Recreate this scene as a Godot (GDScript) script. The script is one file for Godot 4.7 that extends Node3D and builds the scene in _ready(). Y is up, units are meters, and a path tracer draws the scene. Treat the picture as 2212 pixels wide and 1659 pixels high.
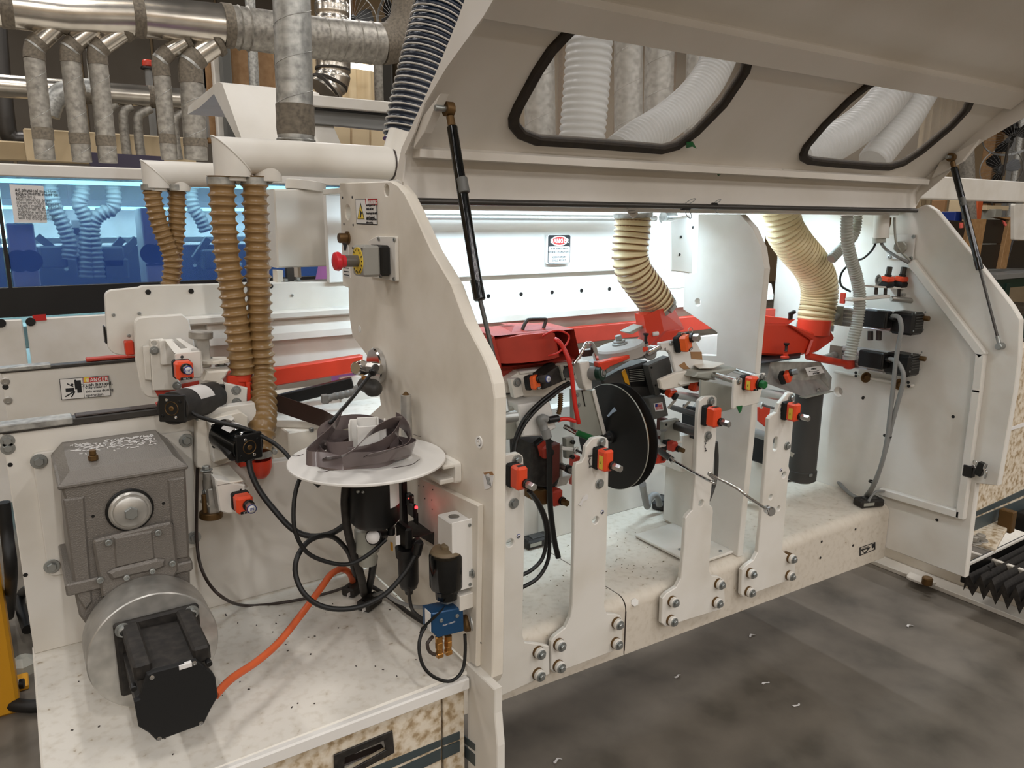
extends Node3D

# Points are metres: x along the machine, y up, z towards the viewer.
func V(x, y, z) -> Vector3: return Vector3(x, y, z)
func v(x, y) -> Vector2: return Vector2(x, y)

class G:
	# collects triangles with a smoothing group each
	var P := PackedVector3Array()
	var S := PackedInt32Array()
	var sid := 0
	func fresh() -> int:
		sid += 1
		return sid
	func tri(a: Vector3, b: Vector3, c: Vector3, n: Vector3, s := -1) -> void:
		P.append(a)
		if (c - a).cross(b - a).dot(n) < 0.0:
			P.append(c); P.append(b)
		else:
			P.append(b); P.append(c)
		S.append(s)
	func quad(a: Vector3, b: Vector3, c: Vector3, d: Vector3, n: Vector3, s := -1) -> void:
		tri(a, b, c, n, s)
		tri(a, c, d, n, s)
	func add(o: G, t := Transform3D.IDENTITY) -> G:
		for p in o.P: P.append(t * p)
		for s in o.S: S.append(s if s < 0 else s + sid)
		sid += o.sid
		return self
	# chamfered box, centre c, full size s
	func box(c: Vector3, s: Vector3, b := 0.002, m := Basis.IDENTITY) -> G:
		var h := s * 0.5
		b = minf(b, minf(h.x, minf(h.y, h.z)) * 0.9)
		var i := h - Vector3(b, b, b)
		var f := func(x, y, z, ax): return c + m * Vector3(x * (h.x if ax == 0 else i.x), y * (h.y if ax == 1 else i.y), z * (h.z if ax == 2 else i.z))
		for g in [-1, 1]:
			quad(f.call(g, -1, -1, 0), f.call(g, 1, -1, 0), f.call(g, 1, 1, 0), f.call(g, -1, 1, 0), m * Vector3(g, 0, 0))
			quad(f.call(-1, g, -1, 1), f.call(1, g, -1, 1), f.call(1, g, 1, 1), f.call(-1, g, 1, 1), m * Vector3(0, g, 0))
			quad(f.call(-1, -1, g, 2), f.call(1, -1, g, 2), f.call(1, 1, g, 2), f.call(-1, 1, g, 2), m * Vector3(0, 0, g))
			if b > 0.0:
				for k in [-1, 1]:
					quad(f.call(g, k, -1, 0), f.call(g, k, 1, 0), f.call(g, k, 1, 1), f.call(g, k, -1, 1), m * Vector3(g, k, 0))
					quad(f.call(g, -1, k, 0), f.call(g, 1, k, 0), f.call(g, 1, k, 2), f.call(g, -1, k, 2), m * Vector3(g, 0, k))
					quad(f.call(-1, g, k, 1), f.call(1, g, k, 1), f.call(1, g, k, 2), f.call(-1, g, k, 2), m * Vector3(0, g, k))
					for l in [-1, 1]:
						tri(f.call(g, k, l, 0), f.call(g, k, l, 1), f.call(g, k, l, 2), m * Vector3(g, k, l))
		return self
	# box between two corners
	func bx(a: Vector3, b: Vector3, bev := 0.002) -> G: return box((a + b) * 0.5, (b - a).abs(), bev)
	# bar with a rectangular section from a to b: w across (side), t along up
	func bar(a: Vector3, b: Vector3, w: float, t: float, up := Vector3.UP, bev := 0.002) -> G:
		var z := (b - a).normalized()
		var x := up.cross(z).normalized()
		var y := z.cross(x)
		return box((a + b) * 0.5, Vector3(w, t, a.distance_to(b)), bev, Basis(x, y, z))
	func m3(ax: int, p: Vector2, w: float) -> Vector3:
		if ax == 0: return Vector3(w, p.y, p.x)
		if ax == 1: return Vector3(p.x, w, p.y)
		return Vector3(p.x, p.y, w)
	# plate: outline extruded along axis ax (0 x: (z,y); 1 y: (x,z); 2 z: (x,y)) from a to b, with holes and a chamfer
	func plate(ax: int, poly: Array, a: float, b: float, holes := [], bev := 0.002, smooth := false) -> G:
		var lo := minf(a, b)
		var hi := maxf(a, b)
		bev = minf(bev, (hi - lo) * 0.45)
		var n3 := m3(ax, Vector2.ZERO, 1.0)
		var outer := PackedVector2Array(poly)
		if not Geometry2D.is_polygon_clockwise(outer): outer.reverse()
		var loops := [outer]
		for h in holes:
			var q := PackedVector2Array(h)
			if Geometry2D.is_polygon_clockwise(q): q.reverse()
			loops.append(q)
		var inner := []
		for q: PackedVector2Array in loops:
			var r := PackedVector2Array()
			var k := q.size()
			for i in k:
				var e0 := (q[i] - q[(i + k - 1) % k]).normalized()
				var e1 := (q[(i + 1) % k] - q[i]).normalized()
				var n0 := Vector2(-e0.y, e0.x)
				var n1 := Vector2(-e1.y, e1.x)
				var mm := (n0 + n1)
				mm = mm / maxf(mm.length_squared() * 0.5, 0.3)
				r.append(q[i] - mm * bev)
			inner.append(r)
		# sides
		for li in loops.size():
			var q: PackedVector2Array = loops[li]
			var r: PackedVector2Array = inner[li]
			var k := q.size()
			var s := fresh() if (smooth or li > 0) else -1
			for i in k:
				var j := (i + 1) % k
				var e := q[j] - q[i]
				var n2 := m3(ax, Vector2(-e.y, e.x), 0.0)
				quad(m3(ax, q[i], lo + bev), m3(ax, q[j], lo + bev), m3(ax, q[j], hi - bev), m3(ax, q[i], hi - bev), n2, s)
				if bev > 0.0:
					quad(m3(ax, q[i], hi - bev), m3(ax, q[j], hi - bev), m3(ax, r[j], hi), m3(ax, r[i], hi), n2.normalized() + n3)
					quad(m3(ax, q[i], lo + bev), m3(ax, q[j], lo + bev), m3(ax, r[j], lo), m3(ax, r[i], lo), n2.normalized() - n3)
		# caps: split the outline through every hole so that plain pieces remain
		var pieces := [inner[0]]
		for li in range(1, inner.size()):
			var hole: PackedVector2Array = inner[li]
			var mid := Vector2.ZERO
			for p in hole: mid += p / hole.size()
			var next := []
			for pc in pieces:
				if not Geometry2D.is_point_in_polygon(mid, pc):
					var cut := Geometry2D.clip_polygons(pc, hole)
					next.append_array(cut)
					continue
				for side in [-1.0, 1.0]:
					var far: float = mid.x + side * 50.0
					var rect := PackedVector2Array([Vector2(mid.x, -50), Vector2(far, -50), Vector2(far, 50), Vector2(mid.x, 50)])
					for half in Geometry2D.intersect_polygons(pc, rect):
						next.append_array(Geometry2D.clip_polygons(half, hole))
			pieces = next
		for pc: PackedVector2Array in pieces:
			var t := Geometry2D.triangulate_polygon(pc)
			for i in range(0, t.size(), 3):
				tri(m3(ax, pc[t[i]], hi), m3(ax, pc[t[i + 1]], hi), m3(ax, pc[t[i + 2]], hi), n3)
				tri(m3(ax, pc[t[i]], lo), m3(ax, pc[t[i + 1]], lo), m3(ax, pc[t[i + 2]], lo), -n3)
		return self
	# lathe: profile of (radius, height) from base at along dir
	func lathe(prof: Array, at: Vector3, dir: Vector3, seg := 20, turn := 0.0, sharp := 40.0) -> G:
		var z := dir.normalized()
		var x := (Vector3.UP if absf(z.y) < 0.9 else Vector3.RIGHT).cross(z).normalized()
		var y := z.cross(x)
		var s := fresh()
		for i in prof.size() - 1:
			var p: Vector2 = prof[i]
			var q: Vector2 = prof[i + 1]
			if i > 0:
				var o: Vector2 = prof[i - 1]
				if absf((p - o).angle_to(q - p)) > deg_to_rad(sharp): s = fresh()
			var nn := Vector2(q.y - p.y, -(q.x - p.x))
			for k in seg:
				var a0 := TAU * k / seg + turn
				var a1 := TAU * (k + 1) / seg + turn
				var d0 := x * cos(a0) + y * sin(a0)
				var d1 := x * cos(a1) + y * sin(a1)
				var n := (d0 + d1) * nn.x + z * nn.y * 2.0
				var use := s if seg > 8 else -1
				if p.x < 1e-6: tri(at + z * p.y, at + d0 * q.x + z * q.y, at + d1 * q.x + z * q.y, n, use)
				elif q.x < 1e-6: tri(at + d0 * p.x + z * p.y, at + d1 * p.x + z * p.y, at + z * q.y, n, use)
				else: quad(at + d0 * p.x + z * p.y, at + d1 * p.x + z * p.y, at + d1 * q.x + z * q.y, at + d0 * q.x + z * q.y, n, use)
		return self
	func cyl(a: Vector3, b: Vector3, r: float, seg := 20, bev := 0.001, r2 := -1.0) -> G:
		var l := a.distance_to(b)
		if r2 < 0: r2 = r
		bev = minf(bev, minf(l * 0.4, minf(r, r2) * 0.4))
		return lathe([Vector2(0, 0), Vector2(r - bev, 0), Vector2(r, bev), Vector2(r2, l - bev), Vector2(r2 - bev, l), Vector2(0, l)], a, b - a, seg, PI / seg if seg < 9 else 0.0)
	# hollow pipe
	func pipe(a: Vector3, b: Vector3, r: float, w: float, seg := 24) -> G:
		var l := a.distance_to(b)
		return lathe([Vector2(r - w, 0), Vector2(r, 0), Vector2(r, l), Vector2(r - w, l), Vector2(r - w, 0)], a, b - a, seg)
	# tube along points (already dense); rr: one radius or one per point
	func tube(pts: Array, rr, seg := 10, caps := true, flat := 1.0) -> G:
		var s := fresh()
		var n := pts.size()
		var x := Vector3.ZERO
		var rings := []
		for i in n:
			var t: Vector3 = (pts[mini(i + 1, n - 1)] - pts[maxi(i - 1, 0)]).normalized()
			if i == 0: x = (Vector3.UP if absf(t.y) < 0.9 else Vector3.RIGHT).cross(t).normalized()
			else: x = (x - t * x.dot(t)).normalized()
			var y := t.cross(x)
			var r: float = rr[i] if rr is Array else rr
			var ring := PackedVector3Array()
			for k in seg:
				var a := TAU * k / seg
				ring.append(pts[i] + (x * cos(a) + y * sin(a) * flat) * r)
			rings.append(ring)
		for i in n - 1:
			for k in seg:
				var j := (k + 1) % seg
				quad(rings[i][k], rings[i][j], rings[i + 1][j], rings[i + 1][k], rings[i][k] + rings[i][j] - pts[i] * 2.0, s)
		if caps:
			for e in [0, n - 1]:
				var d: Vector3 = (pts[0] - pts[1]) if e == 0 else (pts[n - 1] - pts[n - 2])
				for k in seg: tri(pts[e], rings[e][k], rings[e][(k + 1) % seg], d)
		return self
	# strip of sheet along points, width vector per point, thickness t
	func ribbon(pts: Array, wid: Array, t: float) -> G:
		var s0 := fresh()
		var s1 := fresh()
		var n := pts.size()
		for i in n - 1:
			var a: Vector3 = pts[i]
			var b: Vector3 = pts[i + 1]
			var w0: Vector3 = wid[i] * 0.5
			var w1: Vector3 = wid[i + 1] * 0.5
			var nn0: Vector3 = (b - pts[maxi(i - 1, 0)]).cross(w0).normalized() * t
			var nn1: Vector3 = (pts[mini(i + 2, n - 1)] - a).cross(w1).normalized() * t
			quad(a - w0 + nn0, a + w0 + nn0, b + w1 + nn1, b - w1 + nn1, nn0, s0)
			quad(a - w0 - nn0, a + w0 - nn0, b + w1 - nn1, b - w1 - nn1, -nn0, s1)
			quad(a - w0 + nn0, b - w1 + nn1, b - w1 - nn1, a - w0 - nn0, -w0)
			quad(a + w0 + nn0, b + w1 + nn1, b + w1 - nn1, a + w0 - nn0, w0)
		return self
	func hexbolt(at: Vector3, dir: Vector3, r := 0.009, h := 0.008) -> G:
		dir = dir.normalized()
		cyl(at, at + dir * r * 0.3, r * 1.6, 16, r * 0.08)
		cyl(at + dir * r * 0.3, at + dir * (r * 0.3 + h), r, 6, r * 0.15)
		return self
	func capscrew(at: Vector3, dir: Vector3, r := 0.006, h := 0.006) -> G:
		dir = dir.normalized()
		lathe([Vector2(0, 0), Vector2(r, 0), Vector2(r, h * 0.85), Vector2(r * 0.85, h), Vector2(r * 0.55, h), Vector2(r * 0.5, h * 0.4), Vector2(0, h * 0.4)], at, dir, 12)
		return self

func spline(pts: Array, step := 0.01) -> Array:
	var out := []
	var n := pts.size()
	for i in n - 1:
		var p0: Vector3 = pts[maxi(i - 1, 0)]
		var p1: Vector3 = pts[i]
		var p2: Vector3 = pts[i + 1]
		var p3: Vector3 = pts[mini(i + 2, n - 1)]
		var k := maxi(1, int(ceil(p1.distance_to(p2) / step)))
		for j in k:
			var t := float(j) / k
			out.append(0.5 * (2.0 * p1 + (p2 - p0) * t + (2.0 * p0 - 5.0 * p1 + 4.0 * p2 - p3) * t * t + (3.0 * p1 - p0 - 3.0 * p2 + p3) * t * t * t))
	out.append(pts[n - 1])
	return out

func even(pts: Array, step: float) -> Array:
	var c := Curve3D.new()
	for p in pts: c.add_point(p)
	var l := c.get_baked_length()
	var n := maxi(2, int(l / step))
	var out := []
	for i in n + 1: out.append(c.sample_baked(l * i / n))
	return out

func cable(pts: Array, r: float, seg := 9, step := 0.012) -> G:
	return G.new().tube(spline(pts, step), r, seg)

# corrugated hose: the wall goes out and in once every pitch
func hose(pts: Array, r: float, pitch: float, amp: float, seg := 20, shape := [0.0, 0.55, 1.0, 0.55]) -> G:
	var k: int = shape.size()
	var c := even(spline(pts, 0.02), pitch / k)
	var rr := []
	for i in c.size(): rr.append(r - amp * shape[i % k])
	return G.new().tube(c, rr, seg)

func circle(c: Vector2, r: float, n := 16, sx := 1.0, a0 := 0.0, a1 := TAU) -> Array:
	var out := []
	for i in n: out.append(c + Vector2(cos(a0 + (a1 - a0) * i / n) * r * sx, sin(a0 + (a1 - a0) * i / n) * r))
	return out

# rounds the corners of an outline: rad one number or one per corner
func rounded(poly: Array, rad, n := 5) -> Array:
	var out := []
	var k := poly.size()
	for i in k:
		var p: Vector2 = poly[i]
		var a: Vector2 = poly[(i + k - 1) % k]
		var b: Vector2 = poly[(i + 1) % k]
		var r: float = rad[i] if rad is Array else rad
		if r <= 0.0:
			out.append(p)
			continue
		var da := (a - p).normalized()
		var db := (b - p).normalized()
		var half := absf(da.angle_to(db)) * 0.5
		var d := minf(r / maxf(tan(half), 0.01), minf(p.distance_to(a), p.distance_to(b)) * 0.49)
		var q0 := p + da * d
		var q1 := p + db * d
		for j in n + 1:
			var t := float(j) / n
			out.append(q0.lerp(p, t).lerp(p.lerp(q1, t), t))
	return out

func rect(a: Vector2, b: Vector2) -> Array: return [a, Vector2(b.x, a.y), b, Vector2(a.x, b.y)]

# ---- nodes ----
var taken := {}
func numbered(n: String) -> String:
	if not taken.has(n):
		taken[n] = 0
		return n
	taken[n] += 1
	return "%s_%03d" % [n, taken[n]]

func tag(o: Node, label: String, category: String, group := "", kind := "") -> Node:
	if label: o.set_meta("label", label)
	if category: o.set_meta("category", category)
	if group: o.set_meta("group", group)
	if kind: o.set_meta("kind", kind)
	return o

func thing(called: String, label: String, category: String, group := "") -> Node3D:
	var o := Node3D.new()
	o.name = numbered(called)
	add_child(o)
	tag(o, label, category, group)
	return o

func mesh_of(g: G) -> ArrayMesh:
	var st := SurfaceTool.new()
	st.begin(Mesh.PRIMITIVE_TRIANGLES)
	for i in g.S.size():
		st.set_smooth_group(g.S[i])
		st.add_vertex(g.P[i * 3]); st.add_vertex(g.P[i * 3 + 1]); st.add_vertex(g.P[i * 3 + 2])
	st.generate_normals()
	st.index()
	return st.commit()

func part(o: Node3D, called: String, g: G, m: Material, label := "") -> MeshInstance3D:
	var mi := MeshInstance3D.new()
	mi.name = called
	mi.mesh = mesh_of(g)
	mi.material_override = m
	mi.cast_shadow = GeometryInstance3D.SHADOW_CASTING_SETTING_ON
	o.add_child(mi, true)
	if label: mi.set_meta("label", label)
	return mi

func solo(called: String, label: String, category: String, g: G, m: Material, group := "") -> MeshInstance3D:
	var mi := part(self, numbered(called), g, m)
	tag(mi, label, category, group)
	return mi

func struct(called: String, g: G, m: Material) -> MeshInstance3D:
	var mi := part(self, numbered(called), g, m)
	mi.set_meta("kind", "structure")
	return mi

func copy(o: Node3D, label := "") -> Node3D:
	var r: Node3D = o.duplicate()
	r.name = numbered(String(o.name).rstrip("0123456789").rstrip("_") if String(o.name).right(4).left(1) == "_" and String(o.name).right(3).is_valid_int() else String(o.name))
	add_child(r)
	if label: r.set_meta("label", label)
	return r

# lettering: at is the centre of the text, right and up its directions, h the line height
func letters(o: Node3D, s: String, at: Vector3, right: Vector3, up: Vector3, h: float, m: Material, depth := 0.0004, wide := 1.0, font := "Droid Sans", weight := 400, align := HORIZONTAL_ALIGNMENT_CENTER) -> MeshInstance3D:
	var t := TextMesh.new()
	var f := SystemFont.new()
	f.font_names = PackedStringArray([font])
	f.font_weight = weight
	t.font = f
	t.text = s
	t.font_size = 24
	t.pixel_size = h / 24.0
	t.depth = depth
	t.curve_step = 4.0
	t.horizontal_alignment = align
	var mi := MeshInstance3D.new()
	mi.name = "lettering"
	mi.mesh = t
	mi.material_override = m
	o.add_child(mi, true)
	var x := right.normalized()
	var y := (up - x * up.dot(x)).normalized()
	mi.transform = Transform3D(Basis(x * wide, y, x.cross(y)), at)
	return mi

func span(o: Node3D, t: Transform3D, acc: Array) -> void:
	for c in o.get_children():
		if c is Node3D:
			var ct: Transform3D = t * (c as Node3D).transform
			if c is MeshInstance3D and (c as MeshInstance3D).mesh:
				var b: AABB = ct * (c as MeshInstance3D).mesh.get_aabb()
				if acc.is_empty(): acc.append(b)
				else: acc[0] = (acc[0] as AABB).merge(b)
			span(c, ct, acc)

# puts the origin of every thing at its base
func settle() -> void:
	for c in get_children():
		if c is Node3D and c.has_meta("category"):
			if c is MeshInstance3D: continue
			var acc := []
			span(c, Transform3D.IDENTITY, acc)
			if acc.is_empty(): continue
			var b: AABB = acc[0]
			var base := Vector3(b.position.x + b.size.x * 0.5, b.position.y, b.position.z + b.size.z * 0.5)
			c.position += c.transform.basis * base
			for k in c.get_children():
				if k is Node3D: k.position -= base

# ---- materials ----
var M := {}
func tex(seed_: int, freq: float, ramp: Array, oct := 4, size := 512, kind := FastNoiseLite.TYPE_SIMPLEX_SMOOTH) -> NoiseTexture2D:
	var f := FastNoiseLite.new()
	f.seed = seed_
	f.noise_type = kind
	f.frequency = freq
	f.fractal_octaves = oct
	var g := Gradient.new()
	var off := PackedFloat32Array()
	var col := PackedColorArray()
	for r in ramp:
		off.append(r[0])
		col.append(r[1])
	g.offsets = off
	g.colors = col
	var t := NoiseTexture2D.new()
	t.width = size
	t.height = size
	t.seamless = true
	t.noise = f
	t.color_ramp = g
	return t

func bump(seed_: int, freq: float, strength := 4.0, size := 512) -> NoiseTexture2D:
	var t := tex(seed_, freq, [[0.0, Color.BLACK], [1.0, Color.WHITE]], 4, size)
	t.color_ramp = null
	t.as_normal_map = true
	t.bump_strength = strength
	return t

func mat(called: String, c: Color, rough := 0.5, metal := 0.0, t: Texture2D = null, scale := 1.0) -> StandardMaterial3D:
	var m := StandardMaterial3D.new()
	m.resource_name = called
	m.albedo_color = c
	m.roughness = rough
	m.metallic = metal
	if t:
		m.albedo_texture = t
		m.uv1_triplanar = true
		m.uv1_world_triplanar = true
		m.uv1_scale = Vector3(scale, scale, scale)
	M[called] = m
	return m

func glow(called: String, c: Color, e: float) -> StandardMaterial3D:
	var m := mat(called, c, 0.5)
	m.emission_enabled = true
	m.emission = c
	m.emission_energy_multiplier = e
	return m

func grey(x: float) -> Color: return Color(x, x, x)


func _ready() -> void:
	var cam := Camera3D.new()
	cam.name = "camera"
	cam.fov = rad_to_deg(2.0 * atan(829.5 / 1628.0))
	var pitch := 0.21608
	var yaw := 0.58563
	cam.transform = Transform3D(Basis(Vector3.UP, -yaw) * Basis(Vector3.RIGHT, -pitch) * Basis(Vector3(0, 0, 1), 0.005285), V(0, 1.6, 0))
	cam.near = 0.02
	cam.far = 80.0
	add_child(cam)
	cam.current = true
	var we := WorldEnvironment.new()
	we.name = "world"
	var e := Environment.new()
	e.background_mode = Environment.BG_COLOR
	e.background_color = Color(0.05, 0.048, 0.045)
	e.tonemap_mode = Environment.TONE_MAPPER_LINEAR
	e.tonemap_exposure = 1.12
	e.sdfgi_enabled = true
	e.ssao_enabled = true
	e.ssil_enabled = true
	we.environment = e
	add_child(we)
	materials()
	hall_lights()
	setting()
	background()
	far_machine()
	ducts()
	infeed()
	side_panels()
	hood()
	inside_lamps()
	collectors()
	drive()
	feed_units()
	turntable()
	pneumatics()
	cables()
	base_and_posts()
	unit_one()
	unit_two()
	unit_three()
	right_end()
	small_things()
	settle()

const WARM := Color(1.0, 0.99, 0.985)
const COOL := Color(0.82, 0.93, 1.0)

func area(at: Vector3, size: Vector2, c: Color, energy: float, down := Vector3.DOWN, called := "lamp_light") -> void:
	var l := AreaLight3D.new()
	l.name = called
	l.area_size = size
	l.light_color = c
	l.light_energy = energy
	l.area_normalize_energy = true
	l.shadow_enabled = true
	l.area_range = 30.0
	l.area_attenuation = 2.0
	add_child(l, true)
	l.look_at_from_position(at, at + down, Vector3.RIGHT if absf(down.x) < 0.9 else Vector3.UP)

func hall_lights() -> void:
	# strip luminaires under the roof in rows along the hall
	var gl := glow("hall_tube", Color(1.0, 0.93, 0.82), 9.0)
	var hs := mat("luminaire_housing", grey(0.8), 0.5)
	var k := 0
	for z in [-8.2, -3.4, 1.4, 5.4, 9.4]:  # last two rows are unseen, added to brighten the hood's inner face
		for x in [-6.6, -3.2, 0.2, 3.6, 7.0, 10.6]:
			var t := thing("strip_luminaire", ["strip luminaire hung under the dark roof deck", "strip luminaire burning under the roof beyond the hood"][1 if x > 5 and z < -3 else 0], "ceiling light", "strip luminaires under the roof")
			var y := 5.5
			part(t, "housing", G.new().bx(V(x - 0.75, y, z - 0.09), V(x + 0.75, y + 0.07, z + 0.09)), hs)
			part(t, "tube", G.new().bx(V(x - 0.72, y - 0.025, z - 0.06), V(x + 0.72, y - 0.001, z + 0.06)), gl)
			for s in [-0.6, 0.6]: part(t, "hanger", G.new().cyl(V(x + s, y + 0.07, z), V(x + s, 6.45, z), 0.006, 6), M.galv)
			area(V(x, y - 0.035, z), Vector2(1.44, 0.14), WARM, {-8.2: 5.5, -3.4: 5.0, 1.4: 4.2, 5.4: 8.0, 9.4: 10.0}[z])
			k += 1

func materials() -> void:
	var dirt := tex(3, 0.006, [[0.0, Color(0.93, 0.92, 0.90)], [0.4, Color(0.975, 0.97, 0.96)], [0.7, Color(1, 1, 1)]], 5)
	var dust := tex(8, 0.03, [[0.0, Color(0.6, 0.54, 0.45)], [0.10, Color(0.84, 0.81, 0.76)], [0.16, Color(0.95, 0.94, 0.925)], [0.5, Color(1, 1, 1)]], 4, 1024)
	var streak := tex(21, 0.03, [[0.0, Color(0.62, 0.62, 0.62)], [0.5, Color(0.85, 0.85, 0.85)], [1.0, Color(1, 1, 1)]], 4)
	mat("white", Color(0.86, 0.845, 0.815), 0.42, 0.0, dirt, 0.9)
	mat("white_clean", Color(0.87, 0.86, 0.84), 0.38)
	mat("cream", Color(0.865, 0.84, 0.795), 0.5, 0.0, dirt, 1.3)
	mat("dusty", Color(0.87, 0.85, 0.81), 0.5, 0.0, dust, 1.1)
	mat("bed_paint_shaded", Color(0.80, 0.765, 0.71), 0.5, 0.0, dust, 1.1)  # beige dust, darkened further with the shade that lies on the bed
	mat("dirty", Color(0.84, 0.80, 0.73), 0.6, 0.0, tex(14, 0.02, [[0.0, Color(0.60, 0.51, 0.39)], [0.30, Color(0.80, 0.745, 0.66)], [0.46, Color(0.93, 0.905, 0.87)], [0.7, Color(1, 1, 1)]], 7, 1024), 1.6)
	mat("hood_paint", Color(0.85, 0.83, 0.80), 0.5, 0.0, dirt, 0.6)
	mat("galv", Color(0.80, 0.80, 0.78), 0.40, 0.6, streak, 2.0)
	mat("galv_dull", Color(0.72, 0.70, 0.66), 0.5, 0.5, streak, 1.5)
	mat("duct_shine", Color(0.92, 0.89, 0.84), 0.24, 0.9, tex(30, 0.01, [[0.0, Color(0.75, 0.75, 0.75)], [1.0, Color(1, 1, 1)]], 3), 1.0)
	mat("tape_grey", Color(0.52, 0.48, 0.42), 0.75, 0.0, streak, 3.0)
	mat("steel", Color(0.70, 0.69, 0.67), 0.3, 0.9)
	mat("steel_brushed", Color(0.80, 0.79, 0.765), 0.36, 0.65, tex(41, 0.02, [[0.0, Color(0.8, 0.8, 0.8)], [1.0, Color(1, 1, 1)]], 3), 2.0)
	mat("zinc", Color(0.62, 0.63, 0.62), 0.4, 0.8)
	mat("chrome", Color(0.82, 0.82, 0.82), 0.12, 1.0)
	mat("dark_steel", Color(0.30, 0.29, 0.28), 0.4, 0.7)
	mat("cast_grey", Color(0.46, 0.44, 0.415), 0.42, 0.3, null)
	M.cast_grey.normal_enabled = true
	M.cast_grey.normal_texture = bump(5, 0.12, 2.0)
	M.cast_grey.uv1_triplanar = true
	M.cast_grey.uv1_world_triplanar = true
	M.cast_grey.uv1_scale = Vector3(5, 5, 5)
	mat("grey_paint", Color(0.36, 0.36, 0.345), 0.5)
	mat("grey_dark", Color(0.22, 0.215, 0.205), 0.5)
	mat("black", Color(0.045, 0.045, 0.045), 0.4)
	mat("black_gloss", Color(0.03, 0.035, 0.035), 0.12)
	mat("black_dusty", Color(0.21, 0.19, 0.17), 0.65, 0.0, tex(17, 0.02, [[0.0, Color(0.35, 0.33, 0.3)], [1.0, Color(1, 1, 1)]], 5), 4.0)
	mat("black_matt", Color(0.035, 0.035, 0.035), 0.7)
	mat("rubber", Color(0.05, 0.048, 0.045), 0.55)
	mat("orange", Color(0.88, 0.29, 0.14), 0.38)
	mat("orange_amber", Color(0.90, 0.38, 0.16), 0.38)
	mat("red", Color(0.80, 0.235, 0.14), 0.35)
	mat("red_dull", Color(0.70, 0.22, 0.15), 0.55, 0.0, dirt, 4.0)
	mat("red_worn", Color(0.64, 0.20, 0.14), 0.55, 0.0, tex(19, 0.06, [[0.0, Color(0.9, 0.9, 0.9)], [0.4, Color(1, 1, 1)], [1.0, Color(0.8, 0.8, 0.8)]], 4), 4.0)
	mat("orange_hose", Color(0.80, 0.36, 0.18), 0.5)
	mat("hose_red", Color(0.80, 0.17, 0.13), 0.4)
	mat("hose_brown", Color(0.54, 0.425, 0.27), 0.3)
	mat("hose_rib", Color(0.42, 0.27, 0.12), 0.35)
	mat("hose_cream", Color(0.86, 0.79, 0.62), 0.35)
	mat("hose_grey", Color(0.60, 0.60, 0.56), 0.4)
	mat("brass", Color(0.72, 0.52, 0.28), 0.3, 0.9)
	mat("bronze", Color(0.40, 0.30, 0.17), 0.5, 0.6)
	mat("blue_block", Color(0.10, 0.27, 0.42), 0.35, 0.3)
	mat("blue_paint", Color(0.10, 0.20, 0.50), 0.4)
	mat("yellow", Color(0.80, 0.57, 0.10), 0.4)
	mat("label_yellow", Color(0.88, 0.76, 0.25), 0.5)
	mat("green", Color(0.04, 0.36, 0.16), 0.4)
	mat("paper", Color(0.86, 0.85, 0.84), 0.7)
	mat("ink", Color(0.06, 0.06, 0.07), 0.6)
	mat("sign_red", Color(0.74, 0.12, 0.10), 0.45)
	mat("sign_white", Color(0.88, 0.87, 0.85), 0.45)
	mat("tape_brown", Color(0.40, 0.355, 0.35), 0.2)
	M.tape_brown.metallic_specular = 0.6
	mat("tape_back", Color(0.20, 0.125, 0.10), 0.4)
	mat("cable_grey", Color(0.50, 0.50, 0.49), 0.45)
	mat("cable_brown", Color(0.22, 0.18, 0.16), 0.5)
	mat("stripe_dark", Color(0.23, 0.27, 0.28), 0.45)
	mat("gasket", Color(0.16, 0.13, 0.10), 0.65, 0.0, tex(55, 0.03, [[0.0, Color(0.5, 0.45, 0.4)], [0.6, Color(1, 0.95, 0.85)], [1.0, Color(1.6, 1.3, 0.9)]], 4), 2.0)
	mat("wood_tan", Color(0.66, 0.52, 0.36), 0.55, 0.0, tex(61, 0.02, [[0.0, Color(0.85, 0.8, 0.72)], [1.0, Color(1, 1, 1)]], 4), 1.0)
	mat("board_black", Color(0.10, 0.085, 0.075), 0.4)
	mat("card", Color(0.60, 0.45, 0.30), 0.7)
	mat("canvas", Color(0.86, 0.78, 0.64), 0.8, 0.0, dirt, 0.4)
	mat("dust_brown", Color(0.42, 0.36, 0.27), 0.6)
	mat("joist", Color(0.16, 0.15, 0.14), 0.6)
	mat("concrete", Color(0.46, 0.435, 0.40), 0.6, 0.0, tex(71, 0.008, [[0.0, Color(0.62, 0.61, 0.58)], [0.35, Color(0.82, 0.81, 0.79)], [0.6, Color(0.9, 0.89, 0.87)], [1.0, Color(1, 0.99, 0.97)]], 6, 1024), 0.35)
	mat("wall_dark", Color(0.36, 0.33, 0.29), 0.7, 0.0, dirt, 0.3)
	mat("wall_beige", Color(0.66, 0.58, 0.46), 0.7, 0.0, dirt, 0.3)
	var gp := mat("clear_pane", Color(0.9, 0.9, 0.88, 0.10), 0.06)
	gp.transparency = BaseMaterial3D.TRANSPARENCY_ALPHA
	var gh := mat("hazy_pane", Color(0.92, 0.90, 0.87, 0.25), 0.35, 0.0)
	gh.transparency = BaseMaterial3D.TRANSPARENCY_ALPHA
	var bp := mat("blue_pane", Color(0.16, 0.34, 0.66, 0.48), 0.4)
	bp.transparency = BaseMaterial3D.TRANSPARENCY_ALPHA


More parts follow.
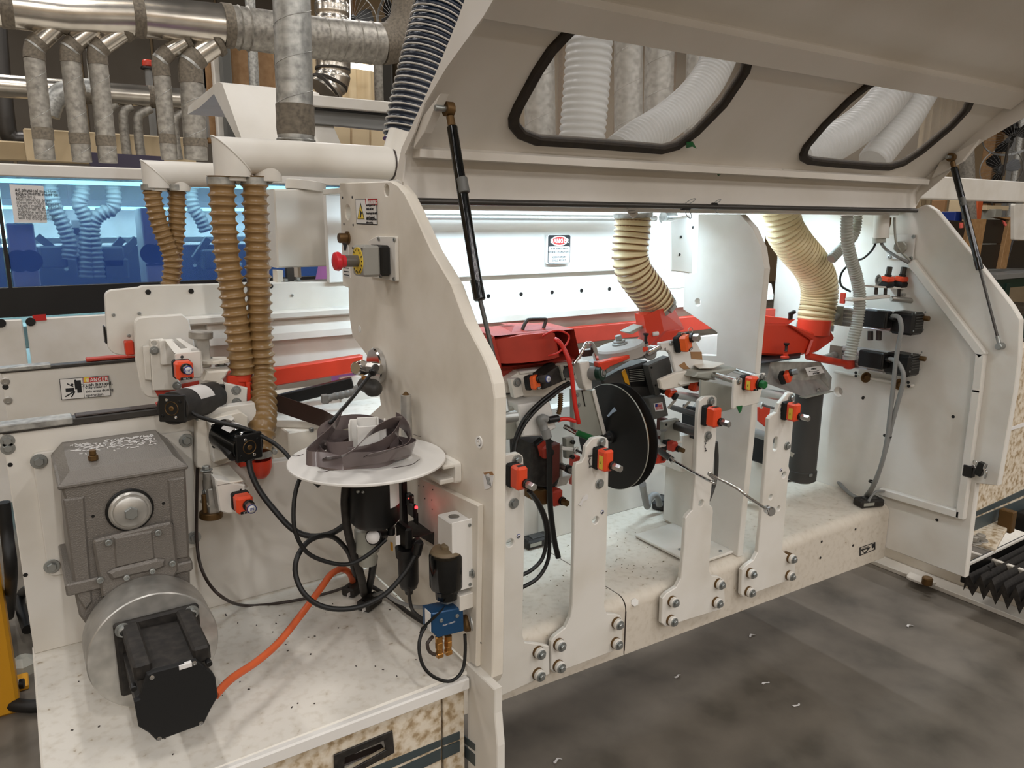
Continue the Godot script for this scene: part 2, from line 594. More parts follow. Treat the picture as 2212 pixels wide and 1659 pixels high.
# ---- infeed end: cabinet, two upright frame panels, pressure beam ----
func infeed() -> void:
	# base cabinet the drive stands on
	var t := thing("base_cabinet", "white sheet metal base cabinet under the grey gearbox, dirty front cover with recessed handle", "machine cabinet")
	part(t, "top", G.new().plate(1, rounded([v(-0.05, -1.78), v(0.70, -1.78), v(0.70, -1.19), v(-0.05, -1.176)], [0.0, 0.0, 0.0, 0.03]), 0.68, 0.70, [], 0.004), M.dusty)
	part(t, "side_wall", G.new().bx(V(-0.045, 0.0, -1.78), V(-0.025, 0.68, -1.20)), M.white)
	part(t, "back_wall", G.new().bx(V(-0.025, 0.0, -1.78), V(0.68, 0.68, -1.76)), M.white)
	part(t, "top_trim", G.new().bx(V(-0.045, 0.672, -1.188), V(0.68, 0.698, -1.172), 0.003), M.white_clean)
	# front cover with the hole of the handle
	var hole := [v(.4039,.6298),v(.5049,.6326),v(.5076,.5988),v(.4018,.5843)]
	var cov := [v(-0.045, 0.02), [v(.616,.508)][0] * Vector2(1, 0) + v(0, 0.02), [v(.6212,.6888)][0], v(-0.045, 0.672)]
	part(t, "front_cover", G.new().plate(2, cov, -1.200, -1.185, [hole], 0.002), M.dirty)
	var c2 := [v(.6233,.6879)][0] as Vector2
	part(t, "corner_cover", G.new().bx(V(c2.x + 0.003, 0.02, -1.202), V(0.675, 0.672, -1.187)), M.dirty)
	var hp := part(t, "recessed_handle", G.new().plate(2, [hole[0] + v(-0.008, 0.008), hole[1] + v(0.008, 0.008), hole[2] + v(0.008, -0.008), hole[3] + v(-0.008, -0.008)], -1.184, -1.180, [[hole[0] + v(0.012, -0.006), hole[1] + v(-0.01, -0.006), hole[2] + v(-0.01, 0.006), hole[3] + v(0.012, 0.006)]], 0.001), M.black_dusty, "black recessed handle")
	part(hp, "pocket", G.new().plate(2, hole, -1.225, -1.22, [], 0.0).plate(1, [v(hole[0].x, -1.22), v(hole[1].x, -1.22), v(hole[1].x, -1.2), v(hole[0].x, -1.2)], hole[3].y + 0.004, hole[3].y + 0.008), M.cable_brown)
	for p in [V(.3097,.6747,-1.185),V(.6096,.6798,-1.185)]:
		part(t, "screw", G.new().capscrew(p, Vector3.BACK, 0.0065, 0.004), M.zinc)
	# dark stripes that run round the corner
	for s in [[v(.6176,.5745),v(.6174,.5597),v(.4655,.5569),v(.4663,.5759)], [v(.6173,.5544),v(.6168,.5288),v(.5126,.5238),v(.5134,.5506)], [v(.6218,.5749),v(.6615,.5744),v(.6613,.5572),v(.6216,.559)], [v(.6215,.5537),v(.6612,.5529),v(.661,.5291),v(.6211,.527)]]:
		part(t, "stripe", G.new().plate(2, s, -1.186, -1.1835, [], 0.0), M.stripe_dark)
	# end leg that stands in front of the cabinet corner
	t = thing("corner_post", "narrow white sheet metal post to the floor at the right end of the base cabinet", "machine post")
	part(t, "plate", G.new().plate(0, [v(-1.19, 0.0), v(-1.075, 0.0), [v(-1.1526,.6009)][0] * Vector2(0, 1) + v(-1.075, 0), [v(-1.1469,.6677)][0] * Vector2(0, 1) + v(-1.085, 0), v(-1.085, 0.72), v(-1.19, 0.72)], 0.683, 0.702), M.white)
	for s in [[v(-1.2205,.5423),v(-1.1576,.5533),v(-1.1577,.5381),v(-1.2209,.5243)], [v(-1.221,.5197),v(-1.1578,.5293),v(-1.1581,.5019),v(-1.2215,.4924)]]:
		part(t, "stripe", G.new().plate(0, s, 0.6815, 0.684, [], 0.0), M.stripe_dark)
	# near upright panel that carries the gearbox
	var zp := -1.74
	t = thing("frame_panel", "white upright frame panel behind the grey gearbox with a steel guide rail along its top", "machine frame")
	part(t, "panel", G.new().plate(2, [v(-0.047, 0.70), v(0.70, 0.70), v(0.70, 1.03), v(0.46, 1.03), v(0.44, 1.18), v(-0.047, 1.18)], zp - 0.03, zp), M.white)
	part(t, "mounting_plate", G.new().plate(2, rounded([v(-.0034,1.136),v(.2981,1.1394),v(.2847,.8631),v(-.003,.869)], 0.012), zp, zp + 0.012, [], 0.002), M.white)
	part(t, "guide_rail", G.new().bx(V(-0.06, 1.182, zp - 0.03), V(0.30, 1.196, zp + 0.006)), M.dark_steel)
	part(t, "rail_cap", G.new().bx(V(-0.06, 1.186, zp - 0.034), V(0.075, 1.2, zp + 0.009)), M.galv)
	part(t, "red_strip", G.new().bx(V(0.235, 1.197, zp - 0.03), V(0.30, 1.204, zp)), M.red_dull)
	part(t, "belt_edge", G.new().bx(V(0.08, 1.196, zp - 0.03), V(0.235, 1.2, zp)), M.cable_brown)
	for p in [V(.007,1.1197,-1.727),V(.2838,1.1188,-1.727),V(.0048,.8923,-1.727),V(.2817,.8895,-1.727)]:
		part(t, "bolt", G.new().hexbolt(p, Vector3.BACK, 0.0095, 0.007), M.zinc)
	for p in [V(-.0403,1.1666,-1.74),V(-.0413,1.1515,-1.74)]:
		part(t, "bolt", G.new().hexbolt(p, Vector3.BACK, 0.008, 0.006), M.zinc)
	for p in [V(-.0414,1.117,-1.74),V(-.0425,.8799,-1.74)]:
		part(t, "screw_hole", G.new().cyl(p - V(0, 0, 0.001), p + V(0, 0, 0.0012), 0.0045, 12), M.black)
	# far upright panel
	zp = -2.5
	t = thing("frame_panel", "white upright frame panel bearing the crush hazard sign, behind the gearbox panel", "machine frame")
	part(t, "panel", G.new().bx(V(-0.05, 0.55, zp - 0.03), V(0.9, 1.172, zp)), M.white)
	part(t, "guide_rail", G.new().bx(V(-0.065, 1.172, zp - 0.03), V(0.9, 1.182, zp + 0.006)), M.dark_steel)
	part(t, "rail_cap", G.new().bx(V(-0.065, 1.176, zp - 0.034), V(0.07, 1.187, zp + 0.009)), M.galv)
	part(t, "red_strip", G.new().bx(V(0.16, 1.183, zp - 0.03), V(0.9, 1.192, zp + 0.003)), M.red_dull)
	for p in [V(-.0436,1.1476,-2.5),V(-.0434,1.0929,-2.5)]:
		part(t, "screw", G.new().capscrew(p, Vector3.BACK, 0.011, 0.004), M.steel)
	part(t, "screw_hole", G.new().cyl(V(-.0444,1.1318,-2.5) - V(0, 0, 0.001), V(-.0443,1.1319,-2.499), 0.008, 12), M.black)
	# crush hazard sign
	var q := [V(.0862,1.1404,-2.495),V(.2132,1.1373,-2.495),V(.2128,1.0694,-2.495),V(.0854,1.0787,-2.495)]
	crush_sign(q[0], q[1], q[2], q[3])
	# pressure beam: one long profile from the left end to behind the hood
	t = thing("pressure_beam", "long white steel pressure beam with a ledge along its foot, running from the infeed past the big side panel", "machine beam")
	var xl := 0.18
	var prof := [v(-2.06, 1.425), v(-2.03, 1.425), v(-2.03, 1.352), v(-2.0, 1.345), v(-1.985, 1.300), v(-1.985, 1.282), v(-2.03, 1.28), v(-2.03, 1.235), v(-2.15, 1.235), v(-2.15, 1.425)]
	part(t, "beam", G.new().plate(0, prof, 0.40, 2.60, [], 0.002), M.white)
	var ep := rounded([v(.1842,1.4281),v(.2582,1.4325),v(.2688,1.4365),v(.7874,1.4256),v(.8098,1.3039),v(.2428,1.2644),v(.1771,1.2764)], [0.02, 0.002, 0.0, 0.0, 0.0, 0.0, 0.03])
	part(t, "cover_plate", G.new().plate(2, ep, -2.05, -2.03 + 0.004, [], 0.002), M.white)
	part(t, "ledge", G.new().bx(V(0.338, 1.338, -2.03), V(0.80, 1.358, -1.975), 0.004), M.white)
	part(t, "front_wall", G.new().plate(2, [v(.2499,1.3565),v(.7937,1.3456),v(.8435,1.188),v(.2385,1.2318)], -2.03, -2.015, [], 0.001), M.white)
	part(t, "red_bar", G.new().plate(2, [v(.4159,1.2115),v(.7858,1.2307),v(.784,1.1865),v(.5404,1.1731),v(.4139,1.1844)], -1.955, -1.925, [], 0.003), M.red)
	part(t, "red_bar", G.new().bx(V(0.9, 1.19, -2.0), V(2.6, 1.245, -1.97)), M.red_dull)
	for p in [V(.2776,1.4204,-2.025),V(.376,1.4179,-2.025),V(.5747,1.422,-2.025)]:
		part(t, "hole", G.new().cyl(p - V(0, 0, 0.001), p + V(0, 0, 0.0015), 0.0065, 14), M.black)
	for p in [V(.1972,1.3701,-2.025),V(.2535,1.3698,-2.025),V(.2252,1.3175,-2.025),V(.63,1.3947,-2.025)]:
		part(t, "screw", G.new().capscrew(p, Vector3.BACK, 0.004, 0.002), M.zinc)
	for i in 10:
		var x := 1.13 + i * 0.125
		part(t, "hole", G.new().cyl(V(x, 1.36, -2.031), V(x, 1.36, -2.0285), 0.007, 12), M.black)
	# small black sensor and red block at the beam's left end
	solo("end_sensor", "small black sensor block at the left edge of the white beam plate", "sensor", G.new().bx(V(.1743,1.3431,-2.06), V(.178,1.3004,-2.03), 0.003), M.black)
	solo("red_block", "red square plastic block beside the rounded white bracket plate", "block", G.new().bx(V(.2127,1.3076,-2.03), V(.2321,1.2727,-2), 0.003), M.red)
	# bracket plate that carries the upper feed unit
	t = thing("bracket_plate", "rounded white bracket plate in front of the beam behind the upper position counter", "bracket")
	part(t, "plate", G.new().plate(2, rounded([v(.2343,1.3676),v(.3414,1.3683),v(.354,1.355),v(.3622,1.297),v(.362,1.1585),v(.2344,1.1724),v(.2286,1.2638)], [0.02, 0.008, 0.0, 0.0, 0.0, 0.03, 0.0]), -1.985, -1.965, [], 0.003), M.white)
	# tall white junction of the inner beam (deeper box with the post)
	t = thing("cover_box", "plain white box cover hanging behind the twin brown hoses", "machine cover")
	part(t, "box", G.new().plate(2, [v(.6197,1.6747),v(.8142,1.6796),v(.8157,1.4644),v(.618,1.4638)], -2.3, -2.1, [], 0.004), M.white)
	part(t, "collar", G.new().cyl(V(.7206,1.6733,-2.14), V(.7233,1.6985,-2.14), 0.055, 24), M.white)
	part(t, "side_plate", G.new().plate(0, [v(-2.35, 1.42), v(-2.29, 1.42), v(-2.29, 1.70), v(-2.35, 1.70)], 0.735, 0.745), M.cream)
	part(t, "slide_bar", G.new().bx(V(.6432,1.4195,-2.12), V(.6629,1.4637,-2.1), 0.001), M.dark_steel)
	part(t, "foot", G.new().bx(V(.6173,1.4129,-2.07), V(.668,1.4286,-2.05), 0.002), M.white)
	for p in [V(.6252,1.4271,-2.06),V(.6598,1.4295,-2.06)]:
		part(t, "bolt", G.new().hexbolt(p, Vector3.UP, 0.007, 0.008), M.zinc)
	part(t, "bearing_foot", G.new().plate(2, [v(.6146,1.4577),v(.6325,1.4572),v(.6316,1.4213),v(.6137,1.4221)], -2.14, -2.1), M.cream)

func crush_sign(a: Vector3, b: Vector3, c: Vector3, d: Vector3) -> void:
	var t := thing("hazard_sign", "landscape crush hazard sign with a red danger band on the far frame panel", "sign")
	var R := (b - a).normalized()
	var U := (a - d).normalized()
	var w := a.distance_to(b)
	var h := a.distance_to(d)
	var at := func(x: float, y: float, z := 0.001): return a + R * (x * w) - U * (y * h) + R.cross(U) * z
	var g := func(x0, y0, x1, y1, z0, z1): return G.new().box((at.call(x0, y0, z0) + at.call(x1, y1, z1)) * 0.5, Vector3((x1 - x0) * w, (y1 - y0) * h, z1 - z0), 0.0, Basis(R, U, R.cross(U)))
	part(t, "border", g.call(0.0, 0.0, 1.0, 1.0, -0.001, 0.0008), M.ink)
	part(t, "board", g.call(0.012, 0.02, 0.988, 0.98, 0.0, 0.0014), M.sign_white)
	part(t, "danger_band", g.call(0.47, 0.03, 0.98, 0.26, 0.001, 0.002), M.sign_red)
	letters(t, "DANGER", at.call(0.75, 0.145, 0.0022), R, U, h * 0.23, M.sign_white, 0.0004, 1.0, "Droid Sans", 700)
	letters(t, "Crush hazard.", at.call(0.73, 0.38, 0.0018), R, U, h * 0.21, M.ink, 0.0004, 1.0, "Droid Sans", 700)
	letters(t, "Stay clear of\nthis area during\noperation.", at.call(0.49, 0.70, 0.0018), R, U, h * 0.155, M.ink, 0.0004, 1.0, "Droid Sans", 700, HORIZONTAL_ALIGNMENT_LEFT)
	part(t, "divider", g.call(0.455, 0.02, 0.462, 0.98, 0.0013, 0.0018), M.ink)
	# pictogram: a press block and a person
	var pic: G = g.call(0.33, 0.12, 0.42, 0.72, 0.0013, 0.0019)
	pic.add(g.call(0.29, 0.08, 0.33, 0.55, 0.0013, 0.0019)).add(g.call(0.10, 0.46, 0.27, 0.64, 0.0013, 0.0019))
	pic.cyl(at.call(0.24, 0.3, 0.0013), at.call(0.24, 0.3, 0.0019), h * 0.055, 16, 0.0)
	pic.bar(at.call(0.14, 0.24, 0.0016), at.call(0.26, 0.40, 0.0016), h * 0.05, 0.0006, R.cross(U))
	pic.bar(at.call(0.27, 0.64, 0.0016), at.call(0.08, 0.86, 0.0016), h * 0.06, 0.0006, R.cross(U))
	pic.bar(at.call(0.28, 0.64, 0.0016), at.call(0.20, 0.90, 0.0016), h * 0.06, 0.0006, R.cross(U))
	part(t, "pictogram", pic, M.ink)
	letters(t, "⚠", at.call(0.535, 0.15, 0.0022), R, U, h * 0.2, M.label_yellow)


# ---- the two big side panels, the divider and the canopy ----
func side_panels() -> void:
	var t := thing("side_panel", "big cream side panel with a curved front edge carrying the emergency stop box", "machine panel")
	var hole := circle([v(-1.5492,1.6583)][0], 0.012, 14)
	var hole2 := circle([v(-1.7785,1.6134)][0], 0.017, 16)
	var ol := [v(-1.8252,1.6832),v(-1.5266,1.6768),v(-1.4927,1.6671),v(-1.4604,1.6494),v(-1.4234,1.6156),v(-1.3683,1.5596),v(-1.3473,1.5386),v(-1.2661,1.4773),v(-1.2145,1.4097),v(-1.1533,1.3576),v(-1.131,1.3331),v(-1.1184,1.3099),v(-1.1122,1.2847),v(-1.1154,.933),v(-1.1206,.7198)]
	ol.append_array([v(-1.13, 0.70), v(-1.735, 0.70), v(-1.735, 1.10)])
	ol.append_array([v(-1.6196,1.167),v(-1.6302,1.2022),v(-1.6879,1.2715),v(-1.7813,1.3089),v(-1.7976,1.3572),v(-1.7958,1.4292),v(-1.833,1.4321)])
	part(t, "panel", G.new().plate(0, ol, 0.70, 0.727, [hole, hole2], 0.0025), M.cream)
	for p in [V(.7,1.6477,-1.8079),V(.7,1.6475,-1.7453),V(.7,1.5847,-1.806),V(.7,1.583,-1.7463)]:
		part(t, "screw_hole", G.new().cyl(p + V(0.001, 0, 0), p - V(0.0008, 0, 0), 0.0035, 10), M.black)
	for p in [V(.7,1.3338,-1.7308),V(.7,1.4654,-1.7827)]:
		part(t, "hole", G.new().cyl(p + V(0.001, 0, 0), p - V(0.0008, 0, 0), 0.009, 14), M.white_clean)
	var bp := V(.7,1.1902,-1.1643)
	part(t, "bolt_socket", G.new().lathe([v(0.005, 0.0), v(0.012, 0.0), v(0.012, 0.002), v(0.008, 0.002), v(0.007, -0.002)], bp, Vector3.LEFT, 16).capscrew(bp, Vector3.LEFT, 0.006, 0.003), M.white_clean)
	part(t, "plug_bolt", G.new().lathe([v(0, 0.024), v(0.011, 0.024), v(0.012, 0.022), v(0.012, 0.004), v(0.016, 0.004), v(0.016, 0.0)], V(.7,1.5517,-1.7823), Vector3.LEFT, 18), M.bronze)
	# lower reinforcing plate
	part(t, "reinforcing_plate", G.new().plate(0, [v(-1.4029,1.0528),v(-1.1487,1.0713),v(-1.1621,.7251),v(-1.2471,.7168),v(-1.4389,.7867)], 0.688, 0.70), M.cream)
	for p in [V(.687,1.0396,-1.3756),V(.687,1.0456,-1.333),V(.687,1.0141,-1.3702),V(.687,1.0214,-1.338),V(.687,1.0012,-1.3367),V(.687,1.0349,-1.3978)]:
		part(t, "screw_hole", G.new().cyl(p, p - V(0.001, 0, 0), 0.0016, 8), M.black)
	part(t, "screw_hole", G.new().cyl(V(.698,.7766,-1.1625) + V(0.002, 0, 0), V(.6985,.776,-1.1633), 0.004, 10), M.black)
	# labels on it
	warning_label()
	var w := thing("hazard_strip", "narrow danger label half hidden behind the red stop button", "sign")
	part(w, "board", G.new().plate(0, [v(-1.822,1.5621),v(-1.7821,1.5617),v(-1.7757,1.4558),v(-1.8217,1.4573)], 0.6985, 0.6998, [], 0.0), M.sign_white)
	part(w, "danger_band", G.new().plate(0, [v(-1.822,1.5621),v(-1.7821,1.5617),v(-1.7801,1.5529),v(-1.8199,1.5531)], 0.698, 0.699, [], 0.0), M.sign_red)
	var pic := G.new().plate(0, [v(-1.8185,1.5385),v(-1.7906,1.5404),v(-1.7883,1.5338),v(-1.7958,1.5212),v(-1.8082,1.5208),v(-1.81,1.532)], 0.698, 0.699, [], 0.0)
	for i in 6: pic.plate(0, [v(-1.8162,1.5046),v(-1.7824,1.5049),v(-1.7826,1.5027),v(-1.8165,1.5023)].map(func(q): return q - v(0, i * 0.0085)), 0.698, 0.699, [], 0.0)
	part(w, "print", pic, M.ink)
	# worn paper label near the front edge
	w = thing("torn_label", "torn brown-edged paper label low on the side panel's front edge", "label")
	part(w, "paper", G.new().plate(0, [v(-1.1513,1.1339),v(-1.1202,1.1457),v(-1.1138,1.1386),v(-1.1202,1.1169),v(-1.1316,1.108),v(-1.1448,1.1029)], 0.6985, 0.6998, [], 0.0), M.paper)
	part(w, "torn_edge", G.new().plate(0, [v(-1.1497,1.1346),v(-1.1186,1.1464),v(-1.1106,1.1407),v(-1.125,1.1373),v(-1.1283,1.14),v(-1.1431,1.132)], 0.698, 0.6985, [], 0.0), M.card)
	for i in 4: part(w, "print_line", G.new().bar(V(.698,1.1321,-1.1398) + V(0, 0.0, i * 0.004), V(.698,1.1168,-1.1332) + V(0, 0.0, i * 0.004), 0.0008, 0.0004, Vector3.LEFT, 0.0), M.ink)
	# right end panel
	t = thing("side_panel", "big white side panel at the far right end with a long raised cable channel", "machine panel")
	var X := 2.686
	var eo := [v(-1.4956,1.6347),v(-1.4525,1.6564),v(-1.4147,1.6342),v(-1.2771,1.4875),v(-1.1362,1.3342),v(-1.106,1.2926),v(-1.0934,1.1694),v(-1.0905,1.0673),v(-1.0977,.733),v(-1.1655,.7205),v(-1.1573,.3722),v(-1.4568,.3727)]
	eo.append_array([v(-2.05, 0.36), v(-2.05, 1.66)])
	var rad := [0.0, 0.02, 0.02, 0.05, 0.05, 0.02, 0.0, 0.0, 0.0, 0.0, 0.0, 0.0, 0.0, 0.0]
	part(t, "panel", G.new().plate(0, rounded(eo, rad), X, X + 0.03, [circle([v(-1.7109,.9372)][0], 0.018, 14)], 0.0025), M.white)
	var ch := [V(2.675,1.4584,-1.4732), V(2.675,1.1709,-1.2013), V(2.675,1.0482,-1.197), V(2.675,.5983,-1.1934), V(2.675,.5929,-1.4759)]
	var cg := G.new()
	for i in 4: cg.bar(ch[i], ch[i + 1] + (ch[i + 1] - ch[i]).normalized() * 0.014, 0.03, 0.024, Vector3.RIGHT, 0.004)
	part(t, "cable_channel", cg, M.white)
	for p in [V(2.686,.932,-1.606),V(2.686,.934,-1.2683),V(2.686,.548,-1.276)]:
		part(t, "hole", G.new().cyl(p, p - V(0.001, 0, 0), 0.006, 10), M.black)
	for p in [V(2.686,.4433,-1.0872),V(2.686,.4326,-1.0798)]:
		part(t, "hole", G.new().cyl(p, p - V(0.001, 0, 0), 0.004, 10), M.black)
	# gland plate on it
	t = thing("gland_plate", "square white cover plate with a cable gland on the right side panel", "cover plate")
	part(t, "plate", G.new().plate(0, rounded([v(-1.5745,1.5514),v(-1.4725,1.5534),v(-1.4715,1.4631),v(-1.5712,1.4634)], 0.006), 2.676, 2.684, [], 0.001), M.white_clean)
	for p in [V(2.676,1.5453,-1.4759),V(2.676,1.4695,-1.4768),V(2.676,1.4709,-1.5557)]: part(t, "screw", G.new().capscrew(p, Vector3.LEFT, 0.007, 0.004), M.zinc)
	part(t, "gland", G.new().cyl(V(2.676,1.507,-1.5167), V(2.64,1.5081,-1.5013), 0.022, 8, 0.004), M.hose_grey)
	# divider
	t = thing("divider_panel", "white divider panel with a curved shoulder between the second and third units", "machine panel")
	var dv := [v(-1.7139,1.6161),v(-1.5451,1.6158),v(-1.4974,1.5772),v(-1.4607,1.5208),v(-1.4437,1.4616),v(-1.4484,1.298),v(-1.4536,.9391),v(-1.4641,.5465)]
	dv.append_array([v(-1.80, 0.56), v(-1.80, 0.80)])
	dv.append_array([v(-1.6833,1.0087),v(-1.6716,1.1719),v(-1.6041,1.1792),v(-1.6064,1.253),v(-1.7573,1.3108),v(-1.7595,1.4258),v(-1.7078,1.4349)])
	part(t, "panel", G.new().plate(0, dv, 1.84, 1.866, [circle([v(-1.6945,1.3396)][0], 0.012, 14)], 0.002), M.white)
	part(t, "foot_plate", G.new().bx(V(1.66, 0.553, -1.75), V(1.84, 0.562, -1.48)), M.white)
	for p in [V(1.7, 0.562, -1.5), V(1.7, 0.562, -1.58), V(1.8, 0.562, -1.5), V(1.8, 0.562, -1.6)]: part(t, "screw", G.new().capscrew(p, Vector3.UP, 0.006, 0.003), M.zinc)
	# canopy with its rear wall
	t = thing("canopy", "white canopy box with a brightly lit rear wall behind the open hood", "machine cover")
	part(t, "roof", G.new().bx(V(0.73, 1.66, -2.03), V(2.68, 1.675, -1.54)), M.white)
	part(t, "front_lip", G.new().bx(V(0.73, 1.618, -1.555), V(2.68, 1.66, -1.54), 0.003), M.white_clean)
	part(t, "rear_wall", G.new().bx(V(0.73, 1.425, -2.03), V(1.90, 1.66, -2.01)), M.white_clean)
	part(t, "rear_wall", G.new().bx(V(1.92, 1.35, -2.03), V(2.55, 1.66, -2.01)), M.white_clean)
	part(t, "wall_post", G.new().plate(2, [v(1.8059,1.5941),v(1.9108,1.6138),v(1.9242,1.4203),v(1.8819,1.4279),v(1.8214,1.433)], -1.84, -1.80, [], 0.003), M.white)
	for p in [V(1.8581,1.5436,-1.8),V(1.8559,1.4865,-1.8),V(1.9118,1.5748,-1.8)]: part(t, "hole", G.new().cyl(p, p + V(0, 0, 0.001), 0.005, 10), M.black)
	danger_sign(V(1.4576,1.5499,-1.995), V(1.5517,1.5433,-1.995), V(1.4575,1.4558,-1.995))

func warning_label() -> void:
	var t := thing("warning_label", "warning label with a yellow triangle on the side panel above the stop box", "sign")
	part(t, "border", G.new().plate(0, [v(-1.7232,1.6429),v(-1.6,1.6417),v(-1.6022,1.5844),v(-1.7234,1.5854)], 0.6988, 0.7, [], 0.0), M.ink)
	part(t, "board", G.new().plate(0, [v(-1.7205,1.6418),v(-1.6027,1.6397),v(-1.6046,1.5864),v(-1.7203,1.5876)], 0.6982, 0.6995, [], 0.0), M.sign_white)
	part(t, "red_band", G.new().plate(0, [v(-1.6629,1.6413),v(-1.5991,1.6402),v(-1.5989,1.6277),v(-1.6614,1.6289)], 0.6976, 0.6984, [], 0.0), M.sign_red)
	part(t, "triangle", G.new().plate(0, [v(-1.6909,1.6339),v(-1.6712,1.5963),v(-1.7142,1.5961)], 0.6977, 0.6984, [], 0.0), M.ink)
	part(t, "triangle_face", G.new().plate(0, [v(-1.6914,1.6287),v(-1.6751,1.5984),v(-1.7097,1.5983)], 0.6972, 0.6978, [], 0.0), M.label_yellow)
	part(t, "hand_print", G.new().plate(0, [v(-1.6955,1.6183),v(-1.6902,1.6162),v(-1.6824,1.6109),v(-1.6883,1.6067),v(-1.6889,1.6004),v(-1.6973,1.6004),v(-1.6939,1.6067)], 0.6968, 0.6973, [], 0.0), M.ink)
	var R := Vector3(0, 0, 1)
	letters(t, "⚠WARNING", V(.697,1.6341,-1.6268), R, Vector3.UP, 0.012, M.sign_white, 0.0004, 0.85, "Droid Sans", 700)
	letters(t, "Moving parts can\ncrush and cut.\nDo not operate with\nguard removed.", V(.6975,1.615,-1.6588), R, Vector3.UP, 0.0078, M.ink, 0.0004, 0.8, "Droid Sans", 700, HORIZONTAL_ALIGNMENT_LEFT)
	letters(t, "Follow lockout procedure\nbefore servicing.", V(.6975,1.5932,-1.6608), R, Vector3.UP, 0.006, M.ink, 0.0004, 0.8, "Droid Sans", 700, HORIZONTAL_ALIGNMENT_LEFT)

func danger_sign(a: Vector3, b: Vector3, d: Vector3) -> void:
	var t := thing("danger_sign", "upright danger sign with a red oval on the bright rear wall", "sign")
	var R := Vector3.RIGHT
	var U := Vector3.UP
	var w := b.x - a.x
	var h := a.y - d.y
	var z := a.z
	var o := v(a.x, d.y)
	var r := func(x0, y0, x1, y1): return [o + v(x0 * w, y0 * h), o + v(x1 * w, y0 * h), o + v(x1 * w, y1 * h), o + v(x0 * w, y1 * h)]
	part(t, "border", G.new().plate(2, rounded(r.call(0, 0, 1, 1), 0.008), z - 0.012, z, [], 0.0), M.sign_white)
	part(t, "board", G.new().plate(2, rounded(r.call(0.02, 0.015, 0.98, 0.985), 0.007), z - 0.002, z + 0.0005, [], 0.0), M.ink)
	part(t, "face", G.new().plate(2, rounded(r.call(0.045, 0.035, 0.955, 0.6), 0.005), z, z + 0.001, [], 0.0), M.sign_white)
	part(t, "oval_rim", G.new().plate(2, circle(o + v(0.5, 0.79) * v(w, h), 0.19 * h * 0.9, 28, 2.35 * 0.9 / 0.9 * 0.9), z, z + 0.001, [], 0.0), M.sign_white)
	part(t, "oval", G.new().plate(2, circle(o + v(0.5, 0.79) * v(w, h), 0.15 * h * 0.9, 28, 2.6 * 0.9), z, z + 0.0015, [], 0.0), M.sign_red)
	letters(t, "DANGER", V(o.x + 0.5 * w, o.y + 0.79 * h, z + 0.0018), R, U, h * 0.2, M.sign_white, 0.0004, 1.0, "Droid Sans", 700)
	letters(t, "KEEP HANDS AWAY\nFROM ROTATING PARTS.", V(o.x + 0.5 * w, o.y + 0.47 * h, z + 0.0012), R, U, h * 0.095, M.ink, 0.0004, 0.86, "Droid Sans", 700)
	letters(t, "SERIOUS INJURY\nCOULD RESULT!", V(o.x + 0.5 * w, o.y + 0.18 * h, z + 0.0012), R, U, h * 0.095, M.ink, 0.0004, 0.86, "Droid Sans", 700)

func inside_lamps() -> void:
	var gl := glow("led_tube", Color(0.92, 0.97, 1.0), 8.0)
	for k in 2:
		var x0: float = [0.80, 1.92][k]
		var x1: float = [1.78, 2.55][k]
		var t := thing("work_lamp", ["long white lamp tube under the canopy over the first two units", "shorter white lamp tube under the canopy over the third unit"][k], "lamp")
		part(t, "housing", G.new().bx(V(x0, 1.645, -1.80), V(x1, 1.66, -1.74)), M.white_clean)
		part(t, "tube", G.new().cyl(V(x0 + 0.02, 1.636, -1.77), V(x1 - 0.02, 1.636, -1.77), 0.009, 12), gl)
		area(V((x0 + x1) * 0.5, 1.622, -1.77), Vector2(0.03, x1 - x0 - 0.06), COOL, [0.55, 1.1][k] * (x1 - x0), Vector3(0, -1, -0.35), "work_light")
	# steel rod under the canopy
	var r := thing("support_rod", "grey steel rod running just under the canopy in front of the bright wall", "rod")
	part(r, "rod", G.new().cyl(V(0.74, 1.603, -1.86), V(1.80, 1.603, -1.86), 0.009, 14), M.steel)
	part(r, "end_block", G.new().cyl(V(1.8312,1.6058,-1.86), V(1.8825,1.6061,-1.86), 0.02, 14), M.galv)

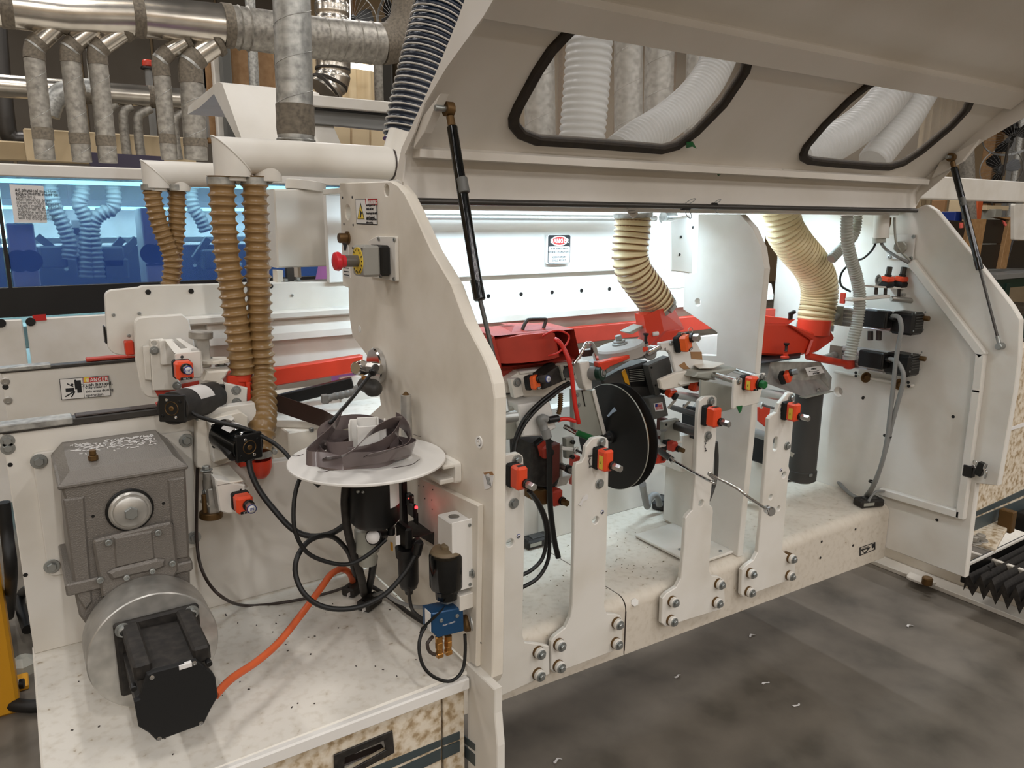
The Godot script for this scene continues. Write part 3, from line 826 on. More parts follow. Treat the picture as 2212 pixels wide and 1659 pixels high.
# ---- the raised hood ----
func hood() -> void:
	var t := thing("hood", "big white hinged hood standing open with two windows", "machine hood")
	var sl := Vector3(0, 0.673, 0.740)
	var nn := Vector3(0, -0.740, 0.673)
	var sk := Transform3D(Basis(Vector3.RIGHT, sl, nn), V(0, 1.745, -1.4733))
	var w1 := [v(.9788,.3481),v(1.0188,.3539),v(1.1883,.3525),v(1.3982,.3536),v(1.448,.3418),v(1.4719,.3256),v(1.4934,.2904),v(1.5048,.1931),v(1.4847,.0993),v(1.4545,.0479),v(1.4075,.029),v(1.3342,.03),v(1.1556,.0305),v(1.0197,.0287),v(.9641,.0446),v(.9297,.0702),v(.9174,.093),v(.9141,.1258),v(.9159,.2138),v(.9228,.2677),v(.942,.318),v(.9607,.3391)]
	var w2 := [v(2.0117,.3474),v(2.0525,.3482),v(2.3937,.3466),v(2.4462,.3411),v(2.4801,.3262),v(2.5152,.288),v(2.5305,.2202),v(2.5156,.1089),v(2.4859,.0524),v(2.4277,.0266),v(2.3445,.0241),v(2.1444,.0248),v(2.0043,.028),v(1.9585,.0398),v(1.9361,.0581),v(1.9174,.0901),v(1.9096,.1717),v(1.9176,.2578),v(1.9366,.3098),v(1.9655,.3355)]
	var x0 := 0.715
	var x1 := 2.70
	var top := 0.385
	var shell := G.new().plate(2, [v(x0, 0), v(x1, 0), v(x1, top), v(x0, top)], -0.003, 0.0, [w1, w2], 0.0)
	var g := G.new().add(shell, sk)
	# lower strip, upper roof and front lip of the skin
	var pz := [v(-1.492, 1.636), v(-1.500, 1.69), v(-1.4733, 1.745)]
	var pu := [v(-1.1884, 2.0041), v(-1.04, 2.10), v(-0.90, 2.165), v(-0.78, 2.20), v(-0.72, 2.19)]
	for pf in [pz, pu]:
		var s := g.fresh()
		for i in pf.size() - 1:
			var a: Vector2 = pf[i]
			var b: Vector2 = pf[i + 1]
			var n := V(0, (b.x - a.x), -(b.y - a.y)) * -1.0
			var th := V(0, n.y, n.z).normalized() * 0.003
			g.quad(V(x0, a.y, a.x), V(x1, a.y, a.x), V(x1, b.y, b.x), V(x0, b.y, b.x), n, s)
			g.quad(V(x0, a.y, a.x) - th, V(x1, a.y, a.x) - th, V(x1, b.y, b.x) - th, V(x0, b.y, b.x) - th, -n, s)
	part(t, "skin", g, M.hood_paint)
	# side plates
	var lp := [v(-1.5284,1.683),v(-1.5182,1.6988),v(-1.493,1.7413),v(-1.3703,1.8386),v(-1.2719,1.9201),v(-1.2265,1.9693)]
	lp.append_array([v(-1.04, 2.10), v(-0.90, 2.165), v(-0.78, 2.20), v(-0.73, 2.16)])
	lp.append_array([v(-1.1334,1.9493),v(-1.1654,1.9297),v(-1.2992,1.8673),v(-1.3868,1.8151),v(-1.4293,1.7689),v(-1.4783,1.7283),v(-1.4925,1.6741)])
	part(t, "side_plate", G.new().plate(0, lp, 0.711, 0.7145, [], 0.0), M.hood_paint)
	var rp := [v(-1.50, 1.69), v(-1.4733, 1.745), v(-1.1884, 2.0041), v(-1.04, 2.10), v(-0.90, 2.165), v(-0.78, 2.20), v(-0.73, 2.16)]
	rp.append_array([v(-1.185,1.9164),v(-1.3023,1.852),v(-1.3613,1.8002),v(-1.4079,1.7467),v(-1.4797,1.6838),v(-1.4964,1.646)])
	part(t, "side_plate", G.new().plate(0, rp, 2.70, 2.7035, [], 0.0), M.hood_paint)
	# stiffening ledges inside
	part(t, "inner_ledge", G.new().plate(0, [v(-1.478, 1.748), v(-1.445, 1.738), v(-1.447, 1.722), v(-1.482, 1.722)], 0.73, 2.68, [], 0.001), M.hood_paint)
	part(t, "inner_ledge", G.new().plate(0, [v(-1.192, 2.002), v(-1.172, 1.980), v(-1.222, 1.943), v(-1.240, 1.958)], 0.73, 2.69, [], 0.001), M.hood_paint)
	part(t, "seal_bar", G.new().bx(V(0.725, 1.628, -1.50), V(2.68, 1.642, -1.476), 0.003), M.gasket)
	part(t, "seal_tube", G.new().cyl(V(0.73, 1.634, -1.468), V(2.66, 1.634, -1.468), 0.0065, 12), M.dark_steel)
	part(t, "gusset", G.new().plate(0, [v(-1.43, 1.785), v(-1.33, 1.83), v(-1.40, 1.765), v(-1.45, 1.738)], 0.717, 0.735, [], 0.001), M.hood_paint)
	part(t, "gusset", G.new().plate(0, [v(-1.42, 1.795), v(-1.30, 1.86), v(-1.345, 1.795), v(-1.44, 1.745)], 2.68, 2.698, [], 0.001), M.hood_paint)
	var k := 0
	for w in [w1, w2]:
		var pw := PackedVector2Array(w)
		var inn: Array = Array(Geometry2D.offset_polygon(pw, -0.024)[0])
		part(t, "window_seal", G.new().add(G.new().plate(2, w, -0.010, 0.010, [inn], 0.004), sk), M.gasket, "black rubber window seal")
		var mid: Array = Array(Geometry2D.offset_polygon(pw, -0.012)[0])
		part(t, "window_pane", G.new().add(G.new().plate(2, mid, -0.003, 0.001, [], 0.0), sk), M.hazy_pane, "dusty clear plastic pane")
		k += 1
	# gas struts
	gas_strut("gas_strut", "long black gas strut at the hood's left end in front of the lamp-lit wall", V(0.745, 1.806, -1.35), V(0.74, 1.24, -1.13), V(0.742, 1.459, -1.235), 0.0105)
	gas_strut("gas_strut", "black gas strut at the hood's right end beside the stacked boards", V(2.67,1.8072,-1.3773), V(2.67,1.2011,-1.1458), V(2.67,1.4546,-1.2433), 0.0105)

func gas_strut(n: String, label: String, a: Vector3, b: Vector3, m: Vector3, r: float) -> void:
	var t := thing(n, label, "gas strut")
	var d := (b - a).normalized()
	part(t, "cylinder", G.new().cyl(a + d * 0.035, m, r, 18, 0.002).cyl(m - d * 0.03, m + d * 0.012, r * 1.12, 18, 0.002), M.black_gloss)
	part(t, "rod", G.new().cyl(m, b - d * 0.02, r * 0.42, 12), M.dark_steel)
	part(t, "top_eye", G.new().cyl(a + d * 0.015, a + d * 0.04, r * 0.75, 14).lathe([v(0.006, -0.008), v(0.014, -0.008), v(0.014, 0.008), v(0.006, 0.008), v(0.006, -0.008)], a, Vector3.RIGHT, 16), M.bronze)
	part(t, "ball_pin", G.new().cyl(a - V(0.03, 0, 0), a + V(0.014, 0, 0), 0.006, 10), M.zinc)
	part(t, "bottom_eye", G.new().cyl(b - d * 0.035, b - d * 0.01, r * 0.6, 12).cyl(b - V(0.014, 0, 0), b + V(0.02, 0, 0), 0.011, 14, 0.002), M.zinc)
	part(t, "label_print", G.new().cyl(a + d * 0.14, a + d * 0.17, r * 1.01, 16), M.grey_paint)

# ---- white collector pipes, brown hoses, blue hose, clear hoses ----
func clamp_on(o: Node3D, a: Vector3, d: Vector3, r: float, w := 0.016) -> void:
	d = d.normalized()
	var g := G.new().lathe([v(r, 0), v(r + 0.0022, 0), v(r + 0.0022, w), v(r, w)], a, d, 24)
	var side := d.cross(Vector3.UP if absf(d.y) < 0.9 else Vector3.BACK).normalized()
	g.cyl(a + side * (r + 0.006) + d * w * 0.5 - d.cross(side) * 0.014, a + side * (r + 0.006) + d * w * 0.5 + d.cross(side) * 0.014, 0.0065, 8)
	part(o, "hose_clamp", g, M.galv)

func collectors() -> void:
	var specs := [[-1.85, 1.737, 0.041, 0.405, 0.86, 0.455, 0.534], [-2.45, 1.722, 0.036, 0.36, 0.60, 0.385, 0.448]]
	for k in 2:
		var s: Array = specs[k]
		var z: float = s[0]
		var y: float = s[1]
		var r: float = s[2]
		var t := thing("collector_pipe", ["white welded collector pipe with a mitred elbow above the front twin brown hoses", "smaller white collector pipe above the rear pair of brown hoses"][k], "pipe")
		var a: float = s[5]
		var b: float = s[6]
		# mitred elbow: the pipe comes in level, turns down at the end
		var g := G.new()
		var sm := g.fresh()
		var n := 28
		for i in n:
			var p := []
			for j in 2:
				var q := TAU * (i + j) / n
				var c := cos(q)
				var si := sin(q)
				# level ring, mitre ring, lower ring
				p.append([V(s[4], y + r * c, z + r * si), V(a + r * c * -1.0, y + r * c, z + r * si), V(a - r * c, y - r * 1.15, z + r * si)])
			g.quad(p[0][0], p[1][0], p[1][1], p[0][1], V(0, cos(TAU * (i + 0.5) / n), sin(TAU * (i + 0.5) / n)), sm)
		var s2 := g.fresh()
		for i in n:
			var q0 := TAU * i / n
			var q1 := TAU * (i + 1) / n
			g.quad(V(a - r * cos(q0), y + r * cos(q0), z + r * sin(q0)), V(a - r * cos(q1), y + r * cos(q1), z + r * sin(q1)), V(a - r * cos(q1), y - r * 1.15, z + r * sin(q1)), V(a - r * cos(q0), y - r * 1.15, z + r * sin(q0)), V(-cos((q0 + q1) / 2), 0, sin((q0 + q1) / 2)), s2)
			g.tri(V(s[4], y, z), V(s[4], y + r * cos(q0), z + r * sin(q0)), V(s[4], y + r * cos(q1), z + r * sin(q1)), Vector3.RIGHT)
		part(t, "pipe", g, M.white)
		part(t, "weld_seam", G.new().tube(range(29).map(func(i): return V(a - r * cos(TAU * i / 28), y + r * cos(TAU * i / 28), z + r * sin(TAU * i / 28))), 0.0022, 6, false), M.white)
		part(t, "branch", G.new().cyl(V(b, y, z), V(b, y - r * 1.35, z), r * 0.78, 24).cyl(V(a, y - r * 1.1, z), V(a, y - r * 1.38, z), r * 0.78, 24), M.white)
		if k == 0: part(t, "end_seam", G.new().lathe([v(r, 0), v(r + 0.002, 0), v(r + 0.002, 0.004), v(r, 0.004)], V(0.845, y, z), Vector3.RIGHT, 28), M.cable_brown)
		if k == 0: part(t, "inlet", G.new().pipe(V(0.865, y + 0.02, z), V(0.885, y + 0.075, z), 0.036, 0.003), M.white)
	var shp := [0.0, 0.45, 0.85, 1.0, 1.0, 1.0, 0.85, 0.45]
	var h := thing("brown_hose", "left hose of the front pair of brown corrugated hoses, ending on the red box", "hose")
	var pts := [V(.4288,1.6905,-1.85),V(.4279,1.6506,-1.85),V(.4271,1.5988,-1.85),V(.4284,1.5039,-1.85),V(.4347,1.4174,-1.85),V(.4412,1.3286,-1.85),V(.4429,1.2609,-1.85),V(.443,1.2313,-1.85)]
	part(h, "hose", hose(pts, 0.0325, 0.021, 0.0065, 26, shp), M.hose_brown)
	clamp_on(h, V(.4274,1.6721,-1.85), Vector3.UP, 0.0285)
	clamp_on(h, V(.4422,1.2199,-1.85), Vector3.UP, 0.021, 0.013)
	h = thing("brown_hose", "right hose of the front pair of brown corrugated hoses, hanging lowest to the red nozzle", "hose")
	pts = [V(.5025,1.693,-1.85),V(.5012,1.6416,-1.85),V(.4991,1.5456,-1.85),V(.4952,1.4364,-1.85),V(.4922,1.3246,-1.85),V(.4918,1.2329,-1.85),V(.4756,1.1636,-1.8),V(.45,1.1205,-1.73),V(.4334,1.075,-1.7)]
	part(h, "hose", hose(pts, 0.0325, 0.021, 0.0065, 26, shp), M.hose_brown)
	clamp_on(h, V(.5013,1.6741,-1.85), Vector3.UP, 0.0285)
	clamp_on(h, V(.4327,1.064,-1.7), Vector3.UP, 0.0255, 0.015)
	h = thing("brown_hose", "left brown corrugated hose under the rear collector pipe, leaning to the right", "hose")
	pts = [V(.3717,1.6862,-2.45),V(.3727,1.6564,-2.45),V(.3824,1.5843,-2.45),V(.3985,1.5241,-2.45),V(.4077,1.4834,-2.45),V(.4055,1.4426,-2.45),V(.3951,1.395,-2.45)]
	part(h, "hose", hose(pts, 0.0275, 0.018, 0.0055, 22, shp), M.hose_brown)
	clamp_on(h, V(.3706,1.6745,-2.45), Vector3.UP, 0.0255)
	h = thing("brown_hose", "straight brown corrugated hose under the rear collector pipe", "hose")
	pts = [V(.4439,1.6888,-2.47),V(.4385,1.6246,-2.47),V(.4315,1.5572,-2.47),V(.4199,1.496,-2.47),V(.4121,1.4343,-2.47),V(.4019,1.3904,-2.47)]
	part(h, "hose", hose(pts, 0.0275, 0.018, 0.0055, 22, shp), M.hose_brown)
	clamp_on(h, V(.4393,1.6762,-2.45), Vector3.UP, 0.0255)
	# blue suction hose with pale spiral
	h = thing("blue_hose", "dark blue suction hose with a pale wire spiral rising behind the hood's left edge", "hose")
	pts = [V(1.0548,2.2315,-1.9),V(1.0257,2.1375,-1.9),V(.9934,2.0313,-1.9),V(.9641,1.9364,-1.9),V(.9418,1.8591,-1.9),V(.9251,1.7912,-1.9)]
	part(h, "hose", hose(pts, 0.070, 0.0165, 0.005, 28, [0.8, 1.0, 0.8, 0.2]), mat("hose_blue", Color(0.045, 0.10, 0.17), 0.3))
	var cen := even(spline(pts, 0.02), 0.0165)
	var coil := G.new()
	for i in range(1, cen.size() - 1):
		var d: Vector3 = (cen[i + 1] - cen[i - 1]).normalized()
		coil.lathe([v(0.0685, -0.0025), v(0.0715, -0.0012), v(0.0715, 0.0012), v(0.0685, 0.0025)], cen[i], d, 32)
	var co := part(h, "wire_spiral", coil, mat("spiral_pale", Color(0.74, 0.72, 0.69), 0.4))
	co.set_meta("kind", "stuff")
	part(h, "end_cuff", G.new().cyl(V(.9218,1.7698,-1.9), V(.9265,1.7913,-1.9), 0.05, 24), mat("cuff_blue", Color(0.05, 0.28, 0.48), 0.4))
	clamp_on(h, V(.9234,1.7793,-1.9), Vector3.UP, 0.051, 0.018)
	# hoses and ducts seen through the hood windows
	var clear := mat("hose_clear", Color(0.74, 0.75, 0.75), 0.3)
	var rib := [0.0, 0.3, 1.0, 0.3]
	h = thing("clear_hose", "upright grey ribbed hose behind the first hood window", "hose")
	part(h, "hose", hose([V(1.4956,2.2435,-1.85),V(1.4926,2.1314,-1.85),V(1.4866,2.0039,-1.85),V(1.4742,1.8468,-1.85),V(1.4693,1.7803,-1.85)], 0.070, 0.020, 0.006, 28, rib), clear)
	h = thing("clear_hose", "grey ribbed hose curving down to the left behind the first hood window", "hose")
	part(h, "hose", hose([V(2.0156,2.203,-1.8),V(1.9963,2.1312,-1.8),V(1.9439,2.0419,-1.8),V(1.8658,1.9651,-1.8),V(1.7686,1.8995,-1.8),V(1.655,1.8403,-1.8),V(1.5822,1.7959,-1.8)], 0.058, 0.014, 0.005, 28, rib), clear)
	h = thing("clear_hose", "left grey ribbed hose slanting down behind the second hood window", "hose")
	part(h, "hose", hose([V(3.1281,2.2454,-1.8),V(2.992,2.1021,-1.8),V(2.8535,1.9964,-1.8),V(2.7155,1.9194,-1.8),V(2.5798,1.865,-1.8),V(2.4231,1.8134,-1.8)], 0.072, 0.022, 0.007, 28, rib), clear)
	h = thing("clear_hose", "right grey ribbed hose slanting down behind the second hood window", "hose")
	part(h, "hose", hose([V(3.2973,2.2614,-1.78),V(3.159,2.097,-1.78),V(3.0633,1.9888,-1.78),V(2.9645,1.9069,-1.78),V(2.8687,1.8234,-1.78)], 0.060, 0.020, 0.006, 28, rib), clear)


func setting() -> void:
	struct("floor", G.new().bx(V(-8, -0.1, -13), V(17, 0, 12), 0.0), M.concrete)
	struct("ceiling", G.new().bx(V(-8, 6.5, -13), V(17, 6.65, 12), 0.0), M.joist)
	struct("wall_left", G.new().bx(V(-8.2, 0, -13), V(-8, 6.5, 12), 0.0), M.wall_beige)
	struct("wall_right", G.new().bx(V(17, 0, -13), V(17.2, 6.5, 12), 0.0), M.wall_beige)
	struct("wall_front", G.new().bx(V(-8, 0, 12), V(17, 6.5, 12.2), 0.0), M.wall_beige)
	# back wall in bays: dark sheet metal at the left, beige at the right, seams standing proud
	var wb := struct("wall_back", G.new().bx(V(-8, 0, -13.2), V(17, 6.5, -13), 0.0), M.wall_beige)
	for i in 7:
		var x := -2.6 + i * 0.95
		part(wb, "wall_panel", G.new().bx(V(x + 0.02, 0, -13), V(x + 0.93, 6.5, -12.94), 0.01), M.wall_dark)
	for i in 8: part(wb, "column", G.new().bx(V(5.2 + i * 1.5, 0, -13), V(5.36 + i * 1.5, 6.5, -12.85), 0.01), M.wood_tan)

func background() -> void:
	# roof trusses
	for k in 6:
		var z := -12.0 + k * 2.4
		var t := thing("roof_joist", "dark steel roof joist with diagonal webs under the roof deck", "joist", "dark roof joists")
		part(t, "top_chord", G.new().bx(V(-7.9, 6.36, z - 0.04), V(16.9, 6.42, z + 0.04)), M.joist)
		part(t, "bottom_chord", G.new().bx(V(-7.9, 5.86, z - 0.04), V(16.9, 5.92, z + 0.04)), M.joist)
		var w := G.new()
		for i in 40: w.bar(V(-7.8 + i * 0.62, 5.92 if i % 2 else 6.36, z), V(-7.18 + i * 0.62, 6.36 if i % 2 else 5.92, z), 0.03, 0.03)
		part(t, "web", w, M.joist).set_meta("kind", "stuff")
	# yellow post and cables at the left edge
	var t := thing("guard_post", "yellow steel guard post with a foot plate at the left edge", "post")
	part(t, "post", G.new().bx(V(V(-.1324,.1154,-2.72).x - 0.16, 0.0, -2.84), V(V(-.1324,.1154,-2.72).x, 0.92, -2.72), 0.01), M.yellow)
	part(t, "foot_plate", G.new().bx(V(-.2957,0,-2.9429), V(-.1052,.02,-2.8525) , 0.004), M.yellow)
	t = thing("marker_pen", "white marker pen lying on the yellow foot plate", "pen")
	part(t, "barrel", G.new().cyl(V(-.1842,.05,-2.8234), V(-.1293,.05,-2.8154), 0.016, 14), M.paper)
	part(t, "cap", G.new().cyl(V(-.1293,.05,-2.8154), V(-.1161,.05,-2.813), 0.017, 14), M.black)
	for q in [["thick black floor cable hanging beside the yellow post", [V(-.091,.7664,-2.6),V(-.0945,.6563,-2.6),V(-.0989,.5367,-2.6),V(-.1542,.05,-3.3692)], 0.018], ["black floor cable bending round the foot of the frame panel", [V(-.0517,.3,-3.0056),V(-.1004,.1,-3.4474),V(-.116,.08,-3.4109),V(-.0959,.05,-3.208)], 0.02], ["long black cable lying on the floor at the lower left", [V(-.2122,.03,-2.8131),V(-.1611,.03,-2.7446),V(-.098,.03,-2.6862),V(-.0339,.03,-2.6618)], 0.022]]:
		solo("floor_cable", q[0], "cable", cable(q[1], q[2], 10, 0.04), M.rubber)
	solo("plastic_wrap", "crumpled clear plastic wrap on the floor beside the yellow post", "wrap", G.new().lathe([v(0, 0), v(0.06, 0.0), v(0.05, 0.03), v(0.02, 0.05), v(0, 0.045)], V(-.1178,0,-3.0052), Vector3.UP, 7), M.hose_grey)
	# white beam and shelving beyond the right end
	t = thing("overhead_beam", "white horizontal beam crossing behind the right gas strut", "beam")
	part(t, "beam", G.new().bx(V(4.2, 1.735, -2.72), V(7.2, 1.875, -2.62), 0.006), M.white)
	solo("white_cabinet", "rounded white cabinet corner at the right edge, beside the stacked boards", "cabinet", G.new().plate(2, rounded([[v(8.2651,1.7672)][0], [v(9.3732,1.7834)][0], [v(9.5199,1.388)][0], [v(8.3738,1.4197)][0]], 0.02), -3.64, -3.6, [], 0.004), M.white)
	t = thing("board_stack", "row of dark faced boards with tan edges leaning on a green bench", "boards")
	for q in [[[v(9.497,1.6164),v(9.7778,1.6174),v(10.2669,1.1178),v(9.8601,1.0122)], M.board_black], [[v(9.7792,1.6118),v(10.1884,1.596),v(10.3616,1.2926),v(10.27,1.1059)], M.board_black], [[v(10.2606,1.6251),v(10.6644,1.6267),v(10.6147,1.0211),v(10.1728,1.0341)], M.wood_tan], [[v(10.6876,1.6209),v(11.3454,1.6172),v(11.3233,1.3043),v(10.6401,1.3133)], M.board_black], [[v(10.6328,1.2955),v(11.314,1.292),v(11.2559,.9643),v(10.55,.9804)], M.board_black], [[v(10.9596,1.6518),v(11.4491,1.6544),v(11.3991,.9615),v(11.2141,.9673),v(11.29,1.6172)], M.wood_tan], [[v(11.6011,1.3379),v(12.2576,1.3305),v(12.3911,.9347),v(11.4895,.9627)], M.board_black]]:
		part(t, "board", G.new().plate(2, q[0], -5.06, -5.0 + (0.05 if q[1] == M.wood_tan else 0.0), [], 0.004), q[1])
	for q in [[v(9.9396,1.5789),v(10.0185,1.579),v(10.0348,1.5167),v(9.9684,1.5112)], [v(11.0283,1.6104),v(11.0954,1.5986),v(11.1742,1.5505),v(11.1283,1.5325)]]: part(t, "pink_tag", G.new().plate(2, q, -4.935, -4.92, [], 0.0), mat("tag_pink", Color(0.92, 0.42, 0.38), 0.5))
	t = thing("work_bench", "dark green work bench with a grey top under the stacked boards", "bench")
	part(t, "bench_top", G.new().bx(V(10.6, 0.86, -5.3), V(13.2, 0.93, -4.7), 0.004), M.cable_grey)
	part(t, "apron", G.new().bx(V(10.7, 0.74, -4.78), V(13.2, 0.86, -4.72), 0.004), mat("bench_green", Color(0.05, 0.17, 0.13), 0.5))
	for x in [10.9, 11.75, 12.9]: part(t, "leg", G.new().bx(V(x, 0, -4.8), V(x + 0.1, 0.8, -4.7)), M.bench_green)
	for q in [[V(11.6818,1.4628,-6.2), V(11.6123,1.8999,-6), "brown stacked cartons left of the right strut", M.card], [V(12.9508,1.4446,-6.6), V(12.8954,1.9287,-6.4), "first pale stack of wrapped panels beyond the right strut", M.canvas], [V(13.458,1.4425,-6.6), V(13.2778,1.9353,-6.4), "second pale stack of wrapped panels beside the orange rack post", M.canvas], [V(12.7295,1.6175,-6), V(12.9504,1.7803,-5.8), "grey stack of sheets on the rack shelf", M.hose_grey], [V(10.7594,1.6063,-5.6), V(10.9695,1.7253,-5.4), "blue painted bin above the dark boards", M.blue_paint]]:
		solo("panel_stack", q[2], "stack", G.new().bx(V(q[0].x, 0.0, q[0].z), q[1], 0.01), q[3])
	t = thing("pallet_rack", "pallet rack with an orange post and a pale shelf beam", "rack")
	part(t, "post", G.new().bx(V(12.5268,1.6238,-6), V(12.3718,1.9386,-5.9), 0.005), M.orange_hose)
	part(t, "shelf_beam", G.new().bx(V(12.6598,1.7646,-6), V(13.3714,1.8357,-5.9), 0.005), M.canvas)
	part(t, "upper_deck", G.new().bx(V(13.8023,1.8867,-6.6), V(13.7209,1.9508,-6), 0.005), M.board_black)
	t = thing("steel_column", "grey steel column with pipes by the rack at the right edge", "column")
	part(t, "column", G.new().bx(V(V(14.6563,1.6615,-6.5).x, 0, -6.6), V(V(14.9978,1.6632,-6.5).x, 5.86, -6.4), 0.01), M.cable_grey)
	part(t, "pipe", G.new().cyl(V(V(14.3366,1.6603,-6.3).x, 0.3, -6.3), V(V(14.3366,1.6603,-6.3).x, 5.8, -6.3), 0.06, 14), M.galv)
	solo("tan_column", "tan boxed column rising behind the hood's right corner", "column", G.new().bx(V(V(15.0161,2.3579,-7).x, 0, -7.2), V(V(15.3241,2.3678,-7).x, 5.86, -7.0), 0.01), M.wood_tan)
	solo("grey_pipe", "grey sloping vent pipe behind the hood's right corner", "pipe", G.new().cyl(V(10.5048,2.8551,-5.3), V(11.5047,1.009,-5.3) * V(1, 0, 1), 0.09, 18), M.galv_dull)
	solo("curtain", "pale canvas curtain hanging behind the fans at the right", "curtain", _drape(V(15.3609,3.186,-8.6).x, 16.9, 0.0, V(19.1425,3.7844,-8.6).y + 0.9, -8.6, 0.06, 60), M.canvas)
	_fan("round wall fan with black blades above the white beam", V(13.1679,2.3995,-6), 0.30, V(-0.75, -0.05, 0.65))
	_fan("higher round wall fan under the strip light, tilted down", V(11.1536,2.7105,-5), 0.34, V(-0.6, -0.75, 0.5))
	_fan("caged fan near the roof left of the blue hose", V(3.7008,3.8558,-9), 0.28, V(-0.4, -0.2, 0.9))
	_fan("caged fan near the roof behind the duct elbow", V(3.988,3.8018,-8.4), 0.30, V(-0.9, 0, 0.4))
	# neighbouring machine at the lower right
	t = thing("next_machine", "white lower housing with dark stripes continuing past the right side panel", "machine")
	part(t, "housing", G.new().plate(2, [[v(2.8148,1.1583)][0], [v(3.3688,1.1434)][0], [v(3.6234,.4567)][0], [v(2.8313,.4588)][0]], -1.30, -1.22, [], 0.002), M.dirty)
	part(t, "stripe", G.new().plate(2, [v(2.8353,.5652),v(3.5692,.5889),v(3.5813,.5562),v(2.8369,.5469)], -1.222, -1.2165, [], 0.0), M.stripe_dark)
	part(t, "stripe", G.new().plate(2, [v(2.839,.5392),v(3.5886,.5364),v(3.6133,.4698),v(2.8465,.4868)], -1.222, -1.2165, [], 0.0), M.stripe_dark)
	part(t, "shelf", G.new().plate(1, [v(2.75, -1.22), v(3.08, -1.30), v(3.18, -1.22), v(2.75, -1.10)], 0.475, 0.49, [], 0.003), M.dirty)
	for p in [V(2.7345,.49,-1.1663),V(2.7706,.49,-1.1617)]: part(t, "bolt", G.new().hexbolt(p, Vector3.UP, 0.016, 0.02), M.galv_dull)
	part(t, "latch_block", G.new().bx(V(3.0078,.4704,-1.2), V(2.977,.5537,-1.15), 0.003), M.bronze)
	part(t, "latch_arm", G.new().bx(V(3.1287,.4366,-1.2), V(3.2567,.5076,-1.15), 0.003), M.black)
	part(t, "paper_note", G.new().plate(2, [v(2.9986,.8574),v(3.1248,.8618),v(3.1297,.8466),v(3.0089,.847)], -1.2185, -1.215, [], 0.0), M.paper)
	t = thing("bellows", "black folded way cover bellows on the floor rail at the right", "bellows")
	var low := [v(-1.3562,.1522),v(-1.3453,.1817),v(-1.3186,.1436),v(-1.3005,.1964),v(-1.2761,.1457),v(-1.2585,.1979),v(-1.2308,.1454),v(-1.2143,.2008),v(-1.1865,.1451),v(-1.1711,.2036),v(-1.1433,.1449),v(-1.1256,.2059),v(-1.0871,.1355)]
	var bg := G.new()
	for i in low.size() - 1:
		var a: Vector2 = low[i]
		var b: Vector2 = low[i + 1]
		bg.quad(V(3.15, a.y, a.x), V(3.15, b.y, b.x), V(4.0, b.y + 0.012, b.x), V(4.0, a.y + 0.012, a.x), V(0, 1, 0.3))
		bg.quad(V(3.15, a.y, a.x), V(3.15, b.y, b.x), V(3.15, b.y - 0.05, b.x), V(3.15, a.y - 0.05, a.x), V(-1, 0, 0))
	part(t, "folds", bg, M.black_dusty)
	part(t, "end_strip", G.new().bar(V(3.15,.2194,-1.3539), V(4.0, V(3.15,.2194,-1.3539).y, V(3.15,.2194,-1.3539).z), 0.01, 0.012), M.white)
	part(t, "end_wall", G.new().bx(V(3.15, V(3.15,.1645,-1.3468).y - 0.03, V(3.15,.1616,-1.3537).z - 0.02), V(4.0, V(3.15,.2154,-1.3534).y, V(3.15,.1616,-1.3537).z), 0.002), M.black)
	t = thing("floor_rail", "white steel floor rail with a levelling lug running out towards the viewer at the right", "rail")
	part(t, "foot_strip", G.new().bx(V(3.27, 0.0, -2.2), V(3.40, 0.022, -0.7), 0.003), M.white)
	part(t, "web", G.new().bx(V(3.36, 0.02, -2.2), V(3.38, 0.19, -0.7), 0.003), M.cream)
	part(t, "lug", G.new().plate(1, rounded([v(3.27, -1.64), v(3.20, -1.62), v(3.20, -1.55), v(3.27, -1.50)], 0.02), 0.03, 0.042, [], 0.002), M.white)
	part(t, "levelling_bolt", G.new().cyl(V(3.1992,.042,-1.526), V(3.1992,.042,-1.526) + V(0, 0.035, 0), 0.022, 12, 0.004), M.bronze)
	part(t, "far_web", G.new().bx(V(3.0, 0.03, -2.3), V(3.36, 0.22, -1.95), 0.003), M.cream)
	solo("floor_plank", "pale worn floor plate showing beyond the bellows", "plate", G.new().bx(V(3.9, 0.0, -3.0), V(7.5, 0.012, -1.5), 0.0), M.dusty)

func _drape(x0: float, x1: float, y0: float, y1: float, z: float, amp: float, n: int) -> G:
	var g := G.new()
	var s := g.fresh()
	var s2 := g.fresh()
	for i in n:
		var a := lerpf(x0, x1, float(i) / n)
		var b := lerpf(x0, x1, float(i + 1) / n)
		var za := z + amp * sin(i * 0.9) + amp * 0.5 * sin(i * 2.3)
		var zb := z + amp * sin((i + 1) * 0.9) + amp * 0.5 * sin((i + 1) * 2.3)
		g.quad(V(a, y0, za), V(b, y0, zb), V(b, y1, zb), V(a, y1, za), Vector3.BACK, s)
		g.quad(V(a, y0, za - 0.01), V(b, y0, zb - 0.01), V(b, y1, zb - 0.01), V(a, y1, za - 0.01), Vector3.FORWARD, s2)
	return g

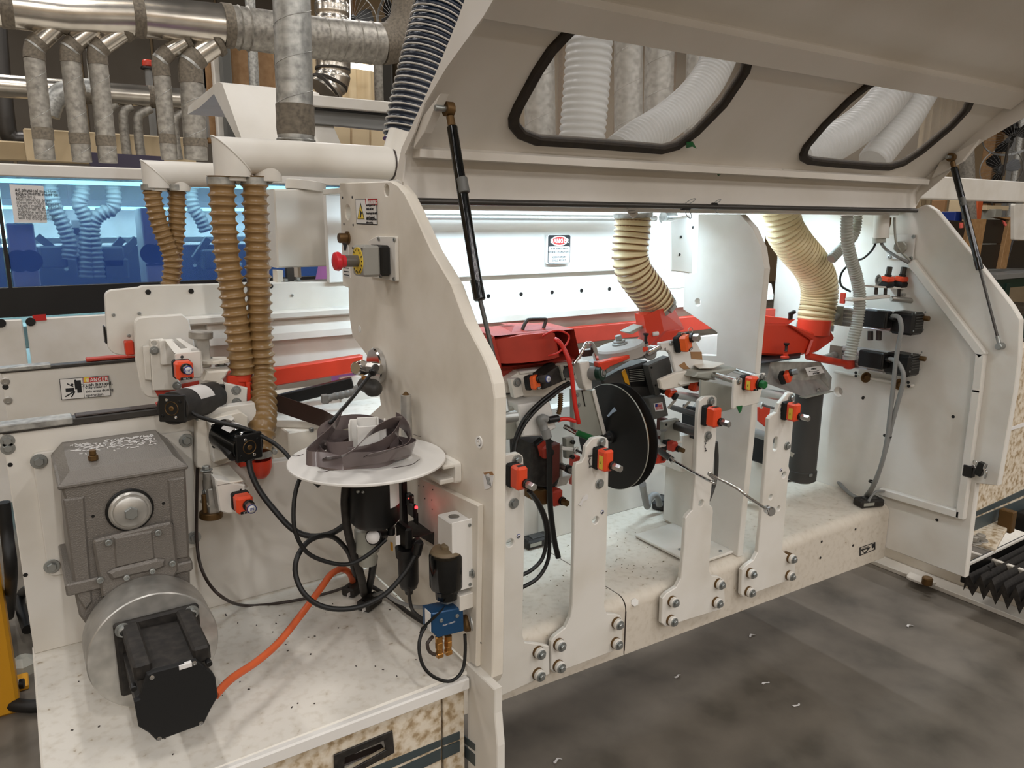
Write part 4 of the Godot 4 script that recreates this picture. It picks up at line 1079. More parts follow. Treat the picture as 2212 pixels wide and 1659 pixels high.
func _fan(label: String, c: Vector3, r: float, dir: Vector3) -> void:
	var t := thing("wall_fan", label, "fan")
	var z := dir.normalized()
	var x := Vector3.UP.cross(z).normalized()
	var y := z.cross(x)
	for k in 3:
		var a := TAU * k / 3.0 + 0.3
		var d := x * cos(a) + y * sin(a)
		var s := d.cross(z)
		part(t, "blade", G.new().ribbon([c + d * r * 0.12, c + d * r * 0.4, c + d * r * 0.65, c + d * r * 0.86], [(s + z * 0.5) * r * 0.22, (s + z * 0.45) * r * 0.5, (s + z * 0.4) * r * 0.6, (s + z * 0.35) * r * 0.42], r * 0.008), M.black)
	part(t, "hub", G.new().cyl(c - z * r * 0.1, c + z * r * 0.1, r * 0.14, 18, r * 0.03), M.black)
	part(t, "motor", G.new().cyl(c - z * r * 0.55, c - z * r * 0.12, r * 0.24, 18, r * 0.05), M.black)
	var cage := G.new()
	for k in 28:
		var a := TAU * k / 28.0
		var d := x * cos(a) + y * sin(a)
		cage.tube([c + z * r * 0.24 + d * r * 0.12, c + z * r * 0.2 + d * r * 0.6, c + z * r * 0.03 + d * r], r * 0.005, 4, false)
	part(t, "cage_wires", cage, M.cable_grey).set_meta("kind", "stuff")
	part(t, "rim", G.new().lathe([v(r * 0.985, -r * 0.06), v(r * 1.02, -r * 0.03), v(r * 1.02, r * 0.03), v(r * 0.985, r * 0.06), v(r * 0.985, -r * 0.06)], c, z, 40), M.cable_grey)
	part(t, "arm", G.new().cyl(c - z * r * 0.4, c - z * r * 0.4 + V(0, -r * 2.0, 0) - z * 0.1, r * 0.05, 8), M.dark_steel)

# ---- the far machine behind blue glass ----
func far_machine() -> void:
	var t := thing("far_machine", "long white machine with blue tinted glass guards standing behind the infeed", "machine")
	var z := -4.5
	var xr := 2.4
	var pt := func(px: Vector3) -> Vector3: return px
	var yb := V(.522,1.8466,-4.5).y
	var yg := V(.5162,1.7864,-4.5).y
	var yw := V(.465,1.2545,-4.5).y
	var yk := V(.342,1.1051,-4.5).y
	part(t, "top_beam", G.new().bx(V(-1.6, yg, z - 0.12), V(xr, yb, z + 0.02), 0.006), M.white)
	part(t, "roof", G.new().bx(V(-1.6, yb - 0.03, z - 1.3), V(xr, yb - 0.002, z - 0.1), 0.004), M.white)
	part(t, "black_skirt", G.new().bx(V(-1.6, yk, z - 0.02), V(xr, yw, z), 0.003), M.black)
	var xs := V(-.0014,1.3013,-4.5).x
	part(t, "glass_guard", G.new().bx(V(-1.6, yw, z - 0.012), V(xs - 0.012, yg, z - 0.004), 0.001), M.blue_pane, "blue tinted glass guard")
	part(t, "glass_guard", G.new().bx(V(xs + 0.012, yw, z - 0.012), V(xr, yg, z - 0.004), 0.001), M.blue_pane, "blue tinted glass guard")
	part(t, "door_gap", G.new().bx(V(xs - 0.008, yk, z - 0.006), V(xs + 0.008, yg, z + 0.003), 0.0), M.black)
	part(t, "lower_door", G.new().bx(V(-1.6, 0.15, z - 0.02), V(xs + 0.03, yk - 0.01, z + 0.012), 0.006), M.white)
	part(t, "lower_door", G.new().bx(V(xs + 0.045, 0.15, z - 0.02), V(xr, yk - 0.01, z + 0.012), 0.006), M.white)
	part(t, "red_sticker", G.new().plate(2, [v(.0742,1.1125),v(.1321,1.1134),v(.1328,1.0827),v(.0728,1.0821)], z + 0.01, z + 0.016, [], 0.0), M.sign_red)
	for p in [V(.0628,1.0799,-4.485),V(-.0614,1.0817,-4.485)]: part(t, "lock_hole", G.new().cyl(p, p + V(0, 0, 0.004), 0.022, 14), M.black)
	part(t, "rear_wall", G.new().bx(V(-1.6, 0.4, z - 1.32), V(xr, yb, z - 1.28), 0.0), M.white)
	part(t, "end_wall", G.new().bx(V(xr, 0.15, z - 1.3), V(xr + 0.03, yb, z + 0.01), 0.0), M.white)
	# inside, seen through the glass: lit blue by its lamp and an added tube
	var gl := glow("machine_tube", Color(0.55, 0.88, 1.0), 7.0)
	t = thing("machine_lamp", "bright cyan lamp tube inside the far machine behind the blue glass", "lamp")
	part(t, "housing", G.new().bx(V(-0.8, 1.66, z - 0.98), V(2.1, 1.70, z - 0.90)), M.white_clean)
	part(t, "tube", G.new().bx(V(-0.8, 1.64, z - 0.97), V(2.1, 1.658, z - 0.91), 0.002), gl)
	area(V(0.65, 1.632, z - 0.92), Vector2(0.08, 2.8), Color(0.70, 0.9, 1.0), 4.0, V(0, -1, -0.25), "machine_lamp_light")
	part(t, "added_front_tube", G.new().bx(V(-0.8, yg - 0.02, z - 0.28), V(2.1, yg, z - 0.24), 0.002), gl)  # second tube, added to brighten the hoses and boxes from the front
	area(V(0.65, yg - 0.03, z - 0.26), Vector2(0.03, 2.8), Color(0.70, 0.9, 1.0), 1.5, V(0, -1, -0.6), "machine_lamp_light")  # light of the added tube
	t = thing("inner_works", "dark perforated plate, rails and slide units inside the far machine", "machine works")
	part(t, "dark_plate", G.new().bx(V(-1.5, 1.15, z - 1.0), V(2.3, 1.42, z - 0.96), 0.004), M.grey_dark)
	part(t, "rail", G.new().bx(V(-1.5, 1.44, z - 0.9), V(2.3, 1.475, z - 0.84), 0.004), M.hose_grey)
	part(t, "rail", G.new().bx(V(-1.5, 1.16, z - 0.7), V(2.3, 1.20, z - 0.6), 0.004), M.white)
	part(t, "conveyor", G.new().bx(V(-1.5, 0.9, z - 0.8), V(2.3, 1.02, z - 0.3), 0.004), M.hose_grey)
	for q in [[V(.1547,1.4905,-5.05), V(.2455,1.3993,-5.05)], [V(.5837,1.4736,-5.05), V(.515,1.394,-5.05)], [V(.6516,1.4742,-5), V(.5422,1.3553,-5)], [V(.3117,1.516,-5), V(.3758,1.5156,-5)], [V(1.0541,1.4703,-5), V(.963,1.3451,-5)]]:
		part(t, "slide_arm", G.new().bar(q[0], q[1], 0.05, 0.04), M.grey_paint)
	for p in [V(.2157,1.3784,-4.95),V(.5023,1.3718,-4.95),V(.3914,1.3222,-4.95),V(1.0609,1.345,-4.95),V(.5197,1.3051,-4.95)]: part(t, "head_block", G.new().box(p, Vector3(0.13, 0.12, 0.1), 0.01), M.grey_paint)
	for i in 16: part(t, "plate_hole", G.new().cyl(V(-0.3 + i * 0.15, 1.28, z - 0.958), V(-0.3 + i * 0.15, 1.28, z - 0.955), 0.012, 8), M.hose_grey)
	part(t, "vertical_strut", G.new().bx(V(.3317,1.3559,-5.1), V(.3816,1.5798,-5.05), 0.003).bx(V(.3338,1.6714,-5.2), V(.3521,1.7878,-5.15), 0.003), M.white)
	for k in 2:
		var a: Vector3 = [V(.0149,1.2406,-4.85), V(.6328,1.2222,-4.85)][k]
		var b: Vector3 = [V(.132,1.5648,-4.6), V(.7409,1.645,-4.6)][k]
		t = thing("control_box", ["white control cabinet with two round fan openings below the paper notice, inside the far machine", "white control cabinet with two round fan openings behind the rear brown hoses"][k], "control box")
		part(t, "case", G.new().bx(a, b, 0.006), M.white)
		for s in [0.28, 0.72]:
			var cx := lerpf(a.x, b.x, s)
			var cy := lerpf(a.y, b.y, 0.42)
			part(t, "fan_opening", G.new().cyl(V(cx, cy, -4.60), V(cx, cy, -4.594), 0.055, 20), M.black)
		part(t, "lower_gap", G.new().bx(V(minf(a.x, b.x), lerpf(a.y, b.y, 0.27), -4.602), V(maxf(a.x, b.x), lerpf(a.y, b.y, 0.285), -4.597), 0.0), M.black)
	var rib := [0.0, 0.5, 1.0, 0.5]
	for q in [[[V(.2394,1.8001,-4.9),V(.2388,1.7151,-4.9),V(.2556,1.6295,-4.9),V(.2815,1.5427,-4.9),V(.2989,1.4547,-4.9),V(.2896,1.3662,-4.9)], "left grey ribbed hose curving right behind the blue glass"], [[V(.3978,1.8052,-4.9),V(.3844,1.7182,-4.9),V(.368,1.6681,-4.9),V(.3831,1.6182,-4.9),V(.3971,1.5552,-4.9),V(.3809,1.4409,-4.9),V(.3649,1.2609,-4.9)], "middle grey ribbed hose bowing left behind the blue glass"], [[V(.5395,1.8098,-4.9),V(.5437,1.7088,-4.9),V(.5305,1.645,-4.9),V(.4791,1.619,-4.9),V(.4362,1.5807,-4.9),V(.4183,1.5171,-4.9),V(.4195,1.4146,-4.9),V(.4202,1.2589,-4.9)], "grey ribbed hose with a sharp S bend behind the blue glass"], [[V(.9692,1.7971,-4.9),V(.9535,1.7301,-4.9),V(.9626,1.6499,-4.9),V(.9949,1.5961,-4.9),V(1.0229,1.5142,-4.9)], "grey ribbed hose right of the rear brown pair behind the blue glass"]]:
		var h := thing("grey_hose", q[1], "hose")
		part(h, "hose", hose(q[0], 0.042, 0.026, 0.009, 16, rib), M.hose_grey)
	# notice on the glass
	t = thing("paper_notice", "white paper notice about machine adjustments taped on the blue glass", "notice")
	var c := [V(.0501,1.7476,-4.49),V(.1914,1.7427,-4.49),V(.1883,1.5703,-4.49),V(.0504,1.57,-4.49)]
	var R: Vector3 = (c[1] - c[0]).normalized()
	var U := Vector3.UP
	part(t, "paper", G.new().plate(2, [v(.0503,1.7498),v(.1916,1.7449),v(.1881,1.568),v(.0502,1.5678)], -4.494, -4.49, [], 0.0), M.paper)
	var lines := ["All physical machine", "adjustments must be", "made by a", "Maintenance team", "member only!! Anyone", "caught making physical", "adjustments to a", "machine without", "Maintenance present", "will be disciplined!!!"]
	for i in lines.size():
		var p: Vector3 = (c[0] as Vector3).lerp(c[3], 0.13 + i * 0.083).lerp((c[1] as Vector3).lerp(c[2], 0.13 + i * 0.083), 0.14)
		letters(t, lines[i], p + V(0, 0, 0.001), R, U, 0.0205, M.ink, 0.0004, 0.86, "Droid Sans", 700 if i < 2 else 400, HORIZONTAL_ALIGNMENT_LEFT)
	solo("lilac_cloth", "lilac cloth showing in the gap between the cover box and the side panel", "cloth", G.new().lathe([v(0.17, -1.35), v(0.16, -0.3), v(0.155, -0.1), v(0.14, 0.0), v(0.125, 0.06), v(0.08, 0.09), v(0, 0.1)], V(1.3182,1.3246,-3.4), Vector3.UP, 24), mat("lilac", Color(0.72, 0.47, 0.76), 0.8))

# ---- ducts, drop pipes, white chute ----
func spiral(o: Node3D, a: Vector3, b: Vector3, r: float, pitch: float, m: Material) -> void:
	var d := (b - a)
	var l := d.length()
	d = d / l
	var x := (Vector3.UP if absf(d.y) < 0.9 else Vector3.RIGHT).cross(d).normalized()
	var y := d.cross(x)
	var pts := []
	var n := int(l / pitch * 18)
	for i in n + 1:
		var t := float(i) / 18.0
		pts.append(a + d * minf(t * pitch, l) + (x * cos(TAU * t) + y * sin(TAU * t)) * r)
	part(o, "spiral_seam", G.new().tube(pts, r * 0.03, 5, false), m)

func ducts() -> void:
	var t := thing("main_duct", "big shiny round duct with tape bands crossing the top left, ending in a taped elbow", "duct")
	var ax := [V(-.1136,2.6566,-5),V(.4211,2.6622,-5),V(.7696,2.7034,-5),V(1.2424,2.7176,-5),V(1.4466,2.7157,-5),V(1.8562,2.719,-5),V(2.2469,2.7357,-5)]
	var rr := [0.094, 0.105, 0.110, 0.118, 0.122, 0.126, 0.130]
	part(t, "duct", G.new().tube([ax[0], ax[1], ax[2], ax[3]], [rr[0], rr[1], rr[2], rr[3]], 36), M.duct_shine)
	part(t, "duct", G.new().tube([ax[3], ax[4], ax[5], ax[6]], [rr[3], rr[4], rr[5], rr[6]], 36), M.galv_dull)
	part(t, "elbow", G.new().tube(spline([ax[6], V(2.3421,2.7617,-5), V(2.4409,2.8616,-5), V(2.4788,2.9831,-5), V(2.4971,3.1586,-5)], 0.03), 0.131, 28), M.tape_grey)
	for k in 6:
		var p: Vector3 = [V(1.3228,2.7153,-5),V(1.3773,2.7146,-5),V(1.8562,2.719,-5),V(1.965,2.7241,-5),V(2.0764,2.7293,-5),V(2.174,2.7327,-5)][k]
		part(t, "seam_ring", G.new().lathe([v(0.118 + 0.002 * k, -0.006), v(0.128 + 0.0015 * k, 0), v(0.118 + 0.002 * k, 0.006)], p, ax[6] - ax[3], 36), M.galv_dull)
	for p in [[ax[2], 0.112], [V(1.2557,2.7168,-5), 0.121], [V(.1432,2.6614,-5), 0.101]]:
		part(t, "tape_band", G.new().lathe([v(p[1], -0.03), v(p[1] + 0.004, -0.028), v(p[1] + 0.004, 0.028), v(p[1], 0.03)], p[0], ax[3] - ax[2], 36), M.tape_grey)
	var drops := [[[V(.3893,2.6278,-5),V(.2833,2.515,-5),V(.254,2.4793,-5),V(.243,2.418,-5),V(.2456,2.2502,-5),V(.2375,1.9021,-5)], 0.050], [[V(.556,2.6197,-5),V(.4484,2.5259,-5),V(.4177,2.4846,-5),V(.4132,2.4203,-5),V(.4119,2.2168,-5),V(.4149,1.8975,-5)], 0.050], [[V(.6935,2.6185,-5),V(.5785,2.5273,-5),V(.5476,2.4902,-5),V(.5454,2.4227,-5),V(.5419,2.2031,-5),V(.5445,1.898,-5)], 0.050], [[V(1.0182,2.6052,-5),V(.9194,2.5331,-5),V(.87,2.4775,-5),V(.8702,2.3947,-5),V(.8733,2.2297,-5),V(.8703,1.9304,-5)], 0.046], [[V(1.1845,2.6153,-5),V(1.0788,2.5311,-5),V(1.0331,2.475,-5),V(1.0299,2.372,-5),V(1.0282,2.1897,-5),V(1.021,1.9371,-5)], 0.066]]
	for k in 5:
		var q: Array = drops[k][0]
		var r: float = drops[k][1]
		var d := thing("drop_pipe", ["first spiral drop pipe from the left under the big duct", "second spiral drop pipe from the left under the big duct", "third spiral drop pipe from the left under the big duct", "fourth spiral drop pipe, thinner, left of the white chute", "fifth and widest spiral drop pipe, behind the white chute"][k], "duct pipe")
		part(d, "branch", G.new().cyl(q[0], q[1], r, 24), M.duct_shine)
		part(d, "elbow", G.new().tube(spline([q[1], q[2], q[3]], 0.02), r * 1.05, 20), M.tape_grey)
		part(d, "elbow_gore", G.new().cyl(q[2] + (q[1] - q[2]) * 0.12, q[2] - (q[1] - q[2]) * 0.12, r * 1.10, 20), M.galv)
		part(d, "pipe", G.new().cyl(q[3], q[5], r, 24), M.galv_dull)
		spiral(d, q[3], q[5], r, 0.19, M.galv)
		part(d, "tape_band", G.new().cyl((q[5] as Vector3).lerp(q[4], 0.48), (q[5] as Vector3).lerp(q[4], 0.30), r * 1.05, 20), M.tape_grey)
		part(d, "saddle", G.new().cyl(q[0] + (q[0] - q[1]) * 0.1, q[0] + (q[1] - q[0]) * 0.12, r * 1.25, 20), M.tape_grey)
	t = thing("second_duct", "thinner shiny duct farther back, behind the drop pipes", "duct")
	var sa := V(-.1204,2.5318,-7)
	var sb := V(1.4534,2.5548,-7)
	part(t, "duct", G.new().cyl(sa, sb, 0.082, 28), M.duct_shine)
	for p in [V(.6409,2.5402,-7),V(1.1624,2.5479,-7)]: part(t, "tape_band", G.new().cyl(p - (sb - sa).normalized() * 0.06, p + (sb - sa).normalized() * 0.06, 0.088, 24), M.tape_grey)
	part(t, "clamp", G.new().cyl(V(.6801,2.5539,-7) - V(0.03, 0, 0), V(.7026,2.556,-7) + V(0.03, 0, 0), 0.09, 24), M.galv)
	part(t, "hanger_rod", G.new().cyl(V(.6935,2.5925,-7), V(.7044,2.9783,-7), 0.012, 8), M.galv)
	part(t, "branch_elbow", G.new().tube(spline([V(.5466,2.5357,-6.9),V(.4696,2.4958,-6.9),V(.4126,2.4119,-6.9),V(.3836,2.3371,-6.9)], 0.03), 0.075, 18), M.galv)
	var sm := [[[V(.8658,2.4738,-7),V(.8234,2.4426,-7),V(.8003,2.406,-7)], 0.034], [[V(.9711,2.4649,-7),V(.9211,2.4293,-7),V(.9043,2.393,-7),V(.9003,2.2091,-7),V(.9053,2.0485,-7)], 0.036], [[V(1.1131,2.4585,-7),V(1.0407,2.4138,-7),V(1.0098,2.3725,-7),V(1.0021,2.2151,-7),V(1.0078,2.0531,-7)], 0.036], [[V(1.3654,2.4493,-7),V(1.3047,2.4084,-7),V(1.2795,2.3629,-7),V(1.2796,2.1947,-7),V(1.2904,2.0658,-7)], 0.036]]
	for k in 4:
		part(t, "small_drop", G.new().tube(spline(sm[k][0], 0.04), sm[k][1], 14), M.galv_dull)
	t = thing("upright_duct", "wide galvanised spiral duct rising from the front collector pipe, taped near its foot", "duct")
	var ua := V(.7373,1.8067,-2.25)
	var ub := V(.7478,2.2649,-2.25)
	part(t, "pipe", G.new().cyl(ua, ub, 0.0515, 40), M.galv)
	spiral(t, ua + (ub - ua) * 0.06, ub, 0.0515, 0.105, M.galv)
	part(t, "tape_band", G.new().tube([ua + (ub - ua) * 0.055, ua + (ub - ua) * 0.10, ua + (ub - ua) * 0.17, ua + (ub - ua) * 0.235], [0.0525, 0.0545, 0.0535, 0.0545], 28), M.tape_grey)
	part(t, "joint_ring", G.new().cyl(ua + (ub - ua) * 0.018, ua + (ub - ua) * 0.03, 0.055, 36), M.galv)
	# white chute roof
	t = thing("chute_cover", "white folded sheet chute cover with a ridge, behind the wide upright duct", "cover")
	var cx := V(.7541,2.1065,-3.2).x
	var o := [v(-3.7992,2.052),v(-3.7657,2.0819),v(-3.1992,2.1081),v(-3.1298,2.092),v(-2.9067,1.8753),v(-2.9716,1.8772),v(-3.2733,2.0735),v(-3.5356,2.0543)]
	var gg := G.new().plate(0, o, cx, cx + 0.006, [], 0.0)
	var pr := [v(-3.7657,2.0819),v(-3.1992,2.1081),v(-3.1298,2.092),v(-2.8967,1.8649)]
	for i in 3: gg.quad(V(cx, pr[i].y, pr[i].x), V(cx, pr[i + 1].y, pr[i + 1].x), V(1.13, pr[i + 1].y, pr[i + 1].x), V(1.13, pr[i].y, pr[i].x), V(0, 1, [-0.7, 0.2, 0.9][i]))
	gg.quad(V(cx, o[6].y, o[6].x), V(cx, o[0].y, o[0].x), V(1.13, o[0].y, o[0].x), V(1.13, o[6].y, o[6].x), Vector3.DOWN)
	part(t, "sheet", gg, M.white)
	t = thing("canopy_beam", "white boxed canopy edge with a dark slot, between the upright duct and the blue hose", "cover")
	part(t, "edge", G.new().plate(2, [v(1.0166,2.0487),v(1.3918,2.0503),v(1.3906,2.008),v(1.0146,2.0092)], -2.95, -2.9, [], 0.003), M.white)
	part(t, "slot", G.new().plate(2, [v(1.0146,2.0092),v(1.3906,2.008),v(1.3904,2.0027),v(1.0142,2.0027)], -2.96, -2.93, [], 0.0), M.black)
	part(t, "soffit", G.new().plate(2, [v(1.0318,2.0113),v(1.4144,2.0096),v(1.4126,1.9464),v(1.0287,1.954)], -3.0, -2.96, [], 0.002), M.cable_grey)
	for k in 4: part(t, "rear_panel", G.new().plate(2, [[v(1.1511,2.0017),v(1.2477,2.0009),v(1.3324,1.999),v(1.4217,1.9972),v(1.5343,1.9967)][k] + v(0.004, 0), [v(1.1511,2.0017),v(1.2477,2.0009),v(1.3324,1.999),v(1.4217,1.9972),v(1.5343,1.9967)][k + 1] - v(0.004, 0), [v(1.1427,1.8435),v(1.2404,1.8479),v(1.3261,1.8517),v(1.4164,1.8557),v(1.53,1.8608)][k + 1] - v(0.004, 0), [v(1.1427,1.8435),v(1.2404,1.8479),v(1.3261,1.8517),v(1.4164,1.8557),v(1.53,1.8608)][k] + v(0.004, 0)], -3.32, -3.3, [], 0.002), M.canvas)
	# cream partitions behind the far machine
	for q in [[V(-.1413,2.0367,-7.6), V(.2298,2.188,-7.5), "low cream partition panel at the far left behind the drop pipes"], [V(.2186,2.0177,-7.3), V(1.4696,2.2661,-7.2), "wide cream partition panel behind the drop pipes"]]:
		solo("partition", q[2], "partition", G.new().bx(q[0], q[1], 0.01), M.canvas)
	solo("dark_lid", "dark purple-grey sheet lid leaning over the far machine's roof", "lid", G.new().plate(2, [v(.5091,2.0101),v(.9789,2.0032),v(.9699,1.8989),v(.6424,1.887),v(.5341,1.889)], -5.84, -5.8, [], 0.004), mat("lid_purple", Color(0.22, 0.20, 0.27), 0.35))
	t = thing("beacon", "red warning beacon on a grey pole behind the drop pipes", "beacon")
	part(t, "pole", G.new().cyl(V(V(1.1978,2.1164,-7.6).x, 0.0, -7.6), V(1.2151,2.8541,-7.6), 0.03, 12), M.cable_grey)
	part(t, "beacon_base", G.new().cyl(V(1.2151,2.8541,-7.6), V(1.2149,2.873,-7.6), 0.06, 16), M.black)
	part(t, "lens", G.new().cyl(V(1.2149,2.873,-7.6), V(1.2164,2.9297,-7.6), 0.045, 18, 0.01), M.red)
	t = thing("drain_pipe", "dark galvanised pipe with an elbow at the far left edge", "pipe")
	part(t, "pipe", G.new().tube(spline([V(.1619,3.2709,-8),V(.1389,2.8011,-8),V(.1284,2.4311,-8),V(.1349,2.2587,-8),V(.1792,2.2386,-8),V(.2536,2.2429,-8)], 0.05), 0.07, 14), M.dark_steel)
	for q in [[V(1.6491,2.3326,-8), V(1.7668,3.2397,-7.9), "pale grey door leaf right of the widest drop pipe", M.cable_grey], [V(1.811,2.2915,-7.9), V(1.9014,3.2386,-7.8), "white steel upright behind the white chute", M.white], [V(1.8626,2.2944,-7.9), V(1.9517,3.2269,-7.7), "dark grey steel upright behind the white chute", M.grey_paint], [V(1.9494,2.2992,-7.9), V(2.3847,3.2782,-7.8), "tan wall board between the steel uprights and the upright duct", M.wood_tan], [V(1.7306,2.2945,-8), V(1.8752,3.2533,-7.9), "tan strip of wall board beside the pale door leaf", M.wood_tan], [V(3.2655,2.6893,-7.2), V(3.2486,3.4647,-7), "dark steel upright left of the blue hose", M.grey_dark], [V(3.3298,2.6946,-7.2), V(3.4303,3.4901,-7), "brown steel upright behind the blue hose", M.dust_brown]]:
		solo("wall_post", q[2], "post", G.new().bx(q[0], q[1], 0.01), q[3])
	solo("light_hose", "wire-wrapped pale pipe on the tan wall board", "pipe", G.new().cyl(V(V(2.0565,2.7665,-7.5).x, 0, -7.5), V(2.107,3.7526,-7.5), 0.045, 14), M.galv)
	t = thing("crimped_duct", "bright crimped duct bending left at its foot, right of the upright duct", "duct")
	var cp := spline([V(2.4994,3.4366,-6.5),V(2.4898,3.1507,-6.5),V(2.4823,2.8231,-6.5),V(2.4615,2.7291,-6.5),V(2.3923,2.6378,-6.5)], 0.03)
	part(t, "pipe", hose(cp, 0.145, 0.11, 0.012, 24, [0.0, 0.1, 0.15, 0.1, 0.0, 1.0]), M.duct_shine)
	for p in [[V(2.4785,2.83,-6.5), V(2.4777,2.8116,-6.5)], [V(2.4571,2.7213,-6.5), V(2.4478,2.6983,-6.5)], [V(2.41,2.6689,-6.5), V(2.393,2.6526,-6.5)]]: part(t, "dark_band", G.new().cyl(p[0], p[1], 0.148, 24), M.gasket)
	solo("canvas_curtain", "cream canvas curtain with a row of holes behind the big duct's elbow", "curtain", _drape(V(3.0093,3.0799,-8.5).x, V(3.8644,3.164,-8.5).x, 2.6, V(3.4689,3.3681,-8.5).y, -8.5, 0.04, 30), M.canvas)
	solo("slender_light", "slim bright strip light before the cream curtain under the big duct", "light", G.new().bar(V(3.269,3.2086,-8.2), V(3.6319,3.2,-8.2), 0.06, 0.05).cyl(V(3.3425,3.2118,-8.2), V(V(3.3425,3.2118,-8.2).x, 5.86, -8.2), 0.01, 6), glow("slim_tube", Color(1, 0.97, 0.9), 3.0))
	solo("mesh_pipe", "grey wire mesh conduit right of the cream curtain", "pipe", G.new().cyl(V(V(3.3274,2.7613,-7.4).x, 0, -7.4), V(3.3163,3.3011,-7.4), 0.07, 14), M.galv_dull)
	# ducts that show through the hood windows
	for q in [[V(1.644,1.8316,-2.3), V(1.6193,2.3921,-2.3), 0.055, "left galvanised duct behind the first hood window"], [V(2.0621,1.8523,-2.3), V(2.0335,2.4582,-2.3), 0.054, "middle galvanised duct behind the first hood window"], [V(2.4098,1.8826,-2.5), V(2.3875,2.5612,-2.5), 0.062, "right galvanised duct behind the first hood window"], [V(2.8424,1.917,-2.7), V(2.8237,2.6772,-2.7), 0.05, "slim pale duct behind the curved hose in the first hood window"]]:
		var d := thing("window_duct", q[3], "duct")
		part(d, "pipe", G.new().cyl(q[0], q[1], q[2], 28), M.galv)
		spiral(d, q[0], q[1], q[2], 0.13, M.galv)


# orange position counter: face centre f, looking along dir, upright along up
func counter(label: String, f: Vector3, dir: Vector3, up: Vector3, o := {}) -> Node3D:
	var t := thing("position_counter", label, "counter", "orange position counters")
	var z := dir.normalized()
	var y := (up - z * up.dot(z)).normalized()
	var x := y.cross(z)
	var w: float = o.get("w", 0.036)
	var h: float = o.get("h", 0.062)
	var d: float = o.get("d", 0.034)
	var b := Basis(x, y, z)
	var at := func(px: float, py: float, pz: float): return f + x * px + y * py + z * pz
	part(t, "body", G.new().box(at.call(0, 0, -d * 0.5), Vector3(w, h, d), 0.005, b), o.get("m", M.orange))
	part(t, "base", G.new().box(at.call(0, -0.001, -d - 0.008), Vector3(w * 1.06, h * 1.04, 0.02), 0.004, b), M.black_matt)
	var k: Vector2 = o.get("knob", v(0.004, -h * 0.16))
	var r: float = o.get("r", 0.0095)
	part(t, "collar", G.new().cyl(at.call(k.x, k.y, -0.001), at.call(k.x, k.y, 0.007), r * 1.25, 18), M.black)
	part(t, "knob", G.new().cyl(at.call(k.x, k.y, 0.006), at.call(k.x, k.y, o.get("len", 0.026)), r, 6 if o.get("hex", true) else 20, 0.0015), o.get("knob_m", M.steel))
	if o.has("disc"):
		var l: float = o.get("len", 0.026)
		part(t, "knob_ring", G.new().cyl(at.call(k.x, k.y, l), at.call(k.x, k.y, l + 0.0012), r * 1.02, 24, 0.0), M.blue_paint)
		part(t, "knob_label", G.new().cyl(at.call(k.x, k.y, l + 0.001), at.call(k.x, k.y, l + 0.0018), r * 0.82, 24, 0.0), M.paper)
		letters(t, o.disc, at.call(k.x, k.y, l + 0.002), x, y, r * 0.75, M.blue_paint, 0.0003, 1.0, "Droid Sans", 700)
	if o.has("digits"):
		var dy: float = o.get("dy", -h * 0.40)
		part(t, "window", G.new().box(at.call(0.001, dy, 0.0002), Vector3(w * 0.66, h * 0.15, 0.001), 0.0, b), M.black)
		letters(t, o.digits, at.call(0.001, dy, 0.0011), x, y, h * 0.15, M.paper, 0.0003)
	if o.get("top_plate", false):
		part(t, "number_plate", G.new().box(at.call(0.002, h * 0.5, -d * 0.42), Vector3(w * 0.62, 0.001, d * 0.34), 0.0, b), M.black)
	if o.has("sticker"):
		part(t, "yellow_sticker", G.new().box(at.call(-w * 0.5, -0.004, -d * 0.45), Vector3(0.0012, h * 0.62, d * 0.42), 0.0, b), M.label_yellow)
		letters(t, o.sticker, at.call(-w * 0.5 - 0.0008, -0.004, -d * 0.45), y, x, d * 0.3, M.ink, 0.0003, 1.0, "Droid Sans", 700)
	return t

